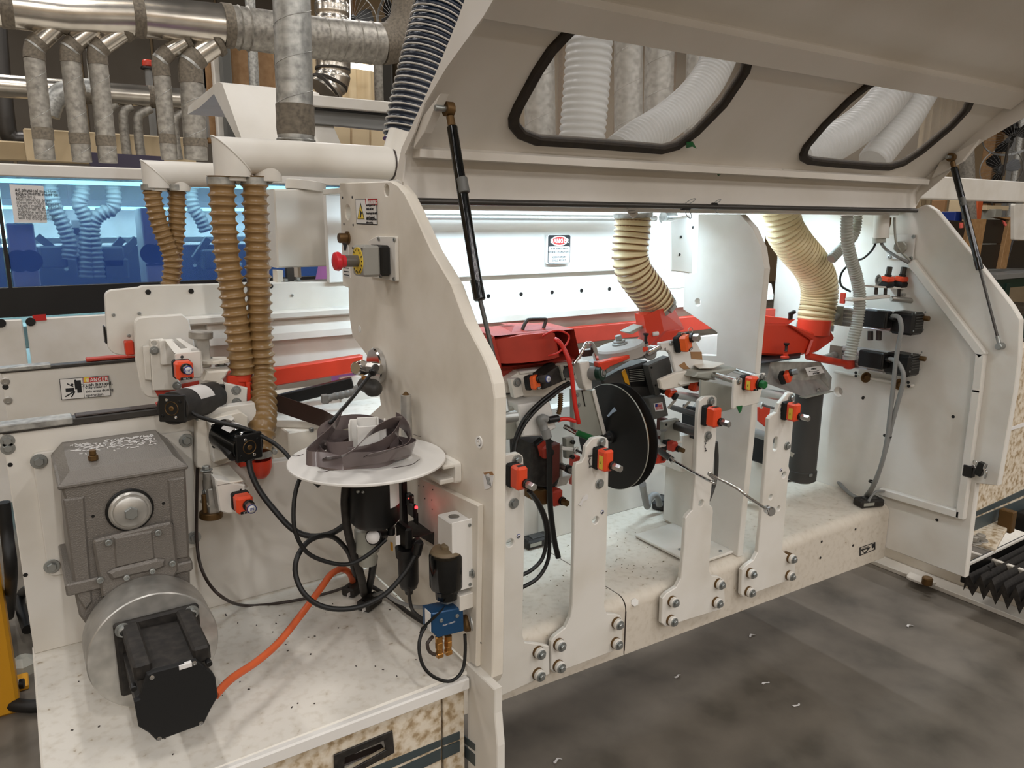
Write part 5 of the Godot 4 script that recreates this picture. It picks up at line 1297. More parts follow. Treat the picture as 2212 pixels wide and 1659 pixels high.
# ---- gearbox, drum and servo motor ----
func drive() -> void:
	var zf := -1.50
	var t := thing("gearbox", "big grey cast gearbox bolted to the white frame panel", "gearbox")
	var m: Material = M.cast_grey
	var o := [v(.0324,1.1351),v(.2412,1.1281),v(.2384,1.0529),v(.2348,.9569),v(.2278,.8492),v(.2124,.7879),v(.1533,.7919),v(.0513,.8426),v(.036,.8777),v(.0325,.9366),v(.0389,1.0954)]
	part(t, "housing", G.new().plate(2, o, -1.725, zf, [], 0.004), m)
	# roof with sloped shoulders
	var tp: Vector2 = [v(.0324,1.1351)][0]
	var tq: Vector2 = [v(.2412,1.1281)][0]
	var hy := (tp.y + tq.y) * 0.5
	var g := G.new()
	var lo := [V(tp.x - 0.002, hy, zf + 0.002), V(tq.x + 0.002, hy, zf + 0.002), V(tq.x + 0.002, hy, -1.725), V(tp.x - 0.002, hy, -1.725)]
	var hi := [V(tp.x + 0.018, hy + 0.021, zf - 0.012), V(tq.x - 0.018, hy + 0.021, zf - 0.012), V(tq.x - 0.018, hy + 0.021, -1.725), V(tp.x + 0.018, hy + 0.021, -1.725)]
	for i in 4:
		var j := (i + 1) % 4
		g.quad(lo[i], lo[j], hi[j], hi[i], [V(0, 0.3, 1), V(1, 0.5, 0), V(0, 0, -1), V(-1, 0.5, 0)][i])
	g.quad(hi[0], hi[1], hi[2], hi[3], Vector3.UP)
	g.bx(V(tp.x - 0.004, hy - 0.006, -1.72), V(tq.x + 0.004, hy + 0.002, zf + 0.005), 0.002)
	part(t, "roof", g, m)
	var chips := G.new()
	var rng := RandomNumberGenerator.new()
	rng.seed = 4
	for i in 150:
		var c := V(lerpf(tp.x + 0.03, tq.x - 0.03, rng.randf()), hy + 0.0222, lerpf(zf - 0.10, zf - 0.19, sqrt(rng.randf())))
		var a := rng.randf() * TAU
		var l := rng.randf_range(0.004, 0.012)
		chips.box(c, Vector3(l, 0.0012, 0.0016), 0.0, Basis(Vector3.UP, a))
	var cp := part(t, "shavings", chips, M.paper)
	cp.set_meta("kind", "stuff")
	for s in [[v(.0341,1.1065),v(.0673,1.1057),v(.0599,.9006),v(.047,.8857),v(.0353,.9172)], [v(.2069,1.1114),v(.2381,1.1101),v(.2314,.9446),v(.2061,.9462)]]:
		part(t, "side_rib", G.new().plate(2, s, zf - 0.004, zf + 0.004, [], 0.003), m)
	part(t, "flange_step", G.new().bx(V(.0262,.9475,-1.5) - V(0.006, 0, 0.2), V(.0591,.9238,-1.495) + V(0.02, 0, 0.004), 0.003), m)
	part(t, "flange_step", G.new().bx(V(.2061,.9388,-1.5) - V(0.01, 0, 0.2), V(.2367,.9179,-1.495) + V(0, 0, 0.004), 0.003), m)
	var cap := V(.1379,1.0651,-1.5)
	part(t, "seal_ring", G.new().cyl(cap, cap + V(0, 0, 0.006), 0.041, 36, 0.002), M.black)
	part(t, "hub_cap", G.new().lathe([v(0.0365, 0.0), v(0.0365, 0.010), v(0.033, 0.013), v(0.030, 0.013), v(0.029, 0.017), v(0.026, 0.019), v(0, 0.019)], cap, Vector3.BACK, 36), M.steel_brushed)
	part(t, "hub_bolt", G.new().cyl(cap + V(0, 0, 0.019), cap + V(0, 0, 0.028), 0.0125, 6, 0.0015), M.zinc)
	part(t, "cover_plate", G.new().plate(2, [v(.0739,1.0231),v(.0997,1.0251),v(.1729,1.0292),v(.2037,1.0288),v(.208,1.0212),v(.2094,.9283),v(.1853,.8909),v(.0753,.9082),v(.0712,1.0183)], zf, zf + 0.014, [], 0.004), m)
	part(t, "cover_ridge", G.new().plate(2, [v(.1037,1.0229),v(.1716,1.0216),v(.1711,.9612),v(.1015,.9607)], zf + 0.008, zf + 0.017, [], 0.004), m)
	part(t, "cover_lip", G.new().plate(2, [v(.0883,.9574),v(.101,.9623),v(.1736,.9639),v(.1869,.9576),v(.1866,.9443),v(.1716,.9406),v(.0943,.9409)], zf + 0.01, zf + 0.022, [], 0.005), m)
	for p in [V(.0959,1.0154,-1.484),V(.1795,1.0148,-1.484),V(.1991,.9471,-1.484),V(.0755,.9463,-1.484)]:
		part(t, "cover_screw", G.new().capscrew(p, Vector3.BACK, 0.0062, 0.006), M.zinc)
	for p in [V(.118,.9422,-1.477),V(.1625,.9434,-1.477)]:
		part(t, "cover_screw", G.new().capscrew(p, Vector3.BACK, 0.0055, 0.005), M.zinc)
	for p in [V(.0775,1.0647,-1.5),V(.1962,1.0647,-1.5)]:
		part(t, "screw_hole", G.new().cyl(p, p + V(0, 0, 0.001), 0.003, 10), M.black)
	part(t, "vent_screw", G.new().cyl(V(tp.x + 0.06, hy + 0.021, -1.56), V(tp.x + 0.06, hy + 0.031, -1.56), 0.0085, 6).cyl(V(tp.x + 0.06, hy + 0.031, -1.56), V(tp.x + 0.06, hy + 0.041, -1.56), 0.006, 12), M.bronze)
	# drum flange between gearbox and motor
	var dc := V(0.145, 0.822, -1.40)
	part(t, "adapter_drum", G.new().cyl(dc - V(0, 0, 0.085), dc, 0.111, 64, 0.002), M.steel_brushed)
	part(t, "input_neck", G.new().cyl(dc - V(0, 0, 0.13), dc - V(0, 0, 0.08), 0.08, 32), m)
	# servo motor
	t = thing("servo_motor", "black square servo motor with cut corners on the silver drum", "motor")
	var zb := -1.398
	var ze := -1.222
	var fo := [v(.1114,.882),v(.1225,.8839),v(.1863,.8808),v(.1942,.8711),v(.2095,.8493),v(.2132,.8392),v(.2142,.8027),v(.2015,.7845),v(.1878,.7607),v(.1155,.7581),v(.1048,.7781),v(.0913,.7948),v(.0889,.8421),v(.0971,.844)]
	var mid := Vector2.ZERO
	for p in fo: mid += p / fo.size()
	part(t, "end_cover", G.new().plate(2, fo, ze - 0.012, ze, [], 0.002), M.black_matt)
	part(t, "body", G.new().plate(2, fo.map(func(p): return mid + (p - mid) * 0.96), zb + 0.01, ze - 0.012, [], 0.004), M.black_dusty)
	part(t, "flange", G.new().box(V(mid.x, mid.y, zb + 0.006), Vector3(0.142, 0.142, 0.014), 0.004), M.black_dusty)
	for s in [-1, 1]:
		part(t, "top_rail", G.new().box(V(mid.x + s * 0.045, mid.y + 0.054, (zb + ze) * 0.5 - 0.004), Vector3(0.028, 0.030, ze - zb - 0.02), 0.004), M.black_dusty)
		part(t, "flange_bolt", G.new().lathe([v(0.013, 0), v(0.013, 0.002), v(0.009, 0.002), v(0.009, 0.011), v(0.006, 0.012), v(0.005, 0.006), v(0, 0.006)], V(mid.x + s * 0.057, mid.y + 0.060, zb + 0.014), Vector3.BACK, 18), M.zinc)
	for p in [V(.1176,.8756,-1.222),V(.1825,.8787,-1.222),V(.1837,.765,-1.222),V(.1187,.7628,-1.222)]:
		part(t, "cover_screw", G.new().capscrew(p, Vector3.BACK, 0.0038, 0.002), M.chrome)
	part(t, "type_tag", G.new().box(V(.1686,.8777,-1.225), Vector3(0.02, 0.008, 0.008), 0.0005), M.paper)
	part(t, "connector", G.new().cyl(V(mid.x + 0.02, mid.y - 0.072, ze - 0.04), V(mid.x + 0.024, mid.y - 0.05, ze - 0.04), 0.014, 12), M.zinc)
	for p in [V(.0903,.8649,-1.222),V(.2051,.869,-1.222)]: part(t, "terminal", G.new().cyl(p - V(0, 0, 0.012), p + V(0, 0, 0.002), 0.005, 12), M.black)

# square-flanged round motor from a (near plate) to b (rear plate)
func flange_motor(label: String, a: Vector3, b: Vector3, r: float, half: float, rear: float, body_m: Material, lab: String) -> Node3D:
	var t := thing("flange_motor", label, "motor")
	var z := (a - b).normalized()
	var x := Vector3.UP.cross(z).normalized()
	var y := z.cross(x)
	var bs := Basis(x, y, z)
	part(t, "end_plate", G.new().box(a, Vector3(half * 2, half * 2, 0.009), 0.002, bs), M.black)
	part(t, "rear_plate", G.new().box(b, Vector3(rear * 2, rear * 2, 0.007), 0.003, bs), M.black)
	part(t, "body", G.new().cyl(b, a, r, 32), body_m)
	part(t, "bearing_cap", G.new().lathe([v(0.013, 0.0), v(0.014, 0.0015), v(0.015, 0.0)], a + z * 0.0045, z, 28).lathe([v(0.0055, 0.001), v(0.004, 0.002), v(0.0022, 0.002), v(0.002, 0.0005), v(0, 0.0005)], a + z * 0.0045, z, 16), M.bronze)
	for s in [[-0.32, 0.62], [0.32, -0.62], [0.62, 0.5], [-0.7, -0.55]]:
		var p: Vector3 = a + x * s[0] * half + y * s[1] * half + z * 0.0045
		part(t, "plate_screw", G.new().capscrew(p, z, 0.0032, 0.0022), M.chrome if s[0] < 0.4 and s[0] > -0.4 else M.black)
	# curved label
	var g := G.new()
	var s1 := g.fresh()
	var l0 := b.lerp(a, 0.32)
	var l1 := b.lerp(a, 0.68)
	for i in 14:
		var q0 := deg_to_rad(-70.0 + 110.0 * i / 14.0) + PI * 0.5
		var q1 := deg_to_rad(-70.0 + 110.0 * (i + 1) / 14.0) + PI * 0.5
		var d0 := (x * cos(q0) + y * sin(q0)) * (r + 0.0006)
		var d1 := (x * cos(q1) + y * sin(q1)) * (r + 0.0006)
		g.quad(l0 + d0, l0 + d1, l1 + d1, l1 + d0, d0 + d1, s1)
	var lb := part(t, "type_label", g, M.paper)
	return t

func feed_units() -> void:
	var t := thing("adjuster_bracket", "white slotted bracket with round-headed bolts carrying the upper position counter", "bracket")
	part(t, "slide_plate", G.new().plate(2, rounded([v(.2445,1.2996),v(.2607,1.3004),v(.2571,1.215),v(.2433,1.2189)], 0.003), -1.965, -1.95, [], 0.002).plate(2, [v(.2595,1.3152),v(.2889,1.3161),v(.3199,1.1912),v(.3185,1.1878),v(.2557,1.1932)], -1.952, -1.94, [circle([v(.2687,1.3056)][0], 0.006, 10)], 0.002), M.white)
	part(t, "angle_plate", G.new().plate(2, rounded([v(.2781,1.315),v(.3107,1.3146),v(.3108,1.2548),v(.2768,1.2537)], 0.006), -1.94, -1.928, [], 0.002), M.white)
	var f := V(.3095,1.2662,-1.8)
	var up0 := V(.2903,1.3151,-1.935)
	var up1 := V(.3262,1.3144,-1.935)
	var dn0 := V(.2882,1.3021,-1.8)
	var dn1 := V(.3431,1.3034,-1.8)
	var g := G.new()
	var bar := func(a: Vector3, b: Vector3, c: Vector3, d: Vector3, th: float, nn: Vector3):
		var n := nn.normalized() * th
		g.quad(a, b, c, d, nn); g.quad(a - n, b - n, c - n, d - n, -nn)
		g.quad(a, b, b - n, a - n, Vector3.BACK); g.quad(c, d, d - n, c - n, Vector3.FORWARD)
		g.quad(b, c, c - n, b - n, Vector3.RIGHT); g.quad(a, d, d - n, a - n, Vector3.LEFT)
	# top bridge in three strips round its slot
	bar.call(dn0, dn0.lerp(dn1, 0.36), up0.lerp(up1, 0.40), up0, 0.003, Vector3.UP)
	bar.call(dn0.lerp(dn1, 0.66), dn1, up1, up0.lerp(up1, 0.72), 0.003, Vector3.UP)
	bar.call(dn0.lerp(up0, 0.0), dn1, dn1.lerp(up1, 0.25), dn0.lerp(up0, 0.25), 0.003, Vector3.UP)
	part(t, "bridge", g, M.white)
	part(t, "front_plate", G.new().plate(2, rounded([v(dn0.x, dn0.y), v(dn1.x, dn1.y), [v(.3392,1.2414)][0], [v(.288,1.2418)][0]], 0.004), -1.808, -1.797, [], 0.002).bx(V(dn1.x - 0.006, dn1.y - 0.055, -1.90), V(dn1.x + 0.002, dn1.y, -1.80)), M.white)
	for p in [V(.2663,1.2901,-1.938),V(.2894,1.2992,-1.938),V(.2897,1.2666,-1.938),V(.3088,1.1996,-1.938)]:
		part(t, "bolt", G.new().hexbolt(p, Vector3.BACK, 0.0065, 0.007), M.zinc)
	part(t, "pin_hole", G.new().cyl(V(.3024,1.2928,-1.797), V(.3022,1.293,-1.796), 0.0035, 12), M.black)
	counter("orange position counter marked OUT on the upper slotted bracket", V(.2993,1.2675,-1.755), Vector3.BACK, Vector3.UP, {"w": 0.036, "h": 0.041, "d": 0.034, "knob": v(0.002, 0.006), "disc": "OUT", "digits": "0674", "m": M.orange})
	t = thing("adjuster_post", "steel post with a flat round knob behind the upper counter", "adjuster")
	part(t, "post", G.new().bx(V(.3479,1.2505,-1.89) , V(.3764,1.3214,-1.86), 0.002), M.steel_brushed)
	part(t, "knob", G.new().cyl(V(.3607,1.3196,-1.875), V(.3621,1.3371,-1.875), 0.027, 32, 0.002), M.galv_dull)
	part(t, "side_bolt", G.new().hexbolt(V(.3745,1.269,-1.87), Vector3.RIGHT, 0.006, 0.005), M.zinc)
	t = thing("motor_bracket", "cast white bracket with a flange bolt behind the upper black motor", "bracket")
	part(t, "foot", G.new().plate(1, circle(v(V(.3876,1.2479,-1.86).x, -1.86), 0.03, 16, 1.15), 1.262, 1.270, [], 0.001), M.cream)
	part(t, "web", G.new().plate(2, [v(.3573,1.2506),v(.4061,1.2488),v(.3965,1.2331),v(.3898,1.2271),v(.397,1.2106),v(.3838,1.1467),v(.3671,1.149),v(.3726,1.2213),v(.3463,1.2276)], -1.85, -1.815, [], 0.004), M.cream)
	part(t, "bolt", G.new().hexbolt(V(.3963,1.2532,-1.85), Vector3.UP, 0.009, 0.011), M.zinc)
	part(t, "rear_flange", G.new().plate(2, [v(.3898,1.2226),v(.4413,1.2042),v(.4343,1.1497),v(.3838,1.1689)], -1.815, -1.80, [], 0.002), M.white)
	for p in [V(.4145,1.2019,-1.8),V(.4135,1.1728,-1.8)]: part(t, "bolt", G.new().hexbolt(p, Vector3.BACK, 0.007, 0.005), M.zinc)
	t = thing("suction_box", "red sheet metal suction box that the left front hose runs into", "suction box")
	part(t, "box", G.new().bx(V(.4019,1.1759,-1.9), V(.4564,1.231,-1.83), 0.003).bx(V(.4424,1.1386,-1.83), V(.4523,1.2137,-1.815), 0.002), M.red)
	part(t, "spigot", G.new().cyl(V(.4407,1.2132,-1.85), V(.4419,1.2314,-1.85), 0.024, 20), M.red)
	part(t, "lower_strip", G.new().plate(2, [v(.3763,1.152),v(.4206,1.1527),v(.4201,1.1459),v(.3815,1.1378)], -1.82, -1.80, [], 0.0), M.red_dull)
	solo("red_guard", "red guard plate under the white slide plate behind the upper motor", "guard", G.new().plate(2, [v(.2608,1.1908),v(.3644,1.2019),v(.3618,1.1691),v(.2711,1.1664)], -1.964, -1.956, [], 0.001), M.red_dull)
	flange_motor("upper black motor with a dusty body and white label, pointing back to the right", V(.2517,1.2112,-1.655), V(.3598,1.1951,-1.79), 0.035, 0.029, 0.030, M.black_dusty, "")
	# cable gland and knob on it
	solo("motor_plug", "small round black plug on top of the upper motor", "plug", G.new().cyl(V(.2663,1.236,-1.67), V(.2668,1.2419,-1.67), 0.0065, 14), M.black)
	# lower unit
	t = thing("lower_bracket", "white bracket with a slotted bridge carrying the lower position counter", "bracket")
	part(t, "wall", G.new().plate(2, [v(.3042,1.1653),v(.3331,1.1664),v(.3979,1.1731),v(.4123,1.1604),v(.4056,1.0632),v(.375,1.0631),v(.3194,1.0514),v(.2959,1.061)], -1.73, -1.70, [circle([v(.3112,1.1695)][0], 0.001, 6)], 0.002), M.cream)
	part(t, "motor_plate", G.new().plate(2, [v(.3226,1.1645),v(.3751,1.1704),v(.3749,1.0835),v(.3254,1.0762)], -1.70, -1.665, [], 0.003), M.white)
	part(t, "clamp_arm", G.new().plate(1, [v(V(.2958,1.0699,-1.64).x, -1.60), v(V(.2958,1.0699,-1.64).x + 0.10, -1.66), v(V(.2958,1.0699,-1.64).x + 0.10, -1.70), v(V(.2958,1.0699,-1.64).x - 0.01, -1.64)], 1.0, 1.008, [], 0.002), M.cream)
	part(t, "bolt", G.new().hexbolt(V(.3006,1.0768,-1.62), Vector3.UP, 0.008, 0.008), M.zinc)
	part(t, "bridge", G.new().plate(2, [v(.3041,1.0756),v(.3635,1.0498),v(.3629,.9858),v(.322,.9948),v(.3079,1.004)], -1.60, -1.56, [], 0.003), M.white)
	part(t, "bridge_top", G.new().bx(V(V(.3058,1.0732,-1.56).x, V(.3359,1.0573,-1.56).y, -1.68), V(V(.3608,1.0524,-1.56).x, V(.3359,1.0573,-1.56).y + 0.005, -1.56)), M.cream)
	part(t, "scale_strip", G.new().plate(2, [v(.3104,1.0608),v(.321,1.0413),v(.3218,.9894),v(.311,.9959)], -1.60, -1.585, [], 0.002), M.white)
	part(t, "slot_mark", G.new().plate(2, [v(.3514,1.0435),v(.3552,1.0438),v(.3549,1.0398),v(.3511,1.0395)], -1.56, -1.559, [], 0.0), M.black)
	t = thing("adjuster_post", "steel post with a bronze round foot beside the lower counter bracket", "adjuster")
	part(t, "post", G.new().bx(V(.2951,.9789,-1.63), V(.3168,1.0406,-1.6), 0.002), M.steel_brushed)
	part(t, "sleeve", G.new().cyl(V(.2991,1.0353,-1.615), V(.3021,1.0739,-1.615), 0.010, 16), M.galv_dull)
	part(t, "block", G.new().bx(V(.297,1.0195,-1.66), V(.3169,1.0448,-1.62), 0.002), M.bronze)
	part(t, "foot", G.new().cyl(V(.3008,.9722,-1.615), V(.302,.9867,-1.615), 0.024, 28, 0.002), M.bronze)
	part(t, "pin", G.new().cyl(V(.2874,1.0321,-1.6), V(.287,.9909,-1.6), 0.005, 10), M.bronze)
	part(t, "side_bolt", G.new().hexbolt(V(.2923,1.0331,-1.61), Vector3.LEFT, 0.005, 0.004), M.zinc)
	counter("orange position counter with a blue-ringed knob on the lower bracket", V(.35,1.0222,-1.515), Vector3.BACK, Vector3.UP, {"w": 0.034, "h": 0.037, "d": 0.032, "knob": v(0.006, 0.0), "disc": "IN", "digits": "0721", "m": M.orange})
	flange_motor("lower black motor with a white label, tilted down in front of the brown hose", V(.3746,1.1335,-1.555), V(.3492,1.1388,-1.66), 0.034, 0.029, 0.027, M.black_gloss, "")
	solo("motor_tube", "slim black capacitor tube clamped alongside the lower black motor", "tube", G.new().cyl(V(.3448,1.1172,-1.56), V(.3324,1.1366,-1.65), 0.012, 16), M.black)
	t = thing("suction_nozzle", "red rounded suction nozzle at the foot of the lowest brown hose", "nozzle")
	part(t, "cup", G.new().lathe([v(0.0, -0.046), v(0.012, -0.044), v(0.021, -0.034), v(0.026, -0.018), v(0.027, 0.0), v(0.025, 0.0)], V(.4322,1.0563,-1.7), Vector3.UP, 28), M.red)
	part(t, "duct", G.new().bx(V(.3836,1.0387,-1.73) + V(0, 0.008, 0), V(.4204,1.0611,-1.69), 0.003), M.red)
	# black rubber-lipped opening in the wall and the recess behind the lower unit
	solo("cable_opening", "round black-lipped opening in the frame panel left of the lower motor", "opening", G.new().lathe([v(0.019, 0), v(0.027, 0), v(0.027, 0.006), v(0.019, 0.006), v(0.019, 0.0)], V(.3335,1.1369,-1.735), Vector3.BACK, 22).cyl(V(.334,1.1361,-1.738), V(.3336,1.1366,-1.736), 0.02, 20), M.black_dusty)
	# conveyor table and boxes behind the turntable
	t = thing("feed_table", "dusty white edge feed table behind the turntable", "feed table")
	part(t, "table_top", G.new().plate(1, [v(0.50, -2.2), v(0.90, -2.2), v(0.90, -1.78), v(0.62, -1.78), v(0.50, -1.88)], 1.08, 1.10, [], 0.002), M.dusty)
	part(t, "side_box", G.new().bx(V(0.53, 0.85, -1.95), V(0.64, 1.08, -1.80), 0.003), M.cream)
	part(t, "slot", G.new().bx(V(0.555, 0.99, -1.802), V(0.625, 1.0, -1.798), 0.0).bx(V(0.565, 0.965, -1.802), V(0.62, 0.975, -1.798), 0.0), M.cable_brown)
	part(t, "knob_screw", G.new().capscrew(V(.5885,1.0792,-1.8), Vector3.BACK, 0.006, 0.008), M.zinc)
	solo("black_guide", "long black rubber guide strip under the red bar", "guide strip", G.new().bar(V(.5348,1.1312,-1.93), V(.727,1.1737,-1.86), 0.02, 0.03), M.black)
	# brown strip of edge band coming in from the left behind
	var rb := [V(.5154,1.1482,-1.86),V(.5541,1.1356,-1.8),V(.6025,1.1185,-1.74),V(.5987,1.1225,-1.66)]
	var wd := []
	for i in rb.size(): wd.append(V(0, 0.045, 0.004))
	solo("edge_band", "brown plastic edge band running straight from the turntable to the feed", "edge band", G.new().ribbon(rb, wd, 0.0006), M.tape_back)
	# segmented coolant hose with its nozzle
	t = thing("jointed_hose", "grey segmented jointed hose ending in a flat slotted nozzle", "hose")
	var jp := spline([V(.6049,1.1724,-1.72),V(.6237,1.1758,-1.72),V(.6473,1.1774,-1.72),V(.6713,1.1814,-1.72),V(.6912,1.1965,-1.72)], 0.002)
	var rr := []
	for i in jp.size(): rr.append(0.0075 + 0.0022 * absf(sin(i * 0.42)))
	part(t, "segments", G.new().tube(jp, rr, 14), M.cable_grey)
	part(t, "flat_nozzle", G.new().box(V(.6003,1.173,-1.72), Vector3(0.016, 0.022, 0.016), 0.002), M.cable_grey)
	part(t, "fitting", G.new().cyl(V(.6887,1.1945,-1.72), V(.6963,1.203,-1.72), 0.009, 10), M.galv)
	# magnetic base with valve
	t = thing("magnet_base", "round chrome magnetic base with a pipe fitting on the side panel", "magnet holder")
	var mc := V(.7,1.2614,-1.6175)
	part(t, "magnet", G.new().cyl(mc, mc - V(0.016, 0, 0), 0.043, 36, 0.003), M.chrome)
	part(t, "valve", G.new().cyl(V(.678,1.2631,-1.5882), V(.61,1.2781,-1.5408), 0.015, 20, 0.003).cyl(V(.64,1.2688,-1.5777), V(.635,1.2705,-1.5708), 0.018, 20), M.chrome)
	part(t, "hex_nut", G.new().cyl(V(.64,1.2738,-1.5481), V(.64,1.2738,-1.5481) + V(0.02, 0, 0.03), 0.012, 6, 0.001), M.steel)
	part(t, "elbow_plug", G.new().cyl(V(.6404,1.2838,-1.5), V(.6188,1.2781,-1.47), 0.0085, 14, 0.003), M.black)
	part(t, "brass_joint", G.new().cyl(V(.64,1.2528,-1.5658), V(.64,1.2424,-1.5642), 0.007, 10), M.brass)
	part(t, "tee", G.new().cyl(V(.655,1.2286,-1.6068), V(.655,1.214,-1.6027), 0.008, 12), M.black)
	t = thing("hose_grip", "black round-ended rubber grip under the chrome valve", "grip")
	part(t, "grip", G.new().lathe([v(0, 0), v(0.014, 0.001), v(0.017, 0.012), v(0.018, 0.032), v(0.020, 0.036), v(0.020, 0.044), v(0.016, 0.056), v(0.008, 0.062), v(0, 0.063)], V(.6407,1.233,-1.58), V(.6481,1.229,-1.54) - V(.6407,1.233,-1.58), 24), M.grey_dark)
	solo("air_line", "thin black air line slanting down from the chrome valve to the turntable", "air line", cable([V(.6252,1.2797,-1.48),V(.6035,1.2637,-1.47),V(.5634,1.2346,-1.45),V(.5209,1.2125,-1.42),V(.4991,1.1987,-1.41)], 0.0042), M.black)

func turntable() -> void:
	var C0 := V(0.546, 1.14, -1.335)
	var t := thing("turntable", "round white turntable plate with a motor below, fixed to the side panel", "turntable")
	part(t, "plate", G.new().cyl(C0 - V(0, 0.006, 0), C0, 0.153, 72, 0.0015), M.white_clean)
	part(t, "motor", G.new().lathe([v(0, -0.148), v(0.043, -0.148), v(0.050, -0.139), v(0.050, -0.03), v(0.054, -0.028), v(0.054, -0.010), v(0, -0.010)], C0 + V(0.016, 0.004, -0.012), Vector3.UP, 36), M.black)
	part(t, "motor_collar", G.new().cyl(C0 - V(0.075, 0.018, -0.02), C0 - V(0.075, 0.006, -0.02), 0.045, 28), M.black_dusty)
	part(t, "type_label", G.new().add(_arc_label(0.0506, -0.088, -0.03, 0.25, 0.95), Transform3D(Basis.IDENTITY, C0 + V(0.016, -0.012, -0.012))), M.paper)
	part(t, "seal_badge", G.new().cyl(V(.5062,1.091,-1.292), V(.5058,1.0914,-1.291), 0.0035, 14, 0.0).cyl(V(.5164,1.088,-1.292), V(.516,1.0884,-1.291), 0.003, 14, 0.0), M.zinc)
	part(t, "bracket", G.new().bx(V(0.66, 1.122, -1.30), V(0.70, 1.130, -1.235)).bx(V(0.655, 1.090, -1.30), V(0.70, 1.10, -1.24)).plate(0, rounded([v(-1.30, 1.132), v(-1.232, 1.132), v(-1.232, 1.088), v(-1.30, 1.088)], 0.01), 0.685, 0.70), M.white)
	# four bent core plates
	for k in 4:
		var a := [2.7, 1.2, 4.4, 5.9][k] as float
		var d := V(cos(a), 0, -sin(a))
		var s := V(-d.z, 0, d.x)
		var c := C0 + V(0.004, 0.036, -0.004) + d * 0.034
		var gg := G.new().box(c, Vector3(0.040, 0.072, 0.003), 0.001, Basis(s, Vector3.UP, s.cross(Vector3.UP)))
		gg.box(c - Vector3(0, 0.034, 0) - d * 0.012, Vector3(0.040, 0.003, 0.024), 0.001, Basis(s, Vector3.UP, s.cross(Vector3.UP)))
		gg.box(c + s * 0.021 - d * 0.006, Vector3(0.003, 0.072, 0.014), 0.001, Basis(s, Vector3.UP, s.cross(Vector3.UP)))
		part(t, "core_plate", gg, M.white_clean)
	# loose coil of brown edge band lying on it
	t = thing("edge_band", "loose tangled coil of glossy brown edge band around the turntable core", "edge band")
	var rng := RandomNumberGenerator.new()
	rng.seed = 12
	var loops := [[0.088, 0.018, -0.2, 0.010, 0.55, 0.030], [0.078, 0.016, 0.9, 0.012, 0.25, 0.032], [0.064, 0.020, 2.2, 0.010, 0.05, 0.032], [0.095, 0.022, 3.6, 0.020, 0.8, 0.028], [0.072, 0.028, 5.1, 0.018, 0.4, 0.030]]
	var k2 := 0
	for L in loops:
		var pts := []
		var wd := []
		var n := 46
		for i in n + 1:
			var u := float(i) / n
			var a: float = L[2] + u * TAU * (0.86 if k2 < 3 else 0.62)
			var rad: float = L[0] * (1.0 + 0.16 * sin(a * 2.0 + L[2]) + 0.05 * sin(a * 5.0))
			var hgt: float = L[1] + L[3] * sin(a * 1.5 + L[2] * 2.0) + 0.004 * k2
			pts.append(C0 + V(-0.010 + rad * cos(a), maxf(hgt, 0.014), 0.002 + rad * 0.92 * sin(a)))
			var lean: float = L[4] * sin(a * 1.3 + k2)
			var rd := V(cos(a), 0, sin(a))
			wd.append((Vector3.UP * cos(lean) + rd * sin(lean)) * L[5] * clampf((hgt + 0.01) / 0.016, 0.75, 1.0))
		part(t, "strip", G.new().ribbon(pts, wd, 0.0005), M.tape_brown)
		k2 += 1
	# the big loop standing up at the left, a crossing strip at the front and one at the right
	var up := [V(.518,1.2107,-1.4),V(.4841,1.1916,-1.37),V(.4368,1.1843,-1.32),V(.4011,1.1888,-1.26),V(.401,1.1905,-1.235),V(.4206,1.1882,-1.225),V(.4501,1.1798,-1.215)]
	part(t, "strip", G.new().ribbon(spline(up, 0.006), _widths(spline(up, 0.006).size(), V(0.004, 0.030, 0.016), V(0.004, 0.022, -0.016)), 0.0005), M.tape_brown)
	up = [V(.4172,1.194,-1.215),V(.4488,1.1941,-1.21),V(.4788,1.2025,-1.22),V(.5184,1.2155,-1.25),V(.5597,1.2214,-1.27),V(.5993,1.2123,-1.3)]
	part(t, "strip", G.new().ribbon(spline(up, 0.006), _widths(spline(up, 0.006).size(), V(0.0, 0.012, 0.026), V(0.01, 0.026, 0.010)), 0.0005), M.tape_brown)
	up = [V(.5017,1.1782,-1.235),V(.5494,1.1775,-1.24),V(.5995,1.1703,-1.27),V(.6213,1.1827,-1.3),V(.6231,1.199,-1.33),V(.62,1.2022,-1.36)]
	part(t, "strip", G.new().ribbon(spline(up, 0.006), _widths(spline(up, 0.006).size(), V(0.0, 0.012, 0.024), V(0.0, 0.030, 0.004)), 0.0005), M.tape_brown)
	part(t, "inner_wrap", G.new().lathe([v(0.0495, 0.0), v(0.0495, 0.030)], C0 + V(0.0, 0.002, 0.0), Vector3.UP, 32), M.tape_back)
	# scraps on the plate
	for sc in [[[V(.425,1.1405,-1.4334),V(.4299,1.1405,-1.4197),V(.4394,1.1405,-1.4206),V(.4468,1.1405,-1.4231)], "thin brown offcut near the left rim of the turntable"], [[V(.4344,1.1405,-1.3045),V(.4445,1.1405,-1.298),V(.4559,1.1405,-1.3001),V(.4617,1.1405,-1.2964)], "curled brown offcut at the front rim of the turntable"], [[V(.5585,1.1405,-1.2502),V(.5759,1.1405,-1.2487),V(.6004,1.1405,-1.2494),V(.6264,1.1405,-1.2698)], "longest brown offcut on the right half of the turntable"], [[V(.694,1.1405,-1.4335),V(.6977,1.1405,-1.4142),V(.7105,1.1405,-1.3935)], "short straight brown offcut at the back right of the turntable"]]:
		solo("band_offcut", sc[1], "offcut", G.new().ribbon(spline(sc[0], 0.004), _widths(spline(sc[0], 0.004).size(), V(0, 0.0006, 0.003), V(0, 0.0006, 0.0015)), 0.0004), M.tape_back)
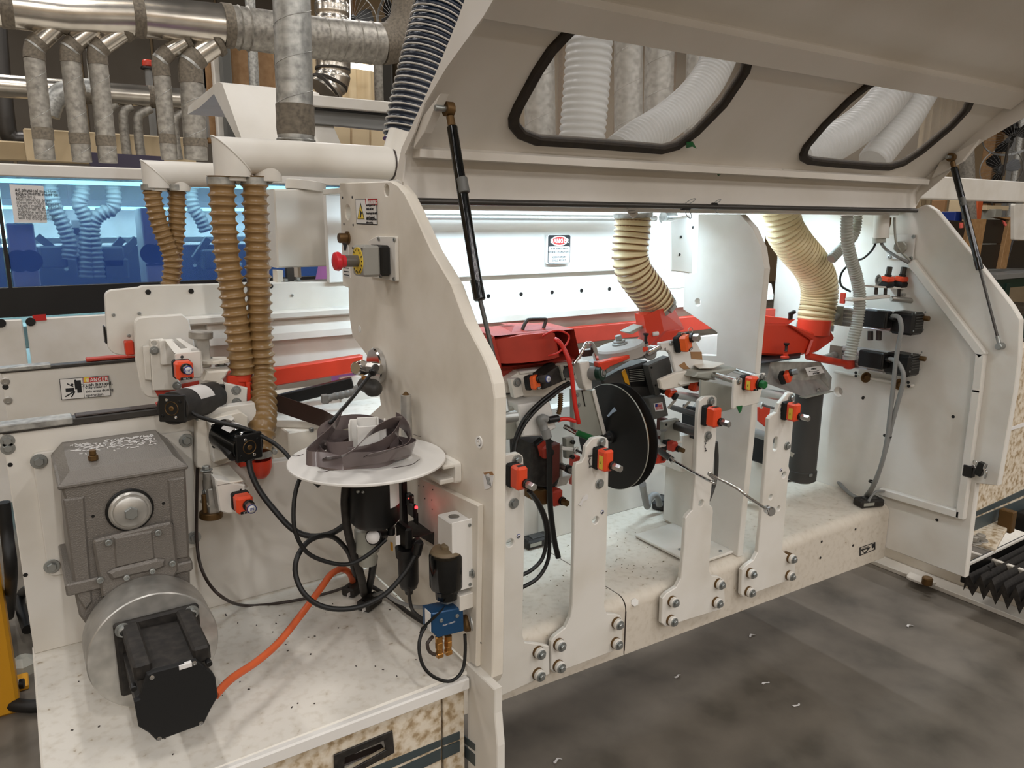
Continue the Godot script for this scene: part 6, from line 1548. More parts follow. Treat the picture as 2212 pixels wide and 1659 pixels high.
	t = thing("guide_roller", "upright chrome guide roller standing behind the turntable by the side panel", "roller")
	var gr := V(.675,1.1792,-1.4264)
	part(t, "roller", G.new().cyl(V(gr.x, 1.12, gr.z), V(gr.x, V(.675,1.2329,-1.4233).y, gr.z), 0.0115, 28, 0.001), M.steel_brushed)
	part(t, "top_screw", G.new().lathe([v(0.008, 0), v(0.005, 0.003), v(0.002, 0.006), v(0, 0.006)], V(gr.x, V(.675,1.2329,-1.4233).y, gr.z), Vector3.UP, 12), M.bronze)

func _widths(n: int, a: Vector3, b: Vector3) -> Array:
	var out := []
	for i in n: out.append(a.lerp(b, float(i) / maxf(1.0, n - 1)))
	return out

# part of a cylinder wall for labels: angle 0 faces the viewer
func _arc_label(r: float, y0: float, y1: float, a0: float, a1: float) -> G:
	var g := G.new()
	var s := g.fresh()
	for i in 12:
		var p := lerpf(a0, a1, i / 12.0)
		var q := lerpf(a0, a1, (i + 1) / 12.0)
		var d0 := V(sin(p) * r, 0, cos(p) * r)
		var d1 := V(sin(q) * r, 0, cos(q) * r)
		g.quad(d0 + V(0, y0, 0), d1 + V(0, y0, 0), d1 + V(0, y1, 0), d0 + V(0, y1, 0), d0 + d1, s)
	return g

func pneumatics() -> void:
	# white junction box on the panel
	var a := V(.688,1.034,-1.1767)
	var t := thing("junction_box", "tall white steel junction box with a round knockout on top, on the side panel", "box")
	var xw: float = V(.6954,.9931,-1.266).x
	var b0 := V(minf(xw, 0.645), V(.688,.8953,-1.1838).y, a.z - 0.058)
	part(t, "box", G.new().bx(b0, V(0.688, a.y, a.z), 0.002), M.white_clean)
	part(t, "lid", G.new().bx(V(b0.x - 0.001, b0.y - 0.002, a.z - 0.001), V(0.689, a.y + 0.003, a.z + 0.003), 0.001), M.white_clean)
	part(t, "knockout", G.new().cyl(V((b0.x + 0.688) * 0.5, a.y, a.z - 0.03), V((b0.x + 0.688) * 0.5, a.y + 0.001, a.z - 0.03), 0.011, 20), M.zinc)
	part(t, "screw", G.new().capscrew(V(0.682, a.y - 0.009, a.z + 0.003), Vector3.BACK, 0.0035, 0.002), M.zinc)
	part(t, "screw", G.new().capscrew(V(0.682, b0.y + 0.006, a.z + 0.003), Vector3.BACK, 0.0035, 0.002), M.zinc)
	part(t, "fixing_bolt", G.new().hexbolt(V(.687,.9239,-1.1728), Vector3.LEFT, 0.006, 0.005), M.zinc)
	# filter regulator
	t = thing("air_regulator", "black air filter regulator with a dusty bracket and a lit red sensor, under the turntable", "air regulator")
	var fx := V(.6147,.9455,-1.31)
	part(t, "head", G.new().bx(V(.6028,.9452,-1.34), V(.6196,.992,-1.29), 0.004), M.black)
	part(t, "bracket", G.new().plate(1, [v(.6372,-1.4211),v(.6984,-1.4248),v(.6932,-1.338),v(.6557,-1.3395),v(.6291,-1.3622)], 0.943, 0.947, [], 0.001).plate(2, [v(.6384,.9638),v(.6714,.9661),v(.6709,.9375),v(.6572,.9491)], -1.304, -1.30, [], 0.0), M.black_dusty)
	part(t, "bowl", G.new().lathe([v(0, -0.062), v(0.008, -0.062), v(0.009, -0.054), v(0.017, -0.048), v(0.0205, -0.036), v(0.021, 0.020), v(0.025, 0.022), v(0.026, 0.042), v(0, 0.044)], V(.6156,.9024,-1.31), Vector3.UP, 28), M.black)
	part(t, "elbow", G.new().cyl(V(.626,.9604,-1.29), V(.6213,.9632,-1.27), 0.010, 14).cyl(V(.6224,.9669,-1.27), V(.6157,.9427,-1.27), 0.009, 14), M.black)
	part(t, "label_plate", G.new().bx(V(.5797,.9642,-1.289), V(.5889,.9841,-1.288), 0.0), M.paper)
	part(t, "regulator", G.new().lathe([v(0, -0.05), v(0.019, -0.05), v(0.020, -0.026), v(0.026, -0.02), v(0.026, 0.03), v(0.015, 0.04), v(0, 0.04)], V(.5645,.9339,-1.4), Vector3.UP, 10), M.hose_grey)
	part(t, "pressure_gauge", G.new().cyl(V(.5782,.961,-1.36), V(.5453,.9787,-1.32), 0.0165, 24, 0.002), M.black)
	part(t, "gauge_dial", G.new().cyl(V(.5451,.9789,-1.3195), V(.5444,.9795,-1.3185), 0.0135, 24, 0.0), M.paper)
	part(t, "knob_cap", G.new().cyl(V(.5887,.9696,-1.33), V(.5892,.9856,-1.33), 0.008, 16), M.black)
	part(t, "yellow_tab", G.new().bx(V(.59,.9319,-1.34), V(.5922,.9505,-1.33), 0.001), M.yellow)
	t = thing("pressure_switch", "slim black pressure switch column with a glowing red light", "sensor")
	part(t, "column", G.new().bx(V(.6384,.948,-1.4), V(.6515,1.0566,-1.38), 0.002).bx(V(.6447,1.0062,-1.38), V(.6572,1.0329,-1.36), 0.002).bx(V(.6448,.9866,-1.37), V(.6544,1.0174,-1.34), 0.003).bx(V(.6583,.9668,-1.37), V(.661,.9941,-1.35), 0.002), M.black)
	for p in [V(.6427,1.028,-1.359),V(.6523,1.028,-1.359)]: part(t, "contact", G.new().cyl(p, p + V(0, 0, 0.002), 0.0025, 10), M.chrome)
	part(t, "red_light", G.new().cyl(V(.6535,1.0098,-1.345), V(.6492,1.0137,-1.336), 0.0035, 12), glow("led_red", Color(1.0, 0.10, 0.12), 9.0))
	var l := OmniLight3D.new()
	l.name = "red_light_lamp"
	l.light_color = Color(1, 0.1, 0.12)
	l.light_energy = 0.00012
	l.light_size = 0.004
	l.shadow_enabled = true
	l.omni_range = 8.0
	l.omni_attenuation = 2.0
	l.position = V(.6473,1.0158,-1.328)
	add_child(l)
	# lubricator can on the blue valve block
	t = thing("filter_can", "glossy black filter can with a dusty brown top above the blue valve block", "filter")
	var fc := V(.6447,.8728,-1.2)
	var ft: float = (V(.6421,.9713,-1.2) as Vector3).y
	part(t, "can", G.new().lathe([v(0, 0), v(0.022, 0), v(0.023, 0.018), v(0.031, 0.022), v(0.0335, 0.028), v(0.0335, ft - fc.y - 0.009), v(0.031, ft - fc.y - 0.001)], fc, Vector3.UP, 40), M.black_gloss)
	part(t, "lid", G.new().lathe([v(0.0315, -0.002), v(0.027, 0.004), v(0.011, 0.005), v(0.010, 0.005), v(0.010, 0.011), v(0.0085, 0.0125), v(0, 0.0125)], V(fc.x, ft, fc.z), Vector3.UP, 40), M.dust_brown)
	part(t, "hex_fitting", G.new().cyl(fc - V(0, 0.010, 0), fc, 0.013, 6, 0.001), M.zinc)
	t = thing("valve_block", "bright blue valve block with brass fittings below the black filter can", "valve")
	part(t, "block", G.new().plate(2, [v(.5978,.863),v(.6678,.8555),v(.6694,.8029),v(.6107,.808),v(.598,.8239)], -1.215, -1.175, [], 0.002), M.blue_block)
	for p in [V(.6184,.843,-1.175),V(.6531,.8421,-1.175)]: part(t, "screw", G.new().capscrew(p, Vector3.BACK, 0.004, 0.0025), M.zinc)
	letters(t, "FLOW  DIVIDER", V(.6352,.831,-1.1745), Vector3.RIGHT, Vector3.UP, 0.004, M.paper)
	part(t, "side_plate", G.new().plate(2, [v(.5964,.863),v(.6003,.8627),v(.6005,.8206),v(.5966,.8249)], -1.20, -1.178, [], 0.0), M.white_clean)
	for q in [[948, 1372, 950, 1416], [968, 1370, 968, 1408]]:
		pass
	for p in [[V(.6206,.8012,-1.19), V(.621,.7648,-1.19)], [V(.6411,.7965,-1.19), V(.6407,.7642,-1.19)]]:
		var d: Vector3 = p[1] - p[0]
		part(t, "brass_fitting", G.new().cyl(p[0], p[0] + d * 0.35, 0.0075, 16).cyl(p[0] + d * 0.33, p[0] + d * 0.7, 0.0085, 6, 0.001).cyl(p[0] + d * 0.68, p[1], 0.007, 16).box(p[1] - V(0, 0.004, 0), Vector3(0.014, 0.011, 0.014), 0.002), M.brass)
	part(t, "solenoid", G.new().cyl(V(.6817,.803,-1.2), V(.692,.8087,-1.19), 0.017, 24, 0.003), M.bronze)
	part(t, "solenoid_cap", G.new().cyl(V(.692,.8087,-1.19), V(.712,.8114,-1.18), 0.019, 24, 0.002), M.galv)
	part(t, "solenoid_label", G.new().add(_arc_label(0.0145, -0.008, 0.008, -0.8, 0.8), Transform3D(Basis(Vector3.BACK, -PI / 2), V(.704,.8094,-1.183))), M.paper)
	part(t, "tape_tail", G.new().ribbon([V(.6212,.8699,-1.17),V(.608,.8603,-1.17),V(.588,.85,-1.17),V(.5712,.8389,-1.17)], _widths(4, V(0.008, 0.010, 0), V(0.004, 0.010, 0)), 0.0006), M.black)
	# small white angle bracket and the two cable glands on the cabinet
	solo("angle_bracket", "small white angle bracket on the side panel behind the filter can", "bracket", G.new().bx(V(.688,.8509,-1.1718) - V(0.03, 0, 0.03), V(.688,.8829,-1.1714), 0.001), M.white)
	for k in 2:
		var p: Vector3 = [V(.619,.722,-1.6292), V(.6229,.722,-1.5441)][k]
		t = thing("cable_gland", ["black split cable gland block where the orange cable enters", "larger black split cable gland block with a printed strip on the cabinet top"][k], "cable gland")
		part(t, "frame", G.new().box(p - V(0, 0.010, 0), Vector3(0.058, 0.024, 0.036), 0.004, Basis(Vector3.UP, 0.55)), M.black_dusty)
		part(t, "printed_strip", G.new().box(p + V(-0.009, -0.010, 0.0158), Vector3(0.048, 0.010, 0.001), 0.0, Basis(Vector3.UP, 0.55)), M.paper)
		part(t, "screw", G.new().capscrew(p + V(0.018, 0.002, -0.014), Vector3.UP, 0.004, 0.003), M.black)
		part(t, "screw", G.new().capscrew(p + V(-0.02, 0.002, 0.010), Vector3.UP, 0.004, 0.003), M.black)
	# red spot of the sensor lens on the panel
	# emergency stop box
	t = thing("stop_box", "grey emergency stop box with red mushroom button and yellow ring", "emergency stop")
	part(t, "mount_plate", G.new().plate(0, rounded([v(-1.5946,1.5592),v(-1.4953,1.5614),v(-1.4968,1.4664),v(-1.6467,1.4676),v(-1.6395,1.5489)], 0.004), 0.692, 0.70, [], 0.001), M.white)
	for p in [V(.692,1.5546,-1.5785),V(.692,1.5546,-1.4966),V(.692,1.471,-1.5044),V(.692,1.4724,-1.5749)]: part(t, "screw", G.new().capscrew(p, Vector3.LEFT, 0.0045, 0.003), M.zinc)
	# box stands off the panel: near side faces -x
	var e0 := V(.692,1.5428,-1.5043)
	var e1 := V(.692,1.476,-1.6001)
	var zc := (e0.z + e1.z) * 0.5
	var yc := (e0.y + e1.y) * 0.5
	part(t, "back_shell", G.new().box(V(0.680, yc, zc), Vector3(0.024, 0.066, 0.066), 0.005), M.black)
	part(t, "front_shell", G.new().box(V(0.649, yc, zc), Vector3(0.038, 0.066, 0.066), 0.005), mat("stop_grey", Color(0.58, 0.575, 0.55), 0.45))
	part(t, "yellow_ring", G.new().lathe([v(0.012, 0), v(0.029, 0), v(0.029, 0.0015), v(0.012, 0.0015)], V(0.630, yc, zc), Vector3.LEFT, 36), M.label_yellow)
	for k in 16:
		var an := TAU * k / 16.0
		part(t, "ring_letter", G.new().box(V(0.6282, yc + cos(an) * 0.0245, zc + sin(an) * 0.0245), Vector3(0.0006, 0.005, 0.003), 0.0, Basis(Vector3.RIGHT, an)), M.ink)
	part(t, "sleeve", G.new().cyl(V(0.630, yc, zc), V(0.598, yc, zc), 0.0125, 24), mat("sleeve_grey", Color(0.36, 0.34, 0.31), 0.4))
	part(t, "red_button", G.new().lathe([v(0.013, 0), v(0.014, 0.008), v(0.019, 0.011), v(0.0205, 0.015), v(0.019, 0.022), v(0.012, 0.025), v(0, 0.026)], V(0.600, yc, zc), Vector3.LEFT, 32), mat("button_red", Color(0.80, 0.15, 0.20), 0.3))
	for k in 2: part(t, "lid_screw", G.new().cyl(V(0.629, yc + 0.026, zc + (k * 2 - 1) * 0.026), V(0.6295, yc + 0.026, zc + (k * 2 - 1) * 0.026), 0.003, 10), M.black)

func cables() -> void:
	var c := [
		["black_cable", "black cable drooping from the upper motor behind the turntable", [V(.282,1.2061,-1.65),V(.2988,1.1899,-1.64),V(.3356,1.1797,-1.6),V(.3743,1.169,-1.57),V(.4148,1.1434,-1.55),V(.4282,1.132,-1.5),V(.4428,1.1076,-1.46),V(.4751,1.0688,-1.42)], 0.0045, M.rubber],
		["black_cable", "black cable looping from the lower motor down and across to the turntable motor", [V(.3741,1.107,-1.56),V(.3719,1.0827,-1.54),V(.3828,1.0441,-1.52),V(.4031,1.0064,-1.48),V(.4245,.9766,-1.45),V(.4537,.9618,-1.43),V(.4908,.9664,-1.41),V(.519,.9894,-1.39),V(.5377,1.0069,-1.38)], 0.0062, M.rubber],
		["black_cable", "thin black cable hanging in a bow from the left rim of the turntable", [V(.4221,1.1211,-1.36),V(.4069,1.0993,-1.35),V(.3963,1.063,-1.34),V(.3942,1.0205,-1.33),V(.4131,.9763,-1.33),V(.45,.9467,-1.33),V(.4947,.9291,-1.33),V(.5311,.9425,-1.32),V(.5729,.9671,-1.32)], 0.0042, M.rubber],
		["air_hose", "black air hose making the big ring in front of the cable glands", [V(.6345,.72,-1.6586),V(.5571,.8492,-1.47),V(.5294,.9108,-1.42),V(.4966,.9576,-1.4),V(.4631,.9791,-1.38),V(.4244,.9812,-1.36),V(.3968,.9623,-1.34),V(.3901,.9337,-1.33),V(.3971,.904,-1.31),V(.4202,.8777,-1.3),V(.4563,.8618,-1.29),V(.5014,.8598,-1.28),V(.5474,.8776,-1.27),V(.5894,.9107,-1.27),V(.6126,.9415,-1.27)], 0.0052, M.rubber],
		["conduit", "thick black conduit running down from the turntable motor to the cable gland", [V(.5096,1.0883,-1.36),V(.5084,1.0385,-1.37),V(.5201,.9689,-1.39),V(.5452,.8941,-1.42),V(.5676,.8326,-1.45),V(.6204,.72,-1.569)], 0.0088, M.black_dusty],
		["conduit", "second black conduit bundle standing behind the grey regulator", [V(.5954,.8787,-1.44),V(.5966,.8261,-1.46),V(.6342,.72,-1.5791)], 0.0085, M.black],
		["brown_cable", "thin brown cable drooping from the frame panel along the cabinet top", [V(.3021,1.0591,-1.722),V(.2917,.9705,-1.715),V(.2823,.8782,-1.7),V(.2838,.8271,-1.66),V(.3033,.7957,-1.6),V(.3753,.706,-1.6978),V(.4628,.706,-1.662),V(.55,.706,-1.6514),V(.6023,.715,-1.639)], 0.0036, M.cable_brown],
		["orange_cable", "thick orange cable arching from the servo motor to the cable gland", [V(.2173,.7829,-1.26),V(.2534,.78,-1.3),V(.3103,.7744,-1.34),V(.3628,.7756,-1.38),V(.4169,.7933,-1.42),V(.4799,.8157,-1.47),V(.5221,.8253,-1.51),V(.5569,.8159,-1.54),V(.5827,.7903,-1.56),V(.6195,.725,-1.6391)], 0.0074, M.orange_hose],
		["black_cable", "black cable loop hanging below the brass fittings", [V(.6133,.8375,-1.2),V(.5848,.8217,-1.19),V(.5722,.7965,-1.18),V(.5762,.761,-1.17),V(.6,.7304,-1.165),V(.6334,.7121,-1.165),V(.6615,.7227,-1.17),V(.6711,.7607,-1.175),V(.6732,.7931,-1.18)], 0.0034, M.rubber],
		["brown_tube", "pair of short brown tubes bent round the brass fittings", [V(.61,.8011,-1.195),V(.5951,.7936,-1.19),V(.5998,.7741,-1.19),V(.6118,.7639,-1.19)], 0.0036, M.cable_brown],
		["grey_cable", "grey cable on the cabinet top curving behind the filter can", [V(.6326,.73,-1.5387),V(.6077,.7935,-1.42),V(.6131,.7992,-1.36),V(.6326,.8082,-1.3),V(.65,.8333,-1.25)], 0.0042, M.cable_grey],
		["black_cable", "black cable running along the cabinet top to the filter can", [V(.651,.72,-1.6046),V(.6709,.712,-1.5406),V(.6775,.712,-1.4533),V(.6875,.712,-1.3909)], 0.0052, M.black_dusty],
		["black_cable", "black cable behind the filter can dropping from the regulator", [V(.6012,.8699,-1.28),V(.6026,.8439,-1.28),V(.6044,.8223,-1.27),V(.613,.8154,-1.24)], 0.0036, M.black_dusty],
	]
	for q in c: solo(q[0], q[1], "cable", cable(q[2], q[3]), q[4])


# ---- machine base and the four front uprights ----
func base_and_posts() -> void:
	var t := thing("machine_bed", "white welded machine base beam with a rounded front edge under the working units", "machine base")
	var xs := [0.727, 1.352, 1.356, 2.684]
	var g := G.new()
	for k in [0, 2]:
		var x0: float = xs[k]
		var x1: float = xs[k + 1]
		var s := g.fresh()
		var prof := []
		prof.append(v(-1.45, 0.0))
		for i in 8:
			var a := PI * 0.5 * i / 7.0
			prof.append(v(-1.485 + 0.035 * cos(a), 0.513 + 0.035 * sin(a)))
		prof.append(v(-1.95, 0.548))
		for i in prof.size() - 1:
			var p: Vector2 = prof[i]
			var q: Vector2 = prof[i + 1]
			var low := func(x: float, w: Vector2): return V(x, lerpf(0.390, 0.333, (x - 0.727) / 1.957) if w.y == 0.0 else w.y, w.x)
			g.quad(low.call(x0, p), low.call(x1, p), low.call(x1, q), low.call(x0, q), V(0, maxf(q.x - p.x, p.x - q.x) + 0.001, absf(q.y - p.y)), s)
	g.quad(V(0.727, 0.39, -1.45), V(2.684, 0.333, -1.45), V(2.684, 0.333, -1.95), V(0.727, 0.39, -1.95), Vector3.DOWN)
	g.quad(V(0.727, 0.39, -1.45), V(0.727, 0.5, -1.45), V(0.727, 0.5, -1.95), V(0.727, 0.39, -1.95), Vector3.LEFT)
	part(t, "beam", g, M.bed_paint_shaded)
	part(t, "weld_seam", G.new().bx(V(1.352, 0.385, -1.455), V(1.356, 0.51, -1.4475), 0.001), M.cable_brown)
	part(t, "back_wall", G.new().bx(V(0.727, 0.548, -1.965), V(2.684, 1.17, -1.95)), M.white)
	part(t, "rear_bay", G.new().bx(V(1.40, 0.548, -1.95), V(1.55, 1.0, -1.90)), M.white)
	for p in [V(2.4666,.5009,-1.449),V(2.2654,.5011,-1.449),V(2.4631,.4383,-1.449),V(2.2668,.4395,-1.449)]:
		part(t, "screw_hole", G.new().cyl(p, p + V(0, 0, 0.001), 0.005, 10), M.black)
	part(t, "drain_plug", G.new().cyl(V(1.3893,.5267,-1.452), V(1.3845,.5303,-1.447), 0.012, 6), M.white_clean)
	# lifting label
	var w := thing("lift_label", "small black-lined lift here label low on the base near the right end", "label")
	var q := [v(2.5073,.4183),v(2.6092,.4154),v(2.6152,.3839),v(2.5135,.3835)]
	var inn := [q[0].lerp(q[2], 0.06), q[1].lerp(q[3], 0.06), q[2].lerp(q[0], 0.06), q[3].lerp(q[1], 0.06)]
	part(w, "border", G.new().plate(2, q, -1.451, -1.4485, [inn], 0.0), M.ink)
	letters(w, "LIFT HERE", V(2.5438,.4075,-1.4485), V(2.6092,.4154,-1.449) - V(2.5073,.4183,-1.449), Vector3.UP, 0.011, M.ink)
	part(w, "arrow", G.new().plate(2, [v(2.5182,.4063),v(2.5784,.4024),v(2.5458,.3845)], -1.451, -1.4483, [[v(2.5278,.4021),v(2.5669,.3997),v(2.5451,.3884)]], 0.0).plate(2, [v(2.5857,.4118),v(2.604,.4111),v(2.6058,.4013),v(2.5981,.3938),v(2.5918,.3954)], -1.451, -1.4483, [], 0.0), M.ink)
	# uprights
	var zf := -1.425
	var posts := [
		["first white upright from the left, half hidden by the big side panel", [v(.9123,1.0543),v(.9634,1.0547),v(.9768,1.0455),v(.9796,1.038),v(.9845,.9536),v(.9847,.8098),v(.983,.7008),v(.9816,.5684),v(.9889,.5452),v(1.0386,.5234),v(1.0656,.5091),v(1.0702,.4262),v(.886,.4172),v(.8862,.5893)], [[1102,1173,9]], [[1117,994],[1110,1087]], [[1166,1410],[1166,1457]]],
		["second white upright with an OUT-IN arrow sticker and a stepped left shoulder", [v(1.1923,1.0538),v(1.223,1.0539),v(1.2404,1.0474),v(1.247,1.0376),v(1.2509,.9461),v(1.2531,.7434),v(1.2524,.5643),v(1.2633,.5415),v(1.2939,.5307),v(1.313,.5206),v(1.3205,.507),v(1.3244,.4268),v(1.3041,.4177),v(1.0855,.4221),v(1.073,.4375),v(1.0729,.52),v(1.0817,.5306),v(1.1194,.5453),v(1.1342,.5689),v(1.1394,.6022),v(1.1407,.7712),v(1.1376,.9834),v(1.1416,.9962),v(1.1595,.9967),v(1.1682,1.0074),v(1.1718,1.0351)], [[1287,1124,9]], [[1299,956],[1295,1045]], [[1212,1393],[1211,1438],[1337,1347],[1335,1390]]],
		["third white upright in front of the divider panel", [v(1.5976,1.1117),v(1.6395,1.1091),v(1.65,1.0996),v(1.6582,.9894),v(1.6542,.9057),v(1.6522,.819),v(1.6479,.7779),v(1.663,.7645),v(1.666,.7536),v(1.6654,.6712),v(1.6649,.5632),v(1.6791,.5411),v(1.7153,.5281),v(1.7355,.5133),v(1.7494,.4341),v(1.7345,.4132),v(1.492,.4297),v(1.474,.4474),v(1.4725,.5261),v(1.4884,.5376),v(1.5291,.5466),v(1.5446,.5689),v(1.5503,.6698),v(1.5494,.7563),v(1.5581,.7658),v(1.5763,.776),v(1.5776,.8071),v(1.5804,.8897),v(1.576,1.0566),v(1.5778,1.1021)], [[1515,1087,8]], [[1535,867],[1529,941]], [[1456,1300],[1454,1341],[1557,1262],[1552,1302]]],
		["fourth white upright from the left, with an oval slot, before the black cylinder motor", [v(1.9741,1.0758),v(1.997,1.0744),v(2.008,1.0612),v(2.0125,.9765),v(2.0123,.8742),v(2.0056,.8367),v(2.0179,.8142),v(2.0113,.7936),v(2.0127,.6572),v(2.0138,.5388),v(2.0403,.5189),v(2.0758,.5066),v(2.0906,.4877),v(2.0934,.4315),v(2.0656,.4188),v(1.8325,.4257),v(1.8224,.4382),v(1.8178,.5238),v(1.8342,.5336),v(1.8707,.5431),v(1.8883,.5656),v(1.8925,.684),v(1.8928,.8706),v(1.8899,1.0047),v(1.8997,1.0136),v(1.9253,1.0203),v(1.9353,1.0469)], [[1694,1026,8],[1665,1074,7],[1682,1098,7]], [[1709,860],[1700,963]], [[1624,1239],[1621,1278],[1711,1207],[1708,1243]]]]
	# the outlines above are already in metres; hole and bolt places follow in metres too
	var HC := [[V(.9422,.8288,-1.425)], [V(1.2115,.8269,-1.425)], [V(1.6117,.7899,-1.425)], [V(1.9888,.8057,-1.425), V(1.9304,.7427,-1.425), V(1.9751,.6957,-1.425), V(1.9314,.9182,-1.425)]]
	var BC := [[V(.9602,1.0371,-1.424),V(.9516,.9299,-1.424)], [V(1.2212,1.0383,-1.424),V(1.2194,.9269,-1.424)], [V(1.6225,1.0952,-1.424),V(1.6199,.9943,-1.424)], [V(1.9888,1.0579,-1.424),V(1.9887,.9029,-1.424)]]
	var RC := [[V(1.0293,.5058,-1.424),V(1.0288,.4431,-1.424)], [V(1.0951,.5065,-1.424),V(1.095,.444,-1.424),V(1.2958,.5052,-1.424),V(1.2952,.4442,-1.424)], [V(1.5101,.5082,-1.424),V(1.5087,.4475,-1.424),V(1.7076,.509,-1.424),V(1.7029,.4483,-1.424)], [V(1.8537,.505,-1.424),V(1.8541,.4408,-1.424),V(2.0554,.5039,-1.424),V(2.0563,.442,-1.424)]]
	for k in 4:
		t = thing("upright_plate", posts[k][0], "upright", "white front uprights")
		var holes := []
		for i in HC[k].size():
			var h: Vector3 = HC[k][i]
			if i == 3: holes.append(circle(v(h.x, h.y), 0.011, 16).map(func(p): return v(p.x, p.y + (0.012 if p.y > h.y else -0.012))))
			elif i < 1 or k < 3: holes.append(circle(v(h.x, h.y), 0.0105, 16))
			else: holes.append(circle(v(h.x, h.y), 0.009, 16))
		part(t, "plate", G.new().plate(2, posts[k][1], zf - 0.014, zf, holes, 0.002), M.white)
		for p in BC[k]: part(t, "bolt", G.new().hexbolt(p, Vector3.BACK, 0.0085, 0.007), M.zinc)
		for p in RC[k]:
			part(t, "spacer", G.new().cyl(p - V(0, 0, 0.012), p + V(0, 0, 0.016), 0.0155, 24, 0.003), M.white)
			part(t, "spacer_bolt", G.new().hexbolt(p + V(0, 0, 0.016), Vector3.BACK, 0.0085, 0.007), M.zinc)
			part(t, "spacer_sleeve", G.new().cyl(p - V(0, 0, 0.02), p + V(0, 0, 0.006), 0.0165, 24, 0.001), M.bronze)
	# OUT - IN stickers
	for k in 3:
		var top: Vector3 = [V(1.1862,1.0086,-1.423), V(1.6145,.9788,-1.423), V(1.9466,1.0429,-1.423)][k]
		var s := thing("arrow_sticker", ["curved OUT to IN arrow sticker on the second upright", "curved OUT to IN arrow print on the third upright", "curved OUT to IN arrow print on the fourth upright"][k], "sticker")
		letters(s, "OUT", top, Vector3.RIGHT, Vector3.UP, 0.008, M.ink, 0.0004, 1.0, "Droid Sans", 700)
		letters(s, "IN", top - V(0, 0.028, 0), Vector3.RIGHT, Vector3.UP, 0.008, M.ink, 0.0004, 1.0, "Droid Sans", 700)
		var arc := []
		for i in 9: arc.append(top + V(-0.002 - 0.003 * cos((i / 8.0 - 0.5) * PI), -0.006 - 0.016 * i / 8.0, 0))
		part(s, "arrow", G.new().tube(arc, 0.0009, 5).lathe([v(0, 0.003), v(0.0022, -0.001), v(0, -0.001)], arc[0], Vector3.UP, 6).lathe([v(0, 0.003), v(0.0022, -0.001), v(0, -0.001)], arc[8], Vector3.DOWN, 6), M.ink)
	var dk := [V(.9662,.8414,-1.4245), V(1.2325,.8457,-1.4245), V(1.9696,.8249,-1.4245)]
	for k in 3:
		var s := thing("round_badge", ["round blue rimmed badge beside the hole of the first upright", "round blue rimmed badge beside the hole of the second upright", "round dark badge beside the hole of the fourth upright"][k], "sticker")
		part(s, "rim", G.new().cyl(dk[k], dk[k] + V(0, 0, 0.0008), 0.0055, 20, 0.0), M.blue_paint)
		part(s, "face", G.new().cyl(dk[k] + V(0, 0, 0.0005), dk[k] + V(0, 0, 0.0012), 0.0043, 20, 0.0), M.paper)
		part(s, "print", G.new().cyl(dk[k] + V(0.0005, -0.0005, 0.001), dk[k] + V(0.0005, -0.0005, 0.0015), 0.0024, 10, 0.0), M.ink)
	solo("paper_scrap", "torn white paper scrap stuck to the second upright below its bolts", "scrap", G.new().plate(2, [v(1.1509,.8843),v(1.1568,.8894),v(1.1655,.9027),v(1.1776,.9065),v(1.1823,.903),v(1.1796,.8922),v(1.1659,.8912),v(1.1587,.8789)], -1.4245, -1.4225, [], 0.0), M.paper)
	# counters on the uprights
	var sp := {"w": 0.031, "h": 0.056, "d": 0.034, "len": 0.034, "top_plate": true, "knob": v(0.008, -0.012)}
	counter("orange position counter on the first upright, nearest the big side panel", V(.9444,1.0071,-1.375), Vector3.BACK, Vector3.UP, sp)
	sp.sticker = "0"
	counter("orange position counter with a yellow sticker on the second upright, before the dark disc", V(1.2086,1.0031,-1.375), Vector3.BACK, Vector3.UP, sp)
	sp.erase("sticker")
	counter("orange position counter on the third upright before the white divider", V(1.603,1.06,-1.375), Vector3.BACK, Vector3.UP, sp)
	sp.sticker = "II"
	counter("orange position counter with a yellow sticker on the fourth upright", V(1.9607,1.0249,-1.375), Vector3.BACK, Vector3.UP, sp)

func rod(o: Node3D, a: Vector3, b: Vector3, r: float, m: Material, called := "rod") -> MeshInstance3D:
	return part(o, called, G.new().cyl(a, b, r, 18), m)

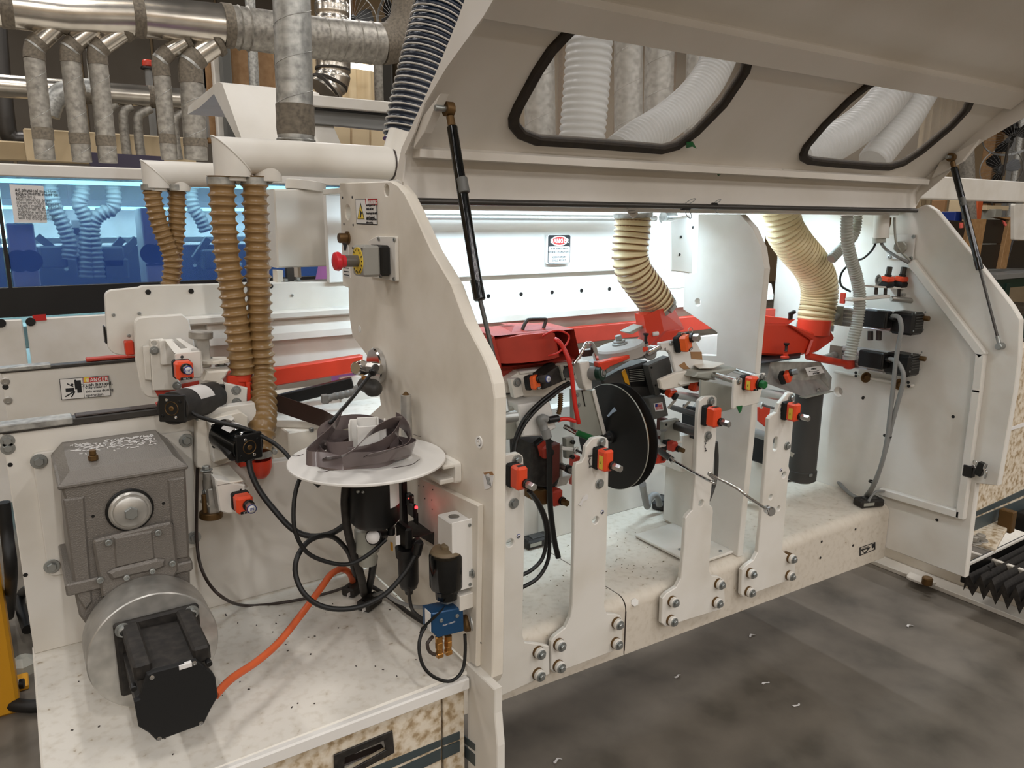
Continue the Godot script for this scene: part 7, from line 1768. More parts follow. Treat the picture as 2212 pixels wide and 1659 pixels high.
func unit_one() -> void:
	# red guard hood with handle
	var t := thing("guard_hood", "worn red sheet metal guard hood with a steel lifting handle over the first unit", "guard hood")
	var a := [V(.9912,1.3137,-1.575),V(1.2427,1.3121,-1.575),V(1.2673,1.2292,-1.575),V(1.0106,1.2293,-1.575)]
	var b := []
	for p in a: b.append(p - V(0, -0.004, 0.13))
	var g := G.new()
	g.quad(b[0], b[1], b[2], b[3], Vector3.BACK)
	g.quad(a[0], a[1], b[1], b[0], Vector3.UP)
	g.quad(a[1], a[2], b[2], b[1], Vector3.RIGHT)
	g.quad(a[3], a[0], b[0], b[3], Vector3.LEFT)
	g.quad(a[2], a[3], b[3], b[2], Vector3.DOWN)
	part(t, "casing", g, M.red_worn)
	part(t, "end_flap", G.new().plate(2, [v(.9611,1.304),v(.9881,1.3146),v(1.0088,1.2398),v(1.0088,1.2303),v(.9936,1.2331)], -1.574, -1.57, [], 0.001), mat("scratched_red", Color(0.72, 0.20, 0.13), 0.6, 0.0, tex(77, 0.09, [[0.0, Color(0.9, 0.9, 0.9)], [0.55, Color(1, 1, 1)], [0.62, Color(0.9, 1.8, 2.2)], [1.0, Color(0.9, 2.0, 2.4)]], 3), 6.0))
	# bulging inner cover
	var gg := G.new()
	var s := gg.fresh()
	var up := [V(.9886,1.3008,-1.56),V(1.0187,1.3064,-1.56),V(1.0676,1.3118,-1.56),V(1.1253,1.312,-1.56),V(1.1699,1.3085,-1.56),V(1.1897,1.3033,-1.56)]
	var dn := [V(.9996,1.2424,-1.56),V(1.0259,1.2409,-1.56),V(1.0684,1.2402,-1.56),V(1.1265,1.2392,-1.56),V(1.1714,1.2385,-1.56),V(1.2066,1.2388,-1.56)]
	for i in 5:
		var bow0 := V(0, 0, -0.03 + 0.03 * sin(PI * i / 5.0))
		var bow1 := V(0, 0, -0.03 + 0.03 * sin(PI * (i + 1) / 5.0))
		gg.quad(up[i] + bow0, up[i + 1] + bow1, dn[i + 1] + bow1, dn[i] + bow0, Vector3.BACK, s)
		gg.quad(up[i] + bow0, up[i + 1] + bow1, up[i + 1] + V(0, 0.004, -0.10), up[i] + V(0, 0.004, -0.10), Vector3.UP)
		gg.quad(dn[i] + bow0, dn[i + 1] + bow1, dn[i + 1] + V(0, 0.0, -0.10), dn[i] + V(0, 0.0, -0.10), Vector3.DOWN)
	part(t, "inner_cover", gg, M.red_dull)
	var lid := [V(1.0561,1.3112,-1.6),V(1.0875,1.3256,-1.6),V(1.178,1.3226,-1.6),V(1.2136,1.31,-1.6)]
	var lg := G.new()
	lg.quad(lid[0], lid[1] + V(0, 0, -0.03), lid[2] + V(0, 0, -0.03), lid[3], V(0, 1, 1))
	lg.quad(lid[1] + V(0, 0, -0.03), lid[2] + V(0, 0, -0.03), lid[2] + V(0, -0.002, -0.10), lid[1] + V(0, -0.002, -0.10), Vector3.UP)
	lg.tri(lid[0], lid[1] + V(0, 0, -0.03), lid[1] + V(0, -0.01, -0.10), Vector3.LEFT)
	lg.tri(lid[3], lid[2] + V(0, 0, -0.03), lid[2] + V(0, -0.01, -0.10), Vector3.RIGHT)
	part(t, "lid", lg, M.red_worn)
	part(t, "handle", G.new().tube(spline([V(1.1037,1.3165,-1.615),V(1.1065,1.3248,-1.615),V(1.1166,1.3387,-1.615),V(1.1269,1.3417,-1.615),V(1.1674,1.3401,-1.615),V(1.178,1.3382,-1.615),V(1.1766,1.3308,-1.615),V(1.1708,1.3151,-1.615)], 0.004), 0.0048, 10), M.dark_steel)
	part(t, "skirt", G.new().plate(2, [v(1.0316,1.2179),v(1.3116,1.215),v(1.2888,1.2067),v(1.0721,1.1986),v(1.0374,1.1751)], -1.66, -1.63, [], 0.002), M.red_worn)
	# casting with its fittings
	t = thing("unit_carriage", "beige cast carriage with an orange counter under the red guard hood", "machine unit")
	part(t, "casting", G.new().plate(2, [v(1.0296,1.1829),v(1.0857,1.2086),v(1.2733,1.2105),v(1.2857,1.1753),v(1.2346,1.1577),v(1.2038,1.1225),v(1.1041,1.1377),v(1.0936,1.1516),v(1.0383,1.156)], -1.72, -1.60, [], 0.004), M.cream)
	part(t, "top_rail", G.new().plate(2, [v(1.0823,1.2098),v(1.2613,1.2087),v(1.2647,1.2018),v(1.0838,1.2022)], -1.64, -1.595, [], 0.002), M.white)
	part(t, "angle_plate", G.new().plate(2, rounded([v(1.037,1.1997),v(1.0684,1.1986),v(1.0804,1.1505),v(1.0501,1.147)], 0.004), -1.59, -1.57, [], 0.002), M.white)
	part(t, "plate_bolt", G.new().hexbolt(V(1.057,1.1889,-1.57), Vector3.BACK, 0.0075, 0.004), M.zinc)
	part(t, "black_shroud", G.new().plate(2, [v(1.1252,1.2028),v(1.1756,1.2269),v(1.1904,1.1818),v(1.1229,1.1662)], -1.60, -1.545, [], 0.003), M.black_dusty)
	part(t, "fan_plate", G.new().plate(2, rounded([v(1.168,1.2293),v(1.2106,1.2287),v(1.2275,1.1832),v(1.1827,1.1845)], 0.004), -1.56, -1.535, [circle([v(1.1959,1.2067)][0], 0.0175, 20)], 0.002), M.hose_grey)
	part(t, "fan", G.new().cyl(V(1.2076,1.2028,-1.55), V(1.2037,1.2041,-1.545), 0.0175, 20), M.black)
	for p in [V(1.1817,1.223,-1.535),V(1.2092,1.2239,-1.535),V(1.1856,1.1892,-1.535)]: part(t, "fan_screw", G.new().capscrew(p, Vector3.BACK, 0.003, 0.001), M.black)
	part(t, "side_plate", G.new().plate(2, [v(1.2498,1.1441),v(1.2677,1.138),v(1.3202,1.1355),v(1.3661,.9998),v(1.3154,.9914),v(1.2548,1.0278)], -1.60, -1.58, [], 0.002), M.hose_grey)
	part(t, "side_flange", G.new().plate(2, [v(1.2565,1.2192),v(1.2901,1.2222),v(1.306,1.1414),v(1.2815,1.1418),v(1.2712,1.1599)], -1.60, -1.565, [], 0.002).bar(V(1.3144,1.1385,-1.575), V(1.3618,1.0017,-1.575), 0.006, 0.012), M.white)
	part(t, "slot", G.new().bar(V(1.2774,1.1398,-1.578), V(1.2904,1.0921,-1.578), 0.004, 0.002), M.black)
	for p in [V(1.2624,1.1284,-1.579),V(1.2681,1.0989,-1.579)]: part(t, "screw", G.new().hexbolt(p, Vector3.BACK, 0.004, 0.003), M.zinc)
	part(t, "spring", hose([V(1.2209,1.1333,-1.6),V(1.2202,1.0943,-1.6),V(1.2143,1.0754,-1.6)], 0.008, 0.0055, 0.003, 12, [0.0, 1.0]), M.bronze)
	part(t, "neck", G.new().plate(2, [v(1.0836,1.1338),v(1.2027,1.1316),v(1.2063,1.1103),v(1.0956,1.1119)], -1.70, -1.62, [], 0.002), M.grey_dark)
	counter("small orange position counter with a white-tipped knob on the beige carriage", V(1.0906,1.1933,-1.525), V(0.25, 0.12, 1), V(-0.12, 1, 0), {"w": 0.026, "h": 0.036, "d": 0.02, "m": M.orange_amber, "knob": v(0.006, 0.008), "len": 0.03, "knob_m": M.grey_dark, "hex": false, "disc": "18", "digits": "0020"})
	t = thing("pipe_motor", "grey and green capped round motor at the right of the beige carriage", "motor")
	var pm := V(1.3003,1.1868,-1.57)
	var pd := (V(1.3135,1.1914,-1.535) - pm)
	rod(t, pm, pm + pd * 0.62, 0.0195, M.cable_grey, "barrel")
	rod(t, pm + pd * 0.58, pm + pd, 0.0205, mat("green_dark", Color(0.03, 0.17, 0.12), 0.4), "end_cap")
	part(t, "end_nut", G.new().hexbolt(pm + pd, pd, 0.007, 0.005), M.zinc)
	# clamp levers
	t = thing("clamp_lever", "pair of chrome clamp levers between the red hood and the wheel", "clamp")
	part(t, "lever", G.new().tube([V(1.2493,1.2175,-1.58),V(1.2679,1.2374,-1.58),V(1.2894,1.2686,-1.58),V(1.2926,1.2696,-1.58)], 0.0055, 10), M.chrome)
	part(t, "lever", G.new().plate(2, [v(1.2908,1.2724),v(1.3053,1.2737),v(1.3224,1.2543),v(1.3303,1.22),v(1.3205,1.2184),v(1.3024,1.2651)], -1.585, -1.57, [], 0.002), M.chrome)
	part(t, "band_guide", G.new().bx(V(1.2889,1.2297,-1.6), V(1.3261,1.2472,-1.59), 0.001), M.tape_back)
	# white motor housing
	t = thing("motor_housing", "white box shaped motor housing with a grey conduit elbow low in the first unit", "motor housing")
	part(t, "front", G.new().plate(2, [v(1.0449,1.1357),v(1.1443,1.1362),v(1.1688,1.0558),v(1.122,1.0426),v(1.06,1.0486)], -1.66, -1.545, [], 0.004), M.white_clean)
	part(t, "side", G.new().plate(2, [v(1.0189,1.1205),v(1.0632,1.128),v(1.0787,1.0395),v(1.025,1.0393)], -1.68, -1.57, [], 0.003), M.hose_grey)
	part(t, "conduit_elbow", G.new().tube(spline([V(1.1223,1.0901,-1.53),V(1.1103,1.0956,-1.53),V(1.1045,1.0902,-1.53),V(1.1121,1.0767,-1.53),V(1.1132,1.0627,-1.525)], 0.003), 0.011, 14).cyl(V(1.1146,1.0662,-1.525), V(1.1204,1.0416,-1.52), 0.0125, 16, 0.002), M.cable_grey)
	part(t, "plug", G.new().cyl(V(1.1268,1.087,-1.53), V(1.1592,1.0897,-1.525), 0.0095, 16, 0.002), M.black)
	# dark column below
	t = thing("drive_column", "black dusty drive column with a red-brown flank behind the vertical black hose", "drive column")
	part(t, "column", G.new().plate(2, [v(1.1042,1.0176),v(1.1713,1.017),v(1.1999,.9967),v(1.202,.906),v(1.182,.8776),v(1.1088,.8975)], -1.68, -1.57, [], 0.004), M.black_dusty)
	part(t, "flank", G.new().plate(2, [v(1.1552,1.0066),v(1.1845,1.0096),v(1.1852,.9124),v(1.1605,.8961)], -1.60, -1.55, [], 0.002), mat("red_brown", Color(0.34, 0.13, 0.09), 0.6))
	part(t, "red_side", G.new().plate(2, [v(1.107,1.0133),v(1.1267,1.014),v(1.1277,.9377),v(1.1108,.9408)], -1.66, -1.60, [], 0.002), M.red_dull)
	part(t, "steel_cheek", G.new().plate(2, [v(1.1961,.9986),v(1.2054,1.0023),v(1.2078,.9063),v(1.2401,.9056),v(1.2213,.8795),v(1.1877,.8807),v(1.1982,.9082)], -1.60, -1.565, [], 0.002), M.steel_brushed)
	part(t, "lower_block", G.new().plate(2, [v(1.1052,.8898),v(1.147,.8735),v(1.1689,.8745),v(1.1682,.8287),v(1.1493,.83),v(1.1056,.8606)], -1.66, -1.58, [], 0.003), M.bronze)
	part(t, "red_back", G.new().bx(V(1.3101,.8341,-1.67), V(1.3287,.925,-1.64), 0.002), M.red_dull)
	counter("tilted dark orange counter half hidden behind the vertical black hose", V(1.141,.9949,-1.545), V(0.2, -0.25, 1), V(-0.45, 0.9, 0), {"w": 0.030, "h": 0.044, "d": 0.026, "m": M.red_dull, "hex": false, "len": 0.004})
	counter("dull red counter with a brass knob at the foot of the black column", V(1.1796,.8552,-1.545), Vector3.BACK, Vector3.UP, {"w": 0.032, "h": 0.046, "d": 0.034, "m": M.red_dull, "knob": v(0.010, -0.008), "knob_m": M.bronze})
	# scale ring on its threaded rod
	t = thing("scale_ring", "white numbered scale ring with a clamp arm on a dark threaded rod", "scale")
	part(t, "ring", G.new().lathe([v(0.004, 0), v(0.0105, 0), v(0.0105, 0.004), v(0.004, 0.004)], V(1.2334,.9845,-1.545), V(0.5, -0.2, 1), 24), M.white_clean)
	for k in 12:
		var an := TAU * k / 12
		part(t, "mark", G.new().box(V(1.2306,.9856,-1.5405) + V(cos(an) * 0.008, sin(an) * 0.008, -0.3 * cos(an) * 0.008), Vector3(0.0016, 0.0016, 0.0016), 0.0), M.ink)
	part(t, "arm", G.new().bar(V(1.1911,.9955,-1.55), V(1.2293,.9852,-1.55), 0.006, 0.010), M.white_clean)
	part(t, "clamp_block", G.new().plate(2, [v(1.2201,1.0118),v(1.249,1.0112),v(1.2508,.9508),v(1.2248,.954)], -1.59, -1.57, [], 0.002), M.hose_grey)
	for p in [V(1.2381,1.0015,-1.568),V(1.2377,.959,-1.568)]: part(t, "clamp_knob", G.new().cyl(p, p + V(0, 0, 0.01), 0.006, 14), M.black)
	rod(t, V(1.231,.9862,-1.54), V(1.2278,.9857,-1.5), 0.0035, M.dark_steel, "threaded_rod")
	# shafts running back from the uprights
	t = thing("guide_shaft", "chrome guide shafts of the first unit running to the second upright", "shaft")
	rod(t, V(1.2051,1.0519,-1.56), V(1.2183,1.0414,-1.52), 0.007, M.chrome, "shaft")
	rod(t, V(1.2216,1.0398,-1.53), V(1.2412,1.031,-1.47), 0.0085, M.green, "green_sleeve")
	rod(t, V(1.1968,.9418,-1.56), V(1.201,.9373,-1.5), 0.009, M.steel, "shaft")
	rod(t, V(1.2038,.9383,-1.54), V(1.1977,.9413,-1.52), 0.0115, M.black, "collar")
	# hoses of the unit
	solo("red_hose", "thick red hose hanging from the red inner cover past the fan plate", "hose", cable([V(1.159,1.2956,-1.545),V(1.1583,1.2917,-1.53),V(1.1721,1.276,-1.53),V(1.1794,1.246,-1.515),V(1.1912,1.2008,-1.515),V(1.2024,1.1324,-1.515),V(1.2112,1.0946,-1.515),V(1.2223,1.0677,-1.52)], 0.0062), M.hose_red)
	solo("red_tube", "thin red tube looping at the right corner of the red inner cover", "hose", cable([V(1.1226,1.3064,-1.55),V(1.1268,1.3181,-1.53),V(1.1502,1.3211,-1.53),V(1.1741,1.3157,-1.53),V(1.1909,1.3047,-1.53),V(1.1883,1.2891,-1.53),V(1.1736,1.2734,-1.53),V(1.1515,1.2609,-1.53),V(1.1375,1.2551,-1.545)], 0.0026), M.hose_red)
	solo("red_tube", "short red hose from the black plug to the thick red hose", "hose", cable([V(1.1563,1.0838,-1.525),V(1.1699,1.0856,-1.525),V(1.1884,1.083,-1.525),V(1.2111,1.0745,-1.52)], 0.0058), M.hose_red)
	solo("black_hose", "upper black hose of the pair curving across the white motor housing", "hose", cable([V(1.2021,1.1776,-1.54),V(1.1686,1.1722,-1.53),V(1.1284,1.1606,-1.52),V(1.0821,1.1348,-1.52),V(1.0424,1.1015,-1.52),V(1.0174,1.0543,-1.52),V(1.012,1.0247,-1.52)], 0.0045), M.black)
	solo("black_hose", "lower black hose of the pair curving across the white motor housing", "hose", cable([V(1.2053,1.1723,-1.54),V(1.1679,1.1671,-1.525),V(1.1308,1.1551,-1.515),V(1.0859,1.1293,-1.515),V(1.0462,1.0948,-1.515),V(1.0211,1.055,-1.515),V(1.011,1.0263,-1.51)], 0.0045), M.black)
	solo("black_hose", "straight black hose hanging from the conduit elbow and cut off above the base", "hose", cable([V(1.1218,1.0438,-1.52),V(1.1274,.9861,-1.52),V(1.1289,.9089,-1.52),V(1.1333,.8428,-1.52),V(1.1475,.7533,-1.52),V(1.1553,.7013,-1.51)], 0.0078), M.black)
	solo("black_hose", "left black hose bowing from the first counter down behind the first upright", "hose", cable([V(.978,.964,-1.4),V(1.0173,.9185,-1.42),V(1.0554,.8556,-1.44),V(1.0768,.7928,-1.46),V(1.0659,.7442,-1.46),V(1.0341,.7203,-1.46),V(.9997,.7129,-1.46)], 0.0052), M.black)
	solo("black_hose", "right black hose bowing lowest from the first counter behind the first upright", "hose", cable([V(.9835,.9593,-1.4),V(1.0244,.9146,-1.42),V(1.0626,.854,-1.44),V(1.0874,.7839,-1.46),V(1.081,.7273,-1.46),V(1.0491,.6904,-1.46),V(1,.6782,-1.46)], 0.0052), M.black)
	gland("black cable gland block at the back of the base behind the first upright", V(1.3494,.556,-1.8858))

func gland(label: String, p: Vector3, turn := 0.0) -> Node3D:
	var t := thing("cable_gland", label, "cable gland")
	var b := Basis(Vector3.UP, turn)
	part(t, "frame", G.new().box(p + V(0, 0.008, 0), Vector3(0.10, 0.03, 0.055), 0.006, b), M.black_dusty)
	part(t, "pad", G.new().box(p + V(0, 0.024, 0), Vector3(0.05, 0.004, 0.032), 0.001, b), M.grey_dark)
	for k in [-1, 1]: part(t, "screw", G.new().capscrew(p + b * V(0.04 * k, 0.023, 0.012), Vector3.UP, 0.005, 0.002), M.dark_steel)
	part(t, "printed_strip", G.new().box(p + b * V(-0.02, 0.009, 0.0278), Vector3(0.045, 0.012, 0.001), 0.0, b), M.hose_grey)
	return t

func unit_two() -> void:
	# red buffing / grinding wheel guard with the bright wheel
	var t := thing("polishing_mop", "pale grey polishing mop lying tilted with a big hub bolt", "polishing mop")
	var wc := V(1.4339,1.2333,-1.6)
	var ax := V(-0.20, 1.0, -0.10).normalized()
	part(t, "wheel", G.new().lathe([v(0, 0.017), v(0.045, 0.019), v(0.066, 0.016), v(0.070, 0.010), v(0.069, 0.004), v(0.070, -0.006), v(0.069, -0.012), v(0.070, -0.018), v(0, -0.02)], wc, ax, 48), mat("wheel_grey", Color(0.60, 0.575, 0.55), 0.6))
	part(t, "hub_bolt", G.new().cyl(wc + ax * 0.018, wc + ax * 0.024, 0.022, 24).cyl(wc + ax * 0.024, wc + ax * 0.030, 0.017, 24).cyl(wc + ax * 0.03, wc + ax * 0.045, 0.010, 6), M.zinc)
	t = thing("wheel_arm", "grey steel swing arm with a red guard strip under the pale polishing mop", "arm")
	part(t, "guard_strip", G.new().plate(2, [v(1.2977,1.2211),v(1.3833,1.2281),v(1.4632,1.2494),v(1.4809,1.2478),v(1.4815,1.2385),v(1.3923,1.2168),v(1.3425,1.2063),v(1.307,1.1896)], -1.56, -1.535, [], 0.003), M.red)
	part(t, "arm", G.new().plate(2, [v(1.3502,1.2015),v(1.4196,1.213),v(1.5,1.2309),v(1.5095,1.2233),v(1.5105,1.2069),v(1.4498,1.2047),v(1.3631,1.1765)], -1.66, -1.575, [], 0.004), M.cable_grey)
	part(t, "end_boss", G.new().cyl(V(1.5484,1.2159,-1.6), V(1.5098,1.2228,-1.56), 0.019, 24, 0.003), M.cable_grey)
	rod(t, V(1.5007,1.2237,-1.56), V(1.5277,1.2464,-1.535), 0.008, M.chrome, "shaft")
	part(t, "tab", G.new().plate(2, [v(1.4796,1.2793),v(1.533,1.2957),v(1.5408,1.2882),v(1.4943,1.2727)], -1.66, -1.62, [], 0.001), M.hose_grey)
	# red suction elbow and cream hose
	t = thing("suction_elbow", "orange-red angular suction elbow below the first cream hose", "duct")
	var q := [V(1.5161,1.3276,-1.6),V(1.5776,1.3426,-1.6),V(1.6007,1.2765,-1.6),V(1.5434,1.2371,-1.6)]
	var r := [V(1.6972,1.3379,-1.66),V(1.7491,1.2635,-1.66)]
	var g := G.new()
	g.quad(q[0], q[1], q[2], q[3], V(-0.3, 0, 1))
	g.quad(q[1], r[0], r[1], q[2], V(0.5, 0, 1))
	var bk := V(0.02, 0, -0.06)
	g.quad(q[0], q[1], r[0], q[0] + bk, Vector3.UP)
	g.quad(q[3], q[2], r[1], q[3] + bk, Vector3.DOWN)
	g.quad(q[0], q[3], q[3] + bk, q[0] + bk, Vector3.LEFT)
	g.quad(r[0], r[1], q[3] + bk, q[0] + bk, Vector3.BACK * -1.0)
	part(t, "elbow", g, M.red)
	part(t, "lower_box", G.new().plate(2, [v(1.5529,1.2362),v(1.6108,1.2731),v(1.6806,1.2734),v(1.6407,1.2299)], -1.68, -1.61, [], 0.002), M.red)
	part(t, "white_tag", G.new().cyl(V(1.5543,1.2705,-1.6), V(1.5705,1.2733,-1.59), 0.0065, 14, 0.002), M.paper)
	part(t, "star_knob", G.new().lathe([v(0, 0.02), v(0.008, 0.019), v(0.008, 0.014), v(0.0045, 0.012), v(0.0045, -0.004), v(0.007, -0.006), v(0.007, -0.012), v(0, -0.012)], V(1.5103,1.2604,-1.58), Vector3.UP, 16), M.black)
	part(t, "knob_base", G.new().cyl(V(1.5114,1.2414,-1.58), V(1.5108,1.2509,-1.58), 0.008, 14), M.steel)
	var shp := [0.0, 0.25, 0.85, 1.0, 0.85, 0.25]
	t = thing("cream_hose", "first cream ribbed suction hose curving from the canopy to the red elbow", "hose")
	var hp := [V(1.5163,1.615,-1.66),V(1.515,1.572,-1.66),V(1.5102,1.526,-1.66),V(1.5104,1.4889,-1.66),V(1.5307,1.4469,-1.66),V(1.5697,1.4073,-1.66),V(1.6076,1.371,-1.66),V(1.6366,1.3358,-1.66)]
	part(t, "hose", hose(hp, 0.0535, 0.0165, 0.0065, 28, shp), M.hose_cream)
	var ce := even(spline(hp, 0.02), 0.0165)
	var coil := G.new()
	for i in range(1, ce.size() - 1): coil.lathe([v(0.0515, -0.0022), v(0.0543, 0.0), v(0.0515, 0.0022)], ce[i], (ce[i + 1] - ce[i - 1]).normalized(), 30)
	part(t, "wire_spiral", coil, M.hose_rib).set_meta("kind", "stuff")
	clamp_on(t, V(1.6302,1.346,-1.66), hp[7] - hp[6], 0.052, 0.014)
	part(t, "top_collar", G.new().cyl(V(1.5168,1.6046,-1.66), V(1.5161,1.6176,-1.66), 0.057, 28), M.galv)
	# motor block with label plates
	t = thing("grinder_motor", "dark grey motor with a yellow and black nameplate behind the dark disc", "motor")
	part(t, "body", G.new().plate(2, [v(1.4007,1.1418),v(1.4708,1.1645),v(1.581,1.1813),v(1.627,1.0604),v(1.5918,.9988),v(1.4592,1.0251)], -1.76, -1.64, [], 0.006), M.grey_dark)
	part(t, "nameplate", G.new().plate(2, [v(1.5016,1.1658),v(1.5668,1.1646),v(1.5761,1.1034),v(1.5155,1.1106)], -1.64, -1.6375, [], 0.0), M.black)
	part(t, "yellow_strip", G.new().plate(2, [v(1.4738,1.1591),v(1.486,1.1676),v(1.5024,1.1335),v(1.5069,1.1161),v(1.4881,1.1267)], -1.64, -1.6365, [], 0.0), M.yellow)
	for i in 7:
		var y0 := [v(1.5037,1.1617),v(1.5633,1.1596),v(1.5634,1.1582),v(1.5038,1.1603)].map(func(p): return p - v(-0.0005 * i, 0.0057 * i))
		part(t, "print_line", G.new().plate(2, y0, -1.6375, -1.6365, [], 0.0), M.hose_grey)
	part(t, "terminal_cover", G.new().plate(2, rounded([v(1.5451,1.1774),v(1.631,1.1969),v(1.6633,1.1002),v(1.5831,1.0798)], 0.004), -1.63, -1.60, [], 0.003), M.grey_paint)
	for p in [V(1.5567,1.1706,-1.6),V(1.5771,1.1147,-1.6)]: part(t, "cover_screw", G.new().capscrew(p, Vector3.BACK, 0.0035, 0.002), M.black)
	part(t, "flag_box", G.new().plate(2, [v(1.5385,1.08),v(1.6028,1.0817),v(1.6246,1.0168),v(1.569,1.0132)], -1.62, -1.585, [], 0.003), M.grey_paint)
	# flag sticker
	var fs := thing("flag_sticker", "small US flag sticker on the grey box beside the dark disc", "sticker")
	var fo := [V(1.5573,1.0636,-1.584),V(1.5934,1.0631,-1.584),V(1.6009,1.0377,-1.584),V(1.5665,1.0381,-1.584)]
	part(fs, "paper", G.new().plate(2, [v(1.5573,1.0636),v(1.5934,1.0631),v(1.6009,1.0377),v(1.5665,1.0381)], -1.5848, -1.5838, [], 0.0), M.paper)
	for i in 5:
		var l: Vector3 = fo[0].lerp(fo[3], 0.16 + i * 0.15).lerp(fo[1].lerp(fo[2], 0.16 + i * 0.15), 0.12)
		var m: Vector3 = fo[0].lerp(fo[3], 0.16 + i * 0.15).lerp(fo[1].lerp(fo[2], 0.16 + i * 0.15), 0.88)
		part(fs, "stripe", G.new().bar(l + V(0, 0, 0.0004), m + V(0, 0, 0.0004), 0.0022, 0.0006, Vector3.BACK, 0.0), M.sign_red)
	part(fs, "canton", G.new().box(fo[0].lerp(fo[2], 0.30) + V(-0.002, 0.001, 0.0006), Vector3(0.009, 0.009, 0.0008), 0.0), M.blue_paint)
	# white stepped bracket
	t = thing("stepped_bracket", "white bent sheet bracket with brown tape scraps in front of the grey motor", "bracket")
	part(t, "upper_plate", G.new().plate(2, rounded([v(1.5166,1.2573),v(1.5861,1.2608),v(1.665,1.2501),v(1.6913,1.2159),v(1.7098,1.162),v(1.665,1.1541),v(1.5876,1.1625),v(1.5628,1.2224),v(1.5511,1.2315),v(1.5272,1.2337)], 0.003), -1.545, -1.53, [], 0.003), M.white_clean)
	part(t, "step", G.new().plate(0, [v(-1.545, [v(1.6454,1.1563)][0].y), v(-1.53, [v(1.6454,1.1563)][0].y), v(-1.50, [v(1.6454,1.1563)][0].y - 0.022), v(-1.515, [v(1.6454,1.1563)][0].y - 0.022)], V(1.5782,1.1636,-1.53).x, V(1.7001,1.1588,-1.53).x, [], 0.001), M.white)
	part(t, "lower_plate", G.new().plate(2, rounded([v(1.5037,1.155),v(1.5669,1.1683),v(1.6424,1.1711),v(1.6301,1.1559),v(1.6287,1.1255),v(1.5258,1.1227),v(1.5127,1.1284)], 0.003), -1.525, -1.51, [], 0.003), M.cream)
	part(t, "bolt", G.new().capscrew(V(1.5607,1.2536,-1.53), Vector3.BACK, 0.007, 0.005), M.zinc)
	part(t, "tape_scrap", G.new().plate(2, [v(1.642,1.2208),v(1.6891,1.2164),v(1.6951,1.1921),v(1.6476,1.1995)], -1.531, -1.5285, [], 0.0), M.card)
	part(t, "tape_scrap", G.new().plate(2, [v(1.5972,1.1839),v(1.6193,1.1926),v(1.6298,1.1805),v(1.6482,1.1675),v(1.6232,1.1674)], -1.531, -1.5285, [], 0.0), M.card)
	letters(t, "1", V(1.5378,1.2371,-1.528), Vector3.RIGHT, Vector3.UP, 0.014, M.ink, 0.0004, 1.0, "Droid Sans", 700)
	counter("amber position counter with a big chrome hexagon knob on the stepped white bracket", V(1.5954,1.2561,-1.49), V(0.30, 0.10, 1), V(-0.22, 1, 0.05), {"w": 0.034, "h": 0.046, "d": 0.026, "m": M.orange_amber, "knob": v(0.012, 0.012), "r": 0.011, "len": 0.026, "digits": "0090"})
	t = thing("binder_clip", "black binder clip with wire handles on top of the amber counter", "clip")
	part(t, "clip_body", G.new().box(V(1.6031,1.2776,-1.515), Vector3(0.022, 0.010, 0.012), 0.003), M.black)
	part(t, "wire_handle", G.new().tube(spline([V(1.6185,1.2737,-1.515),V(1.6139,1.2835,-1.515),V(1.6169,1.294,-1.515),V(1.6283,1.2932,-1.515),V(1.6307,1.2862,-1.515),V(1.6261,1.2731,-1.515)], 0.003), 0.0011, 6), M.chrome)
	part(t, "wire_handle", G.new().tube(spline([V(1.5982,1.2733,-1.51),V(1.5829,1.2785,-1.51),V(1.5806,1.284,-1.51),V(1.59,1.2833,-1.51),V(1.6035,1.2769,-1.51)], 0.003), 0.0011, 6), M.chrome)
	# dark double disc
	t = thing("band_reel", "large dark steel double-disc reel standing on edge behind the second upright", "reel")
	var dc := V(1.3723,.9981,-1.555)
	part(t, "near_disc", G.new().cyl(dc - V(0.004, 0, 0), dc, 0.150, 72, 0.001), mat("disc_dark", Color(0.17, 0.165, 0.16), 0.38, 0.6))
	part(t, "far_disc", G.new().cyl(dc + V(0.030, 0, 0), dc + V(0.034, 0, 0), 0.150, 72, 0.001), M.black_matt)
	part(t, "wound_band", G.new().cyl(dc, dc + V(0.03, 0, 0), 0.120, 48), M.card)
	part(t, "worn_rim", G.new().lathe([v(0.1495, 0), v(0.1508, 0.001), v(0.1508, 0.003), v(0.1495, 0.004)], dc - V(0.004, 0, 0), Vector3.RIGHT, 72), M.hose_grey)
	part(t, "hub", G.new().lathe([v(0.018, 0.0), v(0.018, 0.006), v(0.012, 0.010), v(0.010, 0.018), v(0, 0.018)], dc - V(0.004, 0, 0), Vector3.LEFT, 24), M.black)
	part(t, "paper_scrap", G.new().plate(0, [v(-1.5741,1.0547),v(-1.5441,1.0868),v(-1.5339,1.0783),v(-1.5491,1.0697),v(-1.5661,1.0538)], dc.x - 0.0055, dc.x - 0.0045, [], 0.0), mat("scrap_blue", Color(0.62, 0.68, 0.74), 0.6))
	# lower works behind the third upright
	t = thing("lower_unit", "steel and red-brown lower drive unit with dark guide shafts behind the third upright", "machine unit")
	part(t, "column", G.new().bx(V(1.6594,.8577,-1.66), V(1.6471,.9954,-1.62), 0.002), M.red_brown)
	part(t, "cheek", G.new().plate(2, [v(1.6196,.9936),v(1.687,.9942),v(1.6968,.9177),v(1.6286,.9183)], -1.62, -1.60, [], 0.002), M.hose_grey)
	part(t, "shelf", G.new().plate(1, [v(V(1.5967,.9265,-1.6).x, -1.66), v(V(1.6927,.9183,-1.6).x, -1.66), v(V(1.6927,.9183,-1.6).x, -1.59), v(V(1.5967,.9265,-1.6).x, -1.59)], V(1.6464,.9184,-1.6).y, V(1.646,.9244,-1.6).y, [], 0.001), M.white)
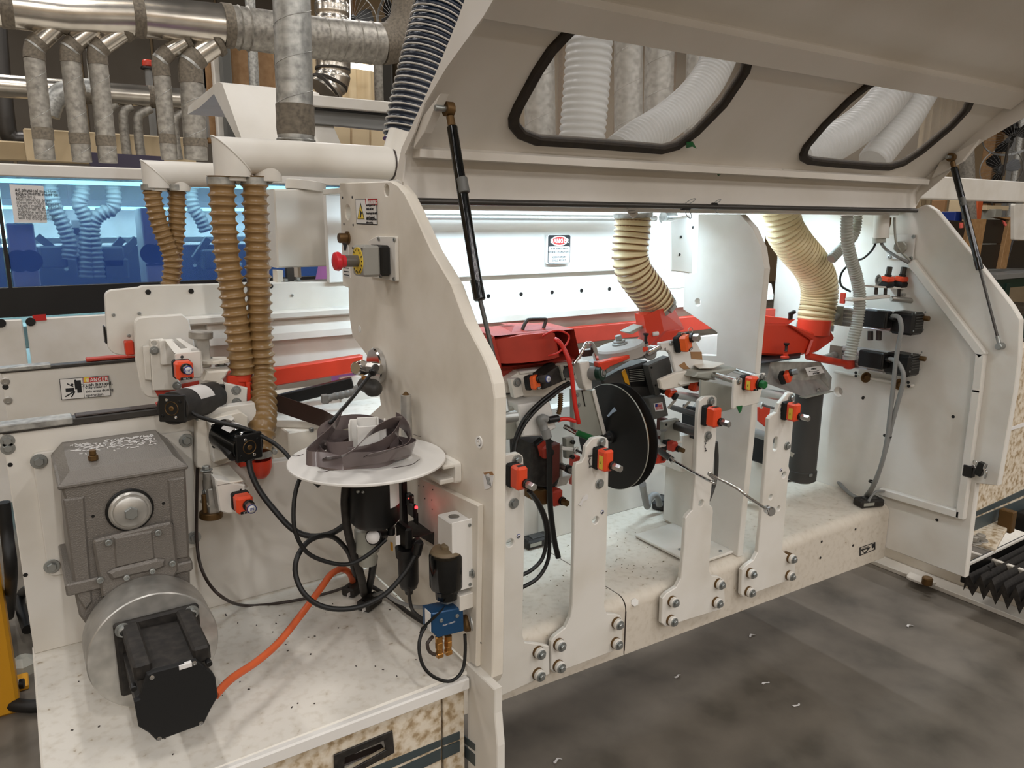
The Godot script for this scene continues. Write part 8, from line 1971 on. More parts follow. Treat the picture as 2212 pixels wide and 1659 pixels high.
	part(t, "red_block", G.new().plate(2, [v(1.6257,.8657),v(1.6587,.8813),v(1.6899,.8698),v(1.663,.8468),v(1.6228,.8495)], -1.66, -1.63, [], 0.002), M.red)
	part(t, "white_case", G.new().bx(V(1.7917,.7763,-1.8), V(1.8449,.9054,-1.68), 0.003), M.white)
	part(t, "lever", G.new().bar(V(1.5941,.9682,-1.6), V(1.6045,.9782,-1.57), 0.010, 0.006).cyl(V(1.6063,.9594,-1.61), V(1.5863,.9674,-1.59), 0.010, 14), M.cable_grey)
	for p in [V(1.63,.9848,-1.6),V(1.6857,.9855,-1.6)]: part(t, "screw", G.new().capscrew(p, Vector3.BACK, 0.004, 0.002), M.black)
	rod(t, V(1.7109,1.0592,-1.66), V(1.6189,1.0978,-1.44), 0.0125, M.steel, "shaft")
	rod(t, V(1.6911,.9679,-1.64), V(1.6064,.9994,-1.44), 0.0145, M.dark_steel, "shaft")
	rod(t, V(1.714,1.0149,-1.66), V(1.6222,1.045,-1.46), 0.009, M.black, "shaft")
	part(t, "black_case", G.new().bx(V(1.8222,.8911,-1.72), V(1.8289,.9994,-1.66), 0.004), M.black_matt)
	part(t, "support_arm", G.new().bar(V(1.6548,1.0284,-1.62), V(1.6662,1.0605,-1.6), 0.006, 0.008).bar(V(1.7181,1.0168,-1.62), V(1.7355,1.0516,-1.6), 0.006, 0.008), M.cream)
	counter("dull red counter low behind the reel, with a small brass knob", V(1.6355,.9216,-1.56), Vector3.BACK, Vector3.UP, {"w": 0.026, "h": 0.030, "d": 0.03, "m": M.red_dull, "knob": v(0.008, -0.006), "knob_m": M.bronze, "r": 0.008})
	counter("orange counter tilted under the stepped white bracket", V(1.6862,1.1122,-1.53), V(0.25, -0.25, 1), V(0.25, 0.9, 0.2), {"w": 0.034, "h": 0.040, "d": 0.026, "m": M.orange, "knob": v(0.0, 0.012), "knob_m": M.cable_grey, "r": 0.010})
	counter("orange counter seen from below at the left under the stepped bracket", V(1.6054,1.0912,-1.55), V(0.1, -0.4, 1), V(0.1, 0.9, 0.3), {"w": 0.034, "h": 0.024, "d": 0.026, "m": M.orange, "len": 0.004, "hex": false})
	# white block with the green knob
	t = thing("adjuster_box", "white open-fronted adjuster box with two chrome rods and green knob counter", "adjuster")
	part(t, "front_plate", G.new().plate(2, rounded([v(1.6416,1.1665),v(1.7725,1.1719),v(1.7756,1.1635),v(1.7522,1.086),v(1.6443,1.0829)], 0.003), -1.37, -1.36, [], 0.002), M.white)
	part(t, "side_plate", G.new().plate(2, [v(1.5969,1.1571),v(1.7423,1.1197),v(1.741,1.0525),v(1.6931,1.0506),v(1.6001,1.0744)], -1.45, -1.44, [], 0.002), M.hose_grey)
	part(t, "top_block", G.new().plate(2, [v(1.6149,1.1713),v(1.7809,1.1675),v(1.7816,1.1604),v(1.6891,1.1398),v(1.6007,1.1594)], -1.53, -1.47, [], 0.004), M.hose_grey)
	part(t, "curved_plate", G.new().plate(1, [v(V(1.6807,1.1906,-1.52).x, -1.57), v(V(1.741,1.1846,-1.52).x, -1.57), v(V(1.7591,1.1692,-1.49).x, -1.50), v(V(1.676,1.1757,-1.47).x, -1.47), v(V(1.639,1.1858,-1.49).x, -1.49)], V(1.7316,1.177,-1.52).y, V(1.7313,1.1799,-1.52).y, [], 0.001), M.cream)
	rod(t, V(1.6796,1.1574,-1.47), V(1.6534,1.1626,-1.36), 0.009, M.chrome, "rod")
	rod(t, V(1.7954,1.1555,-1.49), V(1.7515,1.1621,-1.36), 0.009, M.chrome, "rod")
	for p in [V(1.6593,1.1606,-1.36),V(1.7534,1.1633,-1.36),V(1.768,1.1589,-1.36)]: part(t, "bolt", G.new().hexbolt(p, Vector3.BACK, 0.006, 0.004), M.zinc)
	counter("orange counter with a green knob and yellow sticker on the white adjuster box", V(1.6889,1.1557,-1.325), Vector3.BACK, Vector3.UP, {"w": 0.030, "h": 0.040, "d": 0.030, "m": M.orange, "knob": v(0.012, 0.0), "knob_m": M.green, "r": 0.012, "len": 0.022, "sticker": "II", "digits": "0"})
	solo("green_tag", "small green plastic tag hanging under the white adjuster box", "tag", G.new().plate(2, [v(1.6542,1.0904),v(1.6774,1.09),v(1.6751,1.0755),v(1.668,1.0684)], -1.3585, -1.356, [], 0.0), M.green)
	gland("black cable gland block on the base beside the divider panel", V(1.9433,.556,-1.9057), 0.5)
	solo("grey_conduit", "grey conduit looping on the base from the gland behind the third upright", "cable", cable([V(1.8836,.58,-1.8608),V(1.8688,.6191,-1.86),V(1.8454,.6274,-1.86),V(1.8281,.6133,-1.86),V(1.8008,.6011,-1.84),V(1.7407,.685,-1.8),V(1.6866,.7361,-1.75)], 0.012), M.cable_grey)
	solo("grey_conduit", "brown-grey conduit running right along the base to the divider panel", "cable", cable([V(1.945,.58,-1.8873),V(1.8786,.617,-1.8),V(1.9668,.57,-1.8374),V(2.0032,.57,-1.8031),V(2.0636,.57,-1.8138)], 0.012), M.cable_grey)
	solo("grey_conduit", "dark grey conduit bowing beside the third upright in front of the divider", "cable", cable([V(1.7667,.9267,-1.52),V(1.7758,.8726,-1.52),V(1.7772,.8115,-1.52),V(1.7643,.768,-1.52),V(1.7269,.7515,-1.5)], 0.007), M.grey_dark)
	# chrome crank handle
	t = thing("crank_handle", "long chrome crank handle with an offset bend reaching out to the right", "handle")
	var cp := [V(1.5858,.9144,-1.58),V(1.5602,.9101,-1.5),V(1.5743,.8825,-1.36),V(1.5858,.8803,-1.36),V(1.5871,.8869,-1.36),V(1.5552,.9094,-1.355),V(1.5566,.9145,-1.355),V(1.5746,.9004,-1.35),V(1.637,.8643,-1.33),V(1.6729,.8343,-1.31),V(1.7467,.7841,-1.3)]
	part(t, "crank_rod", G.new().tube(spline(cp, 0.006), 0.0042, 12), M.chrome)
	rod(t, V(1.5838,.9147,-1.58), V(1.5562,.9137,-1.5), 0.0095, M.dark_steel, "socket")
	rod(t, V(1.5555,.9138,-1.505), V(1.559,.9089,-1.495), 0.0115, M.chrome, "coupling")
	part(t, "grip_end", G.new().lathe([v(0, 0), v(0.010, 0.0), v(0.012, 0.004), v(0.012, 0.008), v(0.0105, 0.010), v(0.012, 0.012), v(0.0135, 0.016), v(0.0135, 0.026), v(0.011, 0.029), v(0, 0.029)], V(1.7444,.786,-1.3), V(1.7345,.787,-1.27) - V(1.7444,.786,-1.3), 24), M.chrome)

func unit_three() -> void:
	var t := thing("suction_box", "large orange-red suction box with rounded snout under the second cream hose", "suction box")
	part(t, "box", G.new().plate(2, [v(2.1085,1.257),v(2.2556,1.2466),v(2.4004,1.2059),v(2.5116,1.2026),v(2.5415,1.1759),v(2.5382,1.1604),v(2.4505,1.1264),v(2.3244,1.1195),v(2.1213,1.1455)], -1.74, -1.66, [], 0.008), M.red)
	part(t, "top_plate", G.new().plate(2, [v(2.1311,1.2819),v(2.3127,1.2552),v(2.2809,1.2409),v(2.1148,1.256)], -1.75, -1.665, [], 0.002), mat("red_light", Color(0.90, 0.30, 0.22), 0.35))
	part(t, "snout", G.new().plate(2, [v(2.2557,1.2412),v(2.3808,1.207),v(2.5025,1.2028),v(2.5262,1.1784),v(2.5226,1.1648),v(2.4355,1.131),v(2.3661,1.1221),v(2.3907,1.1759)], -1.66, -1.645, [], 0.006), M.red)
	rod(t, V(2.3773,1.1194,-1.65), V(2.5738,1.0751,-1.6), 0.0135, M.red, "pipe")
	part(t, "pipe_elbow", G.new().cyl(V(2.5641,1.0638,-1.6), V(2.559,1.094,-1.6), 0.02, 18, 0.004), M.red)
	part(t, "spigot", G.new().cyl(V(2.442,1.1899,-1.68), V(2.4449,1.2445,-1.68), 0.058, 28), M.red)
	part(t, "clamp_lever", G.new().cyl(V(2.2745,1.2584,-1.66), V(2.2744,1.278,-1.66), 0.008, 12).bar(V(2.2601,1.2778,-1.655), V(2.2898,1.2857,-1.655), 0.012, 0.012), M.black)
	part(t, "star_knob", G.new().lathe([v(0, 0.022), v(0.010, 0.021), v(0.010, 0.017), v(0.005, 0.012), v(0.0045, -0.004), v(0.007, -0.008), v(0, -0.008)], V(2.2106,1.1643,-1.62), Vector3.UP, 16), M.black)
	part(t, "knob_foot", G.new().cyl(V(2.2117,1.1365,-1.62), V(2.2095,1.153,-1.62), 0.008, 14).box(V(2.2068,1.1354,-1.62), Vector3(0.028, 0.012, 0.02), 0.003), M.red)
	t = thing("cream_hose", "second cream ribbed suction hose, thicker, curving down to the right red box", "hose")
	var hp := [V(2.2086,1.6541,-1.7),V(2.2288,1.6112,-1.7),V(2.257,1.5659,-1.7),V(2.3259,1.5081,-1.7),V(2.4166,1.4458,-1.7),V(2.4754,1.3802,-1.7),V(2.4905,1.3166,-1.7),V(2.4814,1.2656,-1.7),V(2.4772,1.2193,-1.7)]
	part(t, "hose", hose(hp, 0.066, 0.0165, 0.006, 30, [0.0, 0.25, 0.85, 1.0, 0.85, 0.25]), M.hose_cream)
	var ce := even(spline(hp, 0.02), 0.0165)
	var coil := G.new()
	for i in range(1, ce.size() - 1): coil.lathe([v(0.064, -0.002), v(0.0668, 0.0), v(0.064, 0.002)], ce[i], (ce[i + 1] - ce[i - 1]).normalized(), 32)
	part(t, "wire_spiral", coil, mat("rib_pale", Color(0.66, 0.57, 0.40), 0.35)).set_meta("kind", "stuff")
	clamp_on(t, V(2.4795,1.2226,-1.7), hp[8] - hp[7], 0.064, 0.02)
	# spindle box
	t = thing("spindle_box", "grey sheet metal spindle box with a spindle rotation sticker below the red box", "machine unit")
	part(t, "rubber_sheet", G.new().plate(1, [v(V(2.0461,1.1493,-1.6).x, -1.60), v(V(2.2651,1.1247,-1.6).x, -1.60), v(V(2.4388,1.1006,-1.7).x, -1.72), v(V(2.173,1.1295,-1.7).x, -1.72)], V(2.195,1.13,-1.62).y, V(2.1946,1.1333,-1.62).y, [], 0.001), M.black_matt)
	var a := [V(2.1574,1.1224,-1.64),V(2.4435,1.0922,-1.64),V(2.5242,1.0259,-1.64),V(2.3514,1.0333,-1.64),V(2.1737,1.07,-1.64)]
	var b := [V(2.092,1.0605,-1.6),V(2.2969,.9897,-1.6),V(2.4616,.9933,-1.6)]
	var g := G.new()
	g.quad(a[0], a[1], a[2], a[3], V(0, 0.7, 1)); g.tri(a[0], a[3], a[4], V(0, 0.5, 1))
	g.quad(a[4], a[3], b[1], b[0], V(-0.2, 0, 1))
	g.quad(a[3], a[2], b[2], b[1], V(0.2, 0, 1))
	g.quad(a[0], a[4], b[0], b[0] + V(0, 0.04, -0.1), V(-1, 0, 0))
	g.quad(a[1], a[2], b[2], b[2] + V(0, 0.03, -0.1), V(1, 0, 0))
	g.quad(a[0], a[1], b[2] + V(0, 0.03, -0.1), b[0] + V(0, 0.04, -0.1), V(0, 1, -1))
	part(t, "cover", g, M.steel_brushed)
	part(t, "lower_flange", G.new().bar(b[1] - V(0, 0.004, 0), b[2] - V(0, 0.004, 0), 0.03, 0.003), M.hose_grey)
	part(t, "screw", G.new().capscrew(V(2.3885,1.0021,-1.6), Vector3.BACK, 0.007, 0.006), M.chrome)
	var st := thing("rotation_sticker", "white spindle rotation sticker with a curved arrow on the grey box", "sticker")
	var so := [V(2.3298,1.0846,-1.622),V(2.4216,1.0836,-1.622),V(2.4481,1.055,-1.622),V(2.3531,1.0517,-1.622)]
	g = G.new()
	g.quad(so[0], so[1], so[2], so[3], V(0, 0.5, 1))
	part(st, "paper", g, M.paper)
	var R: Vector3 = so[1] - so[0]
	var U: Vector3 = so[0] - so[3]
	var nn := R.cross(U).normalized()
	letters(st, "SPINDLE", (so[0] + so[1]) * 0.5 - U * 0.22 + nn * 0.001, R, U, 0.0085, M.ink, 0.0004, 0.9, "Droid Sans", 700)
	letters(st, "ROTATION", (so[3] + so[2]) * 0.5 + U * 0.16 + nn * 0.001, R, U, 0.0085, M.ink, 0.0004, 0.9, "Droid Sans", 700)
	var ar := []
	for i in 9: ar.append(so[0] + R * (0.16 + 0.68 * i / 8.0) - U * (0.45 + 0.10 * sin(PI * i / 8.0)) + nn * 0.001)
	part(st, "arrow", G.new().tube(ar, 0.0008, 5).lathe([v(0, 0.003), v(0.002, -0.001), v(0, -0.001)], ar[0], ar[0] - ar[1], 6), M.ink)
	counter("orange counter on the corner of the grey spindle box", V(2.2004,1.0768,-1.585), V(0.35, 0.35, 1), V(-0.4, 0.9, 0), {"w": 0.036, "h": 0.036, "d": 0.02, "m": M.orange, "knob": v(0.008, 0.008), "knob_m": M.cable_grey, "r": 0.010})
	t = thing("spindle_motor", "tall dark grey cylinder motor standing behind the fourth upright", "motor")
	var mb := V(2.4237,.636,-1.66)
	var mt := V(mb.x, V(2.376,.9781,-1.66).y, mb.z)
	rod(t, V(mb.x, mb.y + 0.03, mb.z), mt, 0.050, M.grey_dark, "body")
	part(t, "end_bell", G.new().lathe([v(0, -0.004), v(0.04, -0.004), v(0.052, 0.004), v(0.0535, 0.04), v(0.050, 0.042)], mb, Vector3.UP, 32), M.grey_dark)
	part(t, "clip", G.new().box(mb + V(-0.02, 0.036, 0.052), Vector3(0.014, 0.010, 0.006), 0.001), M.zinc)
	part(t, "red_back_strip", G.new().plate(2, [v(2.5403,.9459),v(2.603,.9381),v(2.6007,.8166),v(2.5749,.811),v(2.5598,.8132)], -1.74, -1.72, [], 0.002), M.red)
	t = thing("lower_unit", "red and black drive parts between the third and fourth uprights", "machine unit")
	part(t, "red_plate", G.new().plate(2, [v(2.0913,.9725),v(2.1531,.9675),v(2.151,.9229),v(2.145,.8904),v(2.0971,.9224)], -1.63, -1.62, [], 0.002), M.red)
	rod(t, V(2.1365,1.0128,-1.66), V(1.9967,1.0566,-1.44), 0.016, M.steel, "shaft")
	rod(t, V(2.0721,.8865,-1.62), V(1.9615,.9231,-1.44), 0.015, M.cable_grey, "shaft")
	rod(t, V(2.0481,.9964,-1.58), V(1.9723,1.0165,-1.44), 0.004, M.dark_steel, "threaded_rod")
	part(t, "scale_ring", G.new().lathe([v(0.004, 0), v(0.0115, 0), v(0.0115, 0.005), v(0.004, 0.005)], V(2.0354,.9986,-1.57), V(0.4, -0.1, 1), 24), M.white_clean)
	part(t, "black_case", G.new().bx(V(2.1856,.7515,-1.7), V(2.1531,.8639,-1.62), 0.006), M.black_matt)
	part(t, "white_foot", G.new().bx(V(2.2558,.5783,-1.75), V(2.1949,.7695,-1.66), 0.004), M.white)
	part(t, "small_plate", G.new().plate(2, [v(2.1853,.8178),v(2.2125,.8048),v(2.2013,.7932),v(2.1876,.8006)], -1.555, -1.55, [], 0.001), M.hose_grey)
	gland("black cable gland block at the front corner of the base by the right side panel", V(2.606,.556,-1.4909), -0.35)
	gland("black connector block on the base behind the cylinder motor", V(2.60, 0.556, -1.84), -0.3)

func right_end() -> void:
	# twin buffing motors on the right side panel
	for k in 2:
		var lab: String = ["upper finned buffing motor with a black terminal box on the right side panel", "lower finned buffing motor with a black terminal box on the right side panel"][k]
		var t := thing("buffing_motor", lab, "motor")
		var dy := [0, 88][k] as int
		var p0: Vector3 = [V(2.6,1.2521,-1.6745), V(2.6,1.1031,-1.6641)][k]
		var p1: Vector3 = [V(2.6,1.2416,-1.4653), V(2.6,1.09,-1.4716)][k]
		var p2: Vector3 = [V(2.6,1.2593,-1.3829), V(2.6,1.1185,-1.3788)][k]
		var h := 0.072
		var g := G.new().box((p0 + p1) * 0.5 + V(0.01, 0, 0), Vector3(h * 0.8, h * 0.85, absf(p1.z - p0.z)), 0.004)
		for i in 7:
			g.box((p0 + p1) * 0.5 + V(-0.03 + 0.012 * i, h * 0.46, 0), Vector3(0.004, 0.010, absf(p1.z - p0.z)), 0.001)
		for i in 5:
			g.box((p0 + p1) * 0.5 + V(-0.022, -0.03 + 0.015 * i, 0), Vector3(0.010, 0.005, absf(p1.z - p0.z) * 0.99), 0.001)
		part(t, "finned_body", g, mat("fin_silver", Color(0.80, 0.80, 0.80), 0.35, 0.3))
		part(t, "fan_cover", G.new().box((p1 + p2) * 0.5 + V(0.005, 0, 0.0), Vector3(h * 1.05, h * 1.08, absf(p2.z - p1.z)), 0.008), M.black)
		for i in 6:
			part(t, "vent_slat", G.new().box(V((p1.x + p2.x) * 0.5 + 0.005, p2.y - 0.024 + 0.0095 * i, p2.z + 0.001), Vector3(0.05, 0.0035, 0.003), 0.0005), M.grey_dark)
		for s in [[-1, -1], [-1, 1], [1, -1], [1, 1]]:
			part(t, "cover_screw", G.new().capscrew(V((p1.x + p2.x) * 0.5 + 0.005 + s[0] * 0.031, p2.y + s[1] * 0.031, p2.z), Vector3.BACK, 0.0035, 0.002), M.zinc)
		var q0: Vector3 = [V(2.545,1.294,-1.5496), V(2.545,1.1464,-1.5473)][k]
		var q1: Vector3 = [V(2.545,1.2271,-1.4552), V(2.545,1.0822,-1.4519)][k]
		part(t, "terminal_box", G.new().box((q0 + q1) * 0.5, Vector3(0.035, absf(q1.y - q0.y) * 0.92, absf(q1.z - q0.z)), 0.004), M.black)
		part(t, "terminal_lid", G.new().box((q0 + q1) * 0.5 - V(0.019, 0, 0), Vector3(0.004, absf(q1.y - q0.y) * 0.86, absf(q1.z - q0.z) * 0.9), 0.002), M.black_matt)
		part(t, "cable_gland", G.new().cyl((q0 + q1) * 0.5 + V(0, 0.008, absf(q1.z - q0.z) * 0.5), (q0 + q1) * 0.5 + V(0, 0.008, absf(q1.z - q0.z) * 0.5 + 0.02), 0.010, 10), M.black)
		part(t, "clear_guard", G.new().box(p0 + V(-0.03, 0.0, 0.0), Vector3(0.006, h, 0.05), 0.001), M.hose_grey)
		part(t, "shaft", G.new().cyl(p0 + V(-0.10, -0.01, 0.0), p0, 0.016, 16), M.galv)
		part(t, "rod_end", G.new().cyl(p2 + V(0.03, 0.01, -0.03), p2 + V(0.035, 0.01, 0.018), 0.009, 16), M.bronze)
	# counter pair on a small shelf
	var t2 := thing("counter_shelf", "small white shelf with clear back and round-headed bolts holding two upright counters", "shelf")
	part(t2, "shelf", G.new().plate(2, [v(2.4858,1.3803),v(2.7609,1.3583),v(2.7782,1.3507),v(2.4926,1.3736)], -1.55, -1.49, [], 0.001), M.white)
	part(t2, "upright", G.new().bx(V(2.5528,1.3728,-1.53), V(2.8299,1.4057,-1.525), 0.001), M.white_clean)
	for p in [V(2.5212,1.3989,-1.5),V(2.7522,1.3815,-1.5)]: part(t2, "bolt", G.new().hexbolt(p, Vector3.BACK, 0.011, 0.008), M.zinc)
	for p in [[V(2.5347,1.3702,-1.51), V(2.5365,1.3458,-1.51)], [V(2.5926,1.3676,-1.51), V(2.5958,1.3362,-1.51)], [V(2.6794,1.3621,-1.51), V(2.6834,1.3284,-1.51)], [V(2.7541,1.3553,-1.51), V(2.7608,1.3244,-1.51)]]: rod(t2, p[0], p[1], 0.006, M.dark_steel, "rod")
	for k in 2:
		var c: Vector3 = [V(2.5822,1.4079,-1.5), V(2.6741,1.4045,-1.5)][k]
		counter(["left of two orange counters with upward knobs on the white shelf", "right of two orange counters with upward knobs on the white shelf"][k], c, V(0, 1, 0.1), V(0, 0, -1), {"w": 0.040, "h": 0.036, "d": 0.020, "m": M.orange, "knob": v(0.0, 0.0), "knob_m": M.dark_steel, "r": 0.0095, "len": 0.034})
	t2 = thing("slide_rail", "white slide rail with steel rods above the upper buffing motor", "rail")
	part(t2, "rail", G.new().bx(V(2.3838,1.3295,-1.53), V(2.6159,1.341,-1.5), 0.003), M.white)
	part(t2, "block", G.new().bx(V(2.6897,1.2978,-1.51), V(2.6937,1.3305,-1.48), 0.002), M.white)
	rod(t2, V(2.6186,1.3277,-1.5), V(2.7222,1.315,-1.45), 0.010, M.steel, "rod")
	part(t2, "cube_nut", G.new().bx(V(2.6622,1.3346,-1.49), V(2.6755,1.3447,-1.48), 0.001), M.galv)
	part(t2, "red_end", G.new().bx(V(2.4073,1.3174,-1.56), V(2.4002,1.3548,-1.54), 0.002), M.red)
	for p in [[V(2.6,1.2056,-1.5539), V(2.6,1.1719,-1.5501)], [V(2.6,1.2131,-1.5209), V(2.6,1.1762,-1.5184)]]: rod(t2, p[0], p[1], 0.010, M.dark_steel, "column")
	# row of spacers and holes below
	t2 = thing("mount_strip", "white mounting strip with bolts below the lower buffing motor", "bracket")
	part(t2, "strip", G.new().bx(V(2.66,1.0235,-1.7252), V(2.684,1.0144,-1.4126), 0.002), M.white)
	for p in [V(2.655,1.0211,-1.5853),V(2.655,1.0184,-1.4551)]: part(t2, "bolt", G.new().hexbolt(p, V(-0.5, 0, 1), 0.013, 0.010), M.bronze)
	for p in [V(2.655,1.0318,-1.6263),V(2.655,1.0194,-1.6249),V(2.655,1.0314,-1.4223),V(2.655,1.0183,-1.419)]: part(t2, "hole", G.new().cyl(p, p + V(-0.002, 0, 0), 0.006, 12), M.black)
	solo("hole_cover", "dark round hole in the right side panel below the mounting strip", "hole", G.new().cyl(V(2.685,.9362,-1.6039), V(2.683,.9367,-1.6027), 0.005, 14), M.black)
	# grey corrugated hoses
	var h := thing("grey_hose", "long grey corrugated hose hanging in front of the upper buffing motor", "hose")
	part(h, "hose", hose([V(2.3362,1.6149,-1.52),V(2.3445,1.5502,-1.52),V(2.3738,1.4855,-1.52),V(2.4207,1.4156,-1.52),V(2.4554,1.3426,-1.52),V(2.4587,1.2615,-1.52),V(2.4454,1.1955,-1.52),V(2.4321,1.1292,-1.52)], 0.0215, 0.0095, 0.004, 20), M.hose_grey)
	clamp_on(h, V(2.4332,1.1224,-1.52), Vector3.UP, 0.021, 0.012)
	h = thing("grey_hose", "short grey corrugated hose crossing behind the long one to the left", "hose")
	part(h, "hose", hose([V(2.5196,1.6161,-1.6),V(2.5207,1.5777,-1.6),V(2.5046,1.5424,-1.6),V(2.455,1.5109,-1.6),V(2.3893,1.4676,-1.6)], 0.0185, 0.0095, 0.004, 18), M.hose_grey)
	# white conduit with cables
	t2 = thing("drop_conduit", "white round conduit with a grey ring ending above the square gland plate", "conduit")
	part(t2, "pipe", G.new().cyl(V(2.6,1.5379,-1.5515), V(2.6,1.623,-1.5579), 0.026, 24), M.white)
	part(t2, "ring", G.new().cyl(V(2.6,1.5215,-1.5565), V(2.6,1.5425,-1.559), 0.022, 24), M.hose_grey)
	solo("foam_bead", "brown dried foam bead beside the white conduit", "foam", G.new().tube(spline([V(2.62,1.6103,-1.5443),V(2.62,1.5862,-1.5449),V(2.62,1.5652,-1.551),V(2.62,1.5489,-1.5561)], 0.005), 0.012, 8, true, 0.5), M.bronze)
	var cs := [
		["black_cable", "black cable swinging from the white conduit down behind the grey hose", [V(2.6,1.5195,-1.5703),V(2.58,1.4971,-1.5678),V(2.58,1.4663,-1.5981),V(2.58,1.4566,-1.6278),V(2.58,1.426,-1.6671),V(2.58,1.3944,-1.6825),V(2.58,1.3608,-1.6732),V(2.6,1.3414,-1.6463)], 0.004, M.black],
		["grey_cable", "grey cable from the white conduit to the raised cable channel", [V(2.61,1.5199,-1.5537),V(2.64,1.4967,-1.5497),V(2.64,1.4724,-1.5039),V(2.67,1.4548,-1.4817)], 0.0055, M.cable_grey],
		["grey_cable", "grey cable pair through the square gland plate", [V(2.62,1.6103,-1.5222),V(2.62,1.5626,-1.5148),V(2.62,1.518,-1.5028),V(2.655,1.4853,-1.4971),V(2.67,1.4632,-1.476)], 0.004, M.hose_grey],
		["grey_cable", "grey cable from the upper buffing motor down to the base", [V(2.54,1.276,-1.4429),V(2.52,1.2763,-1.4083),V(2.52,1.2396,-1.3958),V(2.52,1.191,-1.3998),V(2.52,1.1098,-1.4017),V(2.52,1.0279,-1.4004),V(2.52,.928,-1.4004),V(2.52,.857,-1.4006),V(2.52,.7553,-1.4094),V(2.54,.6532,-1.445),V(2.6343,.57,-1.5213)], 0.0078, M.cable_grey],
		["grey_cable", "grey cable from the lower buffing motor joining the other at a black tie", [V(2.54,1.1269,-1.4355),V(2.53,1.1217,-1.4023),V(2.53,1.0885,-1.3769),V(2.53,1.0482,-1.3737),V(2.53,.9839,-1.3826),V(2.53,.9026,-1.3948),V(2.53,.8504,-1.4006),V(2.53,.7971,-1.4081),V(2.53,.7058,-1.4236),V(2.545,.6484,-1.4457),V(2.6311,.57,-1.5118)], 0.0078, M.cable_grey],
		["grey_cable", "grey cable from the cylinder motor along the base to the gland block", [V(2.7216,.6,-1.814),V(2.74,.61,-1.7883),V(2.7274,.6,-1.7462),V(2.6955,.57,-1.6795),V(2.6314,.565,-1.5924),V(2.5936,.57,-1.5243),V(2.6229,.575,-1.5073)], 0.0075, M.cable_grey],
		["grey_cable", "short grey cables arching from the raised channel into the gland block", [V(2.66,.6022,-1.468),V(2.62,.6066,-1.4738),V(2.6,.5903,-1.48),V(2.5762,.575,-1.4747)], 0.005, M.cable_grey]]
	for q in cs: solo(q[0], q[1], "cable", cable(q[2], q[3]), q[4])
	for k in 2:
		var p: Vector3 = [V(2.53,.8541,-1.4061), V(2.545,.6669,-1.4496)][k]
		solo("cable_tie", ["upper black cable tie round the two grey motor cables", "lower black cable tie round the two grey motor cables"][k], "cable tie", G.new().lathe([v(0.012, -0.003), v(0.0145, -0.003), v(0.0145, 0.003), v(0.012, 0.003), v(0.012, -0.003)], p, V(0.1, 1, 0.15), 16), M.black)
	t2 = thing("door_switch", "black safety switch with a binder clip on the right side panel's front edge", "switch")
	part(t2, "body", G.new().bx(V(2.66,.7412,-1.2028), V(2.684,.783,-1.1697), 0.003), M.black)
	part(t2, "actuator", G.new().bar(V(2.655,.761,-1.15), V(2.655,.8069,-1.1383), 0.02, 0.024), M.black)
	part(t2, "wire_clip", G.new().tube(spline([V(2.65,.7831,-1.1565),V(2.65,.7997,-1.1676),V(2.65,.81,-1.1659),V(2.65,.8072,-1.1581),V(2.65,.7875,-1.1526)], 0.004), 0.0015, 6), M.chrome)
	part(t2, "chrome_latch", G.new().tube(spline([V(2.64,.8106,-1.1231),V(2.64,.7935,-1.1266),V(2.64,.7799,-1.1176),V(2.64,.761,-1.1209)], 0.004), 0.004, 8), M.chrome)

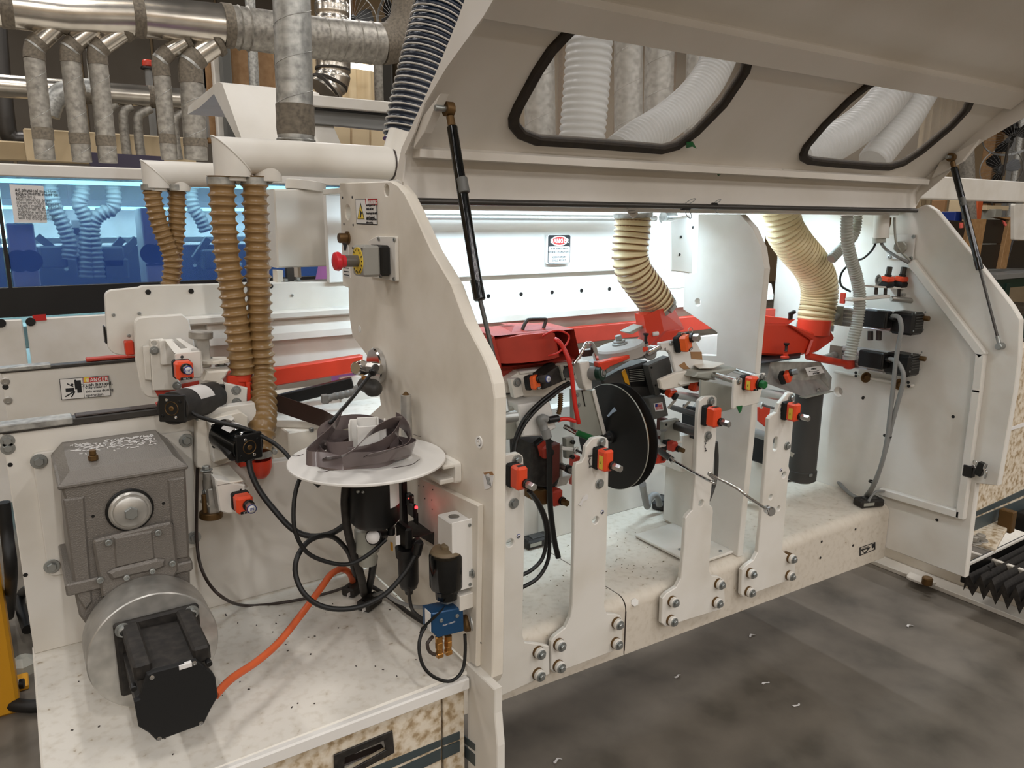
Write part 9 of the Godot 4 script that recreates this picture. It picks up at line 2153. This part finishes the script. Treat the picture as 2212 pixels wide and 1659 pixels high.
func small_things() -> void:
	# clips and notes along the hood's lower edge, green tape bits
	var t := thing("paper_slip", "white printed paper slip tucked under the canopy above the first cream hose", "paper")
	part(t, "slip", G.new().plate(2, [v(1.3625,1.6313),v(1.4029,1.6366),v(1.4157,1.6139),v(1.3966,1.6006)], -1.531, -1.530, [], 0.0), M.paper)
	for i in 3: part(t, "print_line", G.new().bar(V(1.3735,1.6279,-1.5295) + V(i * 0.004, -i * 0.007, 0), V(1.3995,1.6305,-1.5295) + V(i * 0.003, -i * 0.007, 0), 0.0015, 0.0006, Vector3.BACK, 0.0), M.cable_grey)
	for k in 2:
		var p: Vector3 = [V(1.5289,1.6328,-1.47), V(1.6397,1.6391,-1.47)][k]
		var s := [1.0, 0.7][k] as float
		t = thing("binder_clip", ["larger black binder clip on the hood's lower seal edge", "smaller black binder clip on the hood's lower seal edge"][k], "clip")
		part(t, "clip_body", G.new().box(p, Vector3(0.034 * s, 0.018 * s, 0.014), 0.004), M.black)
		part(t, "wire_handle", G.new().tube(spline([p + V(-0.008, 0.008, 0.004) * s, p + V(0.004, 0.018, 0.012) * s, p + V(0.02, 0.022, 0.014) * s, p + V(0.018, 0.016, 0.012) * s, p + V(0.006, 0.008, 0.006) * s], 0.004), 0.0012, 6), M.zinc)
		part(t, "wire_handle", G.new().tube(spline([p + V(-0.006, -0.008, 0.004) * s, p + V(0.0, -0.022, 0.006) * s, p + V(0.014, -0.030, 0.006) * s, p + V(0.018, -0.022, 0.006) * s, p + V(0.008, -0.008, 0.004) * s], 0.004), 0.0012, 6), M.zinc)
	var spots := [["small green tape scrap on the corner of the first hood window's seal", [V(1.4542,1.7979,-1.4152),V(1.4746,1.8,-1.4128),V(1.4893,1.7936,-1.4199),V(1.5054,1.786,-1.4282),V(1.4835,1.7902,-1.4237),V(1.4695,1.7853,-1.429)]], ["green tape scrap hanging on the ledge below the gap between the windows", [V(1.648,1.737,-1.4821),V(1.6454,1.7472,-1.4708),V(1.665,1.7422,-1.4763),V(1.6752,1.7333,-1.4862),V(1.6706,1.7213,-1.4993)]], ["green folded tape scrap on the ledge left of the second window", [V(1.8975,1.7437,-1.4747),V(1.9103,1.7503,-1.4675),V(1.9375,1.7451,-1.4732),V(1.9806,1.7289,-1.4909),V(1.9538,1.7281,-1.4919),V(1.9202,1.7345,-1.4848)]]]
	for k in 3:
		var pts: Array = spots[k][1]
		var g := G.new()
		var n := V(0, -0.740, 0.673)
		var c := V(0, 0, 0)
		for p in pts: c += p / pts.size()
		var lift: float = [0.012, 0.010, 0.010][k]
		for i in pts.size():
			var j: int = (i + 1) % pts.size()
			g.tri(c + n * (lift + 0.004), pts[i] + n * lift, pts[j] + n * lift, n)
			g.tri(c + n * (lift + 0.002), pts[i] + n * (lift - 0.0015), pts[j] + n * (lift - 0.0015), -n)
		solo("tape_scrap", spots[k][0], "tape", g, M.green)
	# debris on the hall floor
	var rng := RandomNumberGenerator.new()
	rng.seed = 91
	var names := ["curled white chip on the floor in front of the third upright", "white chip lying on the floor near the bottom edge of the view", "pale chip on the floor below the right end of the base", "small white chip on the open floor at the right", "tiny pale crumb on the floor under the base", "white crumb on the floor right of the middle"]
	var at := [V(1.8324,.002,-1.6791),V(1.2132,.002,-1.5704),V(2.2751,.002,-1.7135),V(2.8703,.002,-1.4136),V(2.0644,.002,-1.479),V(2.0492,.002,-1.3405)]
	for k in 6:
		var c: Vector3 = at[k]
		var pts := []
		for i in 7: pts.append(c + V((i - 3) * 0.005, 0.001 + 0.003 * sin(i * 0.6), 0.004 * sin(i * 0.9 + k)))
		solo("floor_chip", names[k], "chip", G.new().ribbon(pts, _widths(7, V(0.001, 0.0, 0.008), V(0.001, 0.002, 0.006)), 0.0006), M.paper)
	# sawdust and shavings lying on the cabinet top and on the bed
	for k in 2:
		var g := G.new()
		for i in [45, 200][k]:
			var c: Vector3
			if k == 0: c = V(rng.randf_range(0.0, 0.66), 0.7006, rng.randf_range(-1.70, -1.22))
			else: c = V(0.80 + 0.9 * pow(rng.randf(), 1.6), 0.5486, -1.90 + 0.40 * rng.randf())
			var l := rng.randf_range(0.0012, 0.0045)
			g.box(c, Vector3(l, 0.0012, rng.randf_range(0.0012, 0.003)), 0.0, Basis(Vector3.UP, rng.randf() * TAU))
		var m := solo("shavings", ["fine brown shavings scattered over the white cabinet top", "tan sawdust and shavings scattered on the white machine bed"][k], "shavings", g, [M.cable_brown, M.dust_brown][k])
		m.set_meta("kind", "stuff")
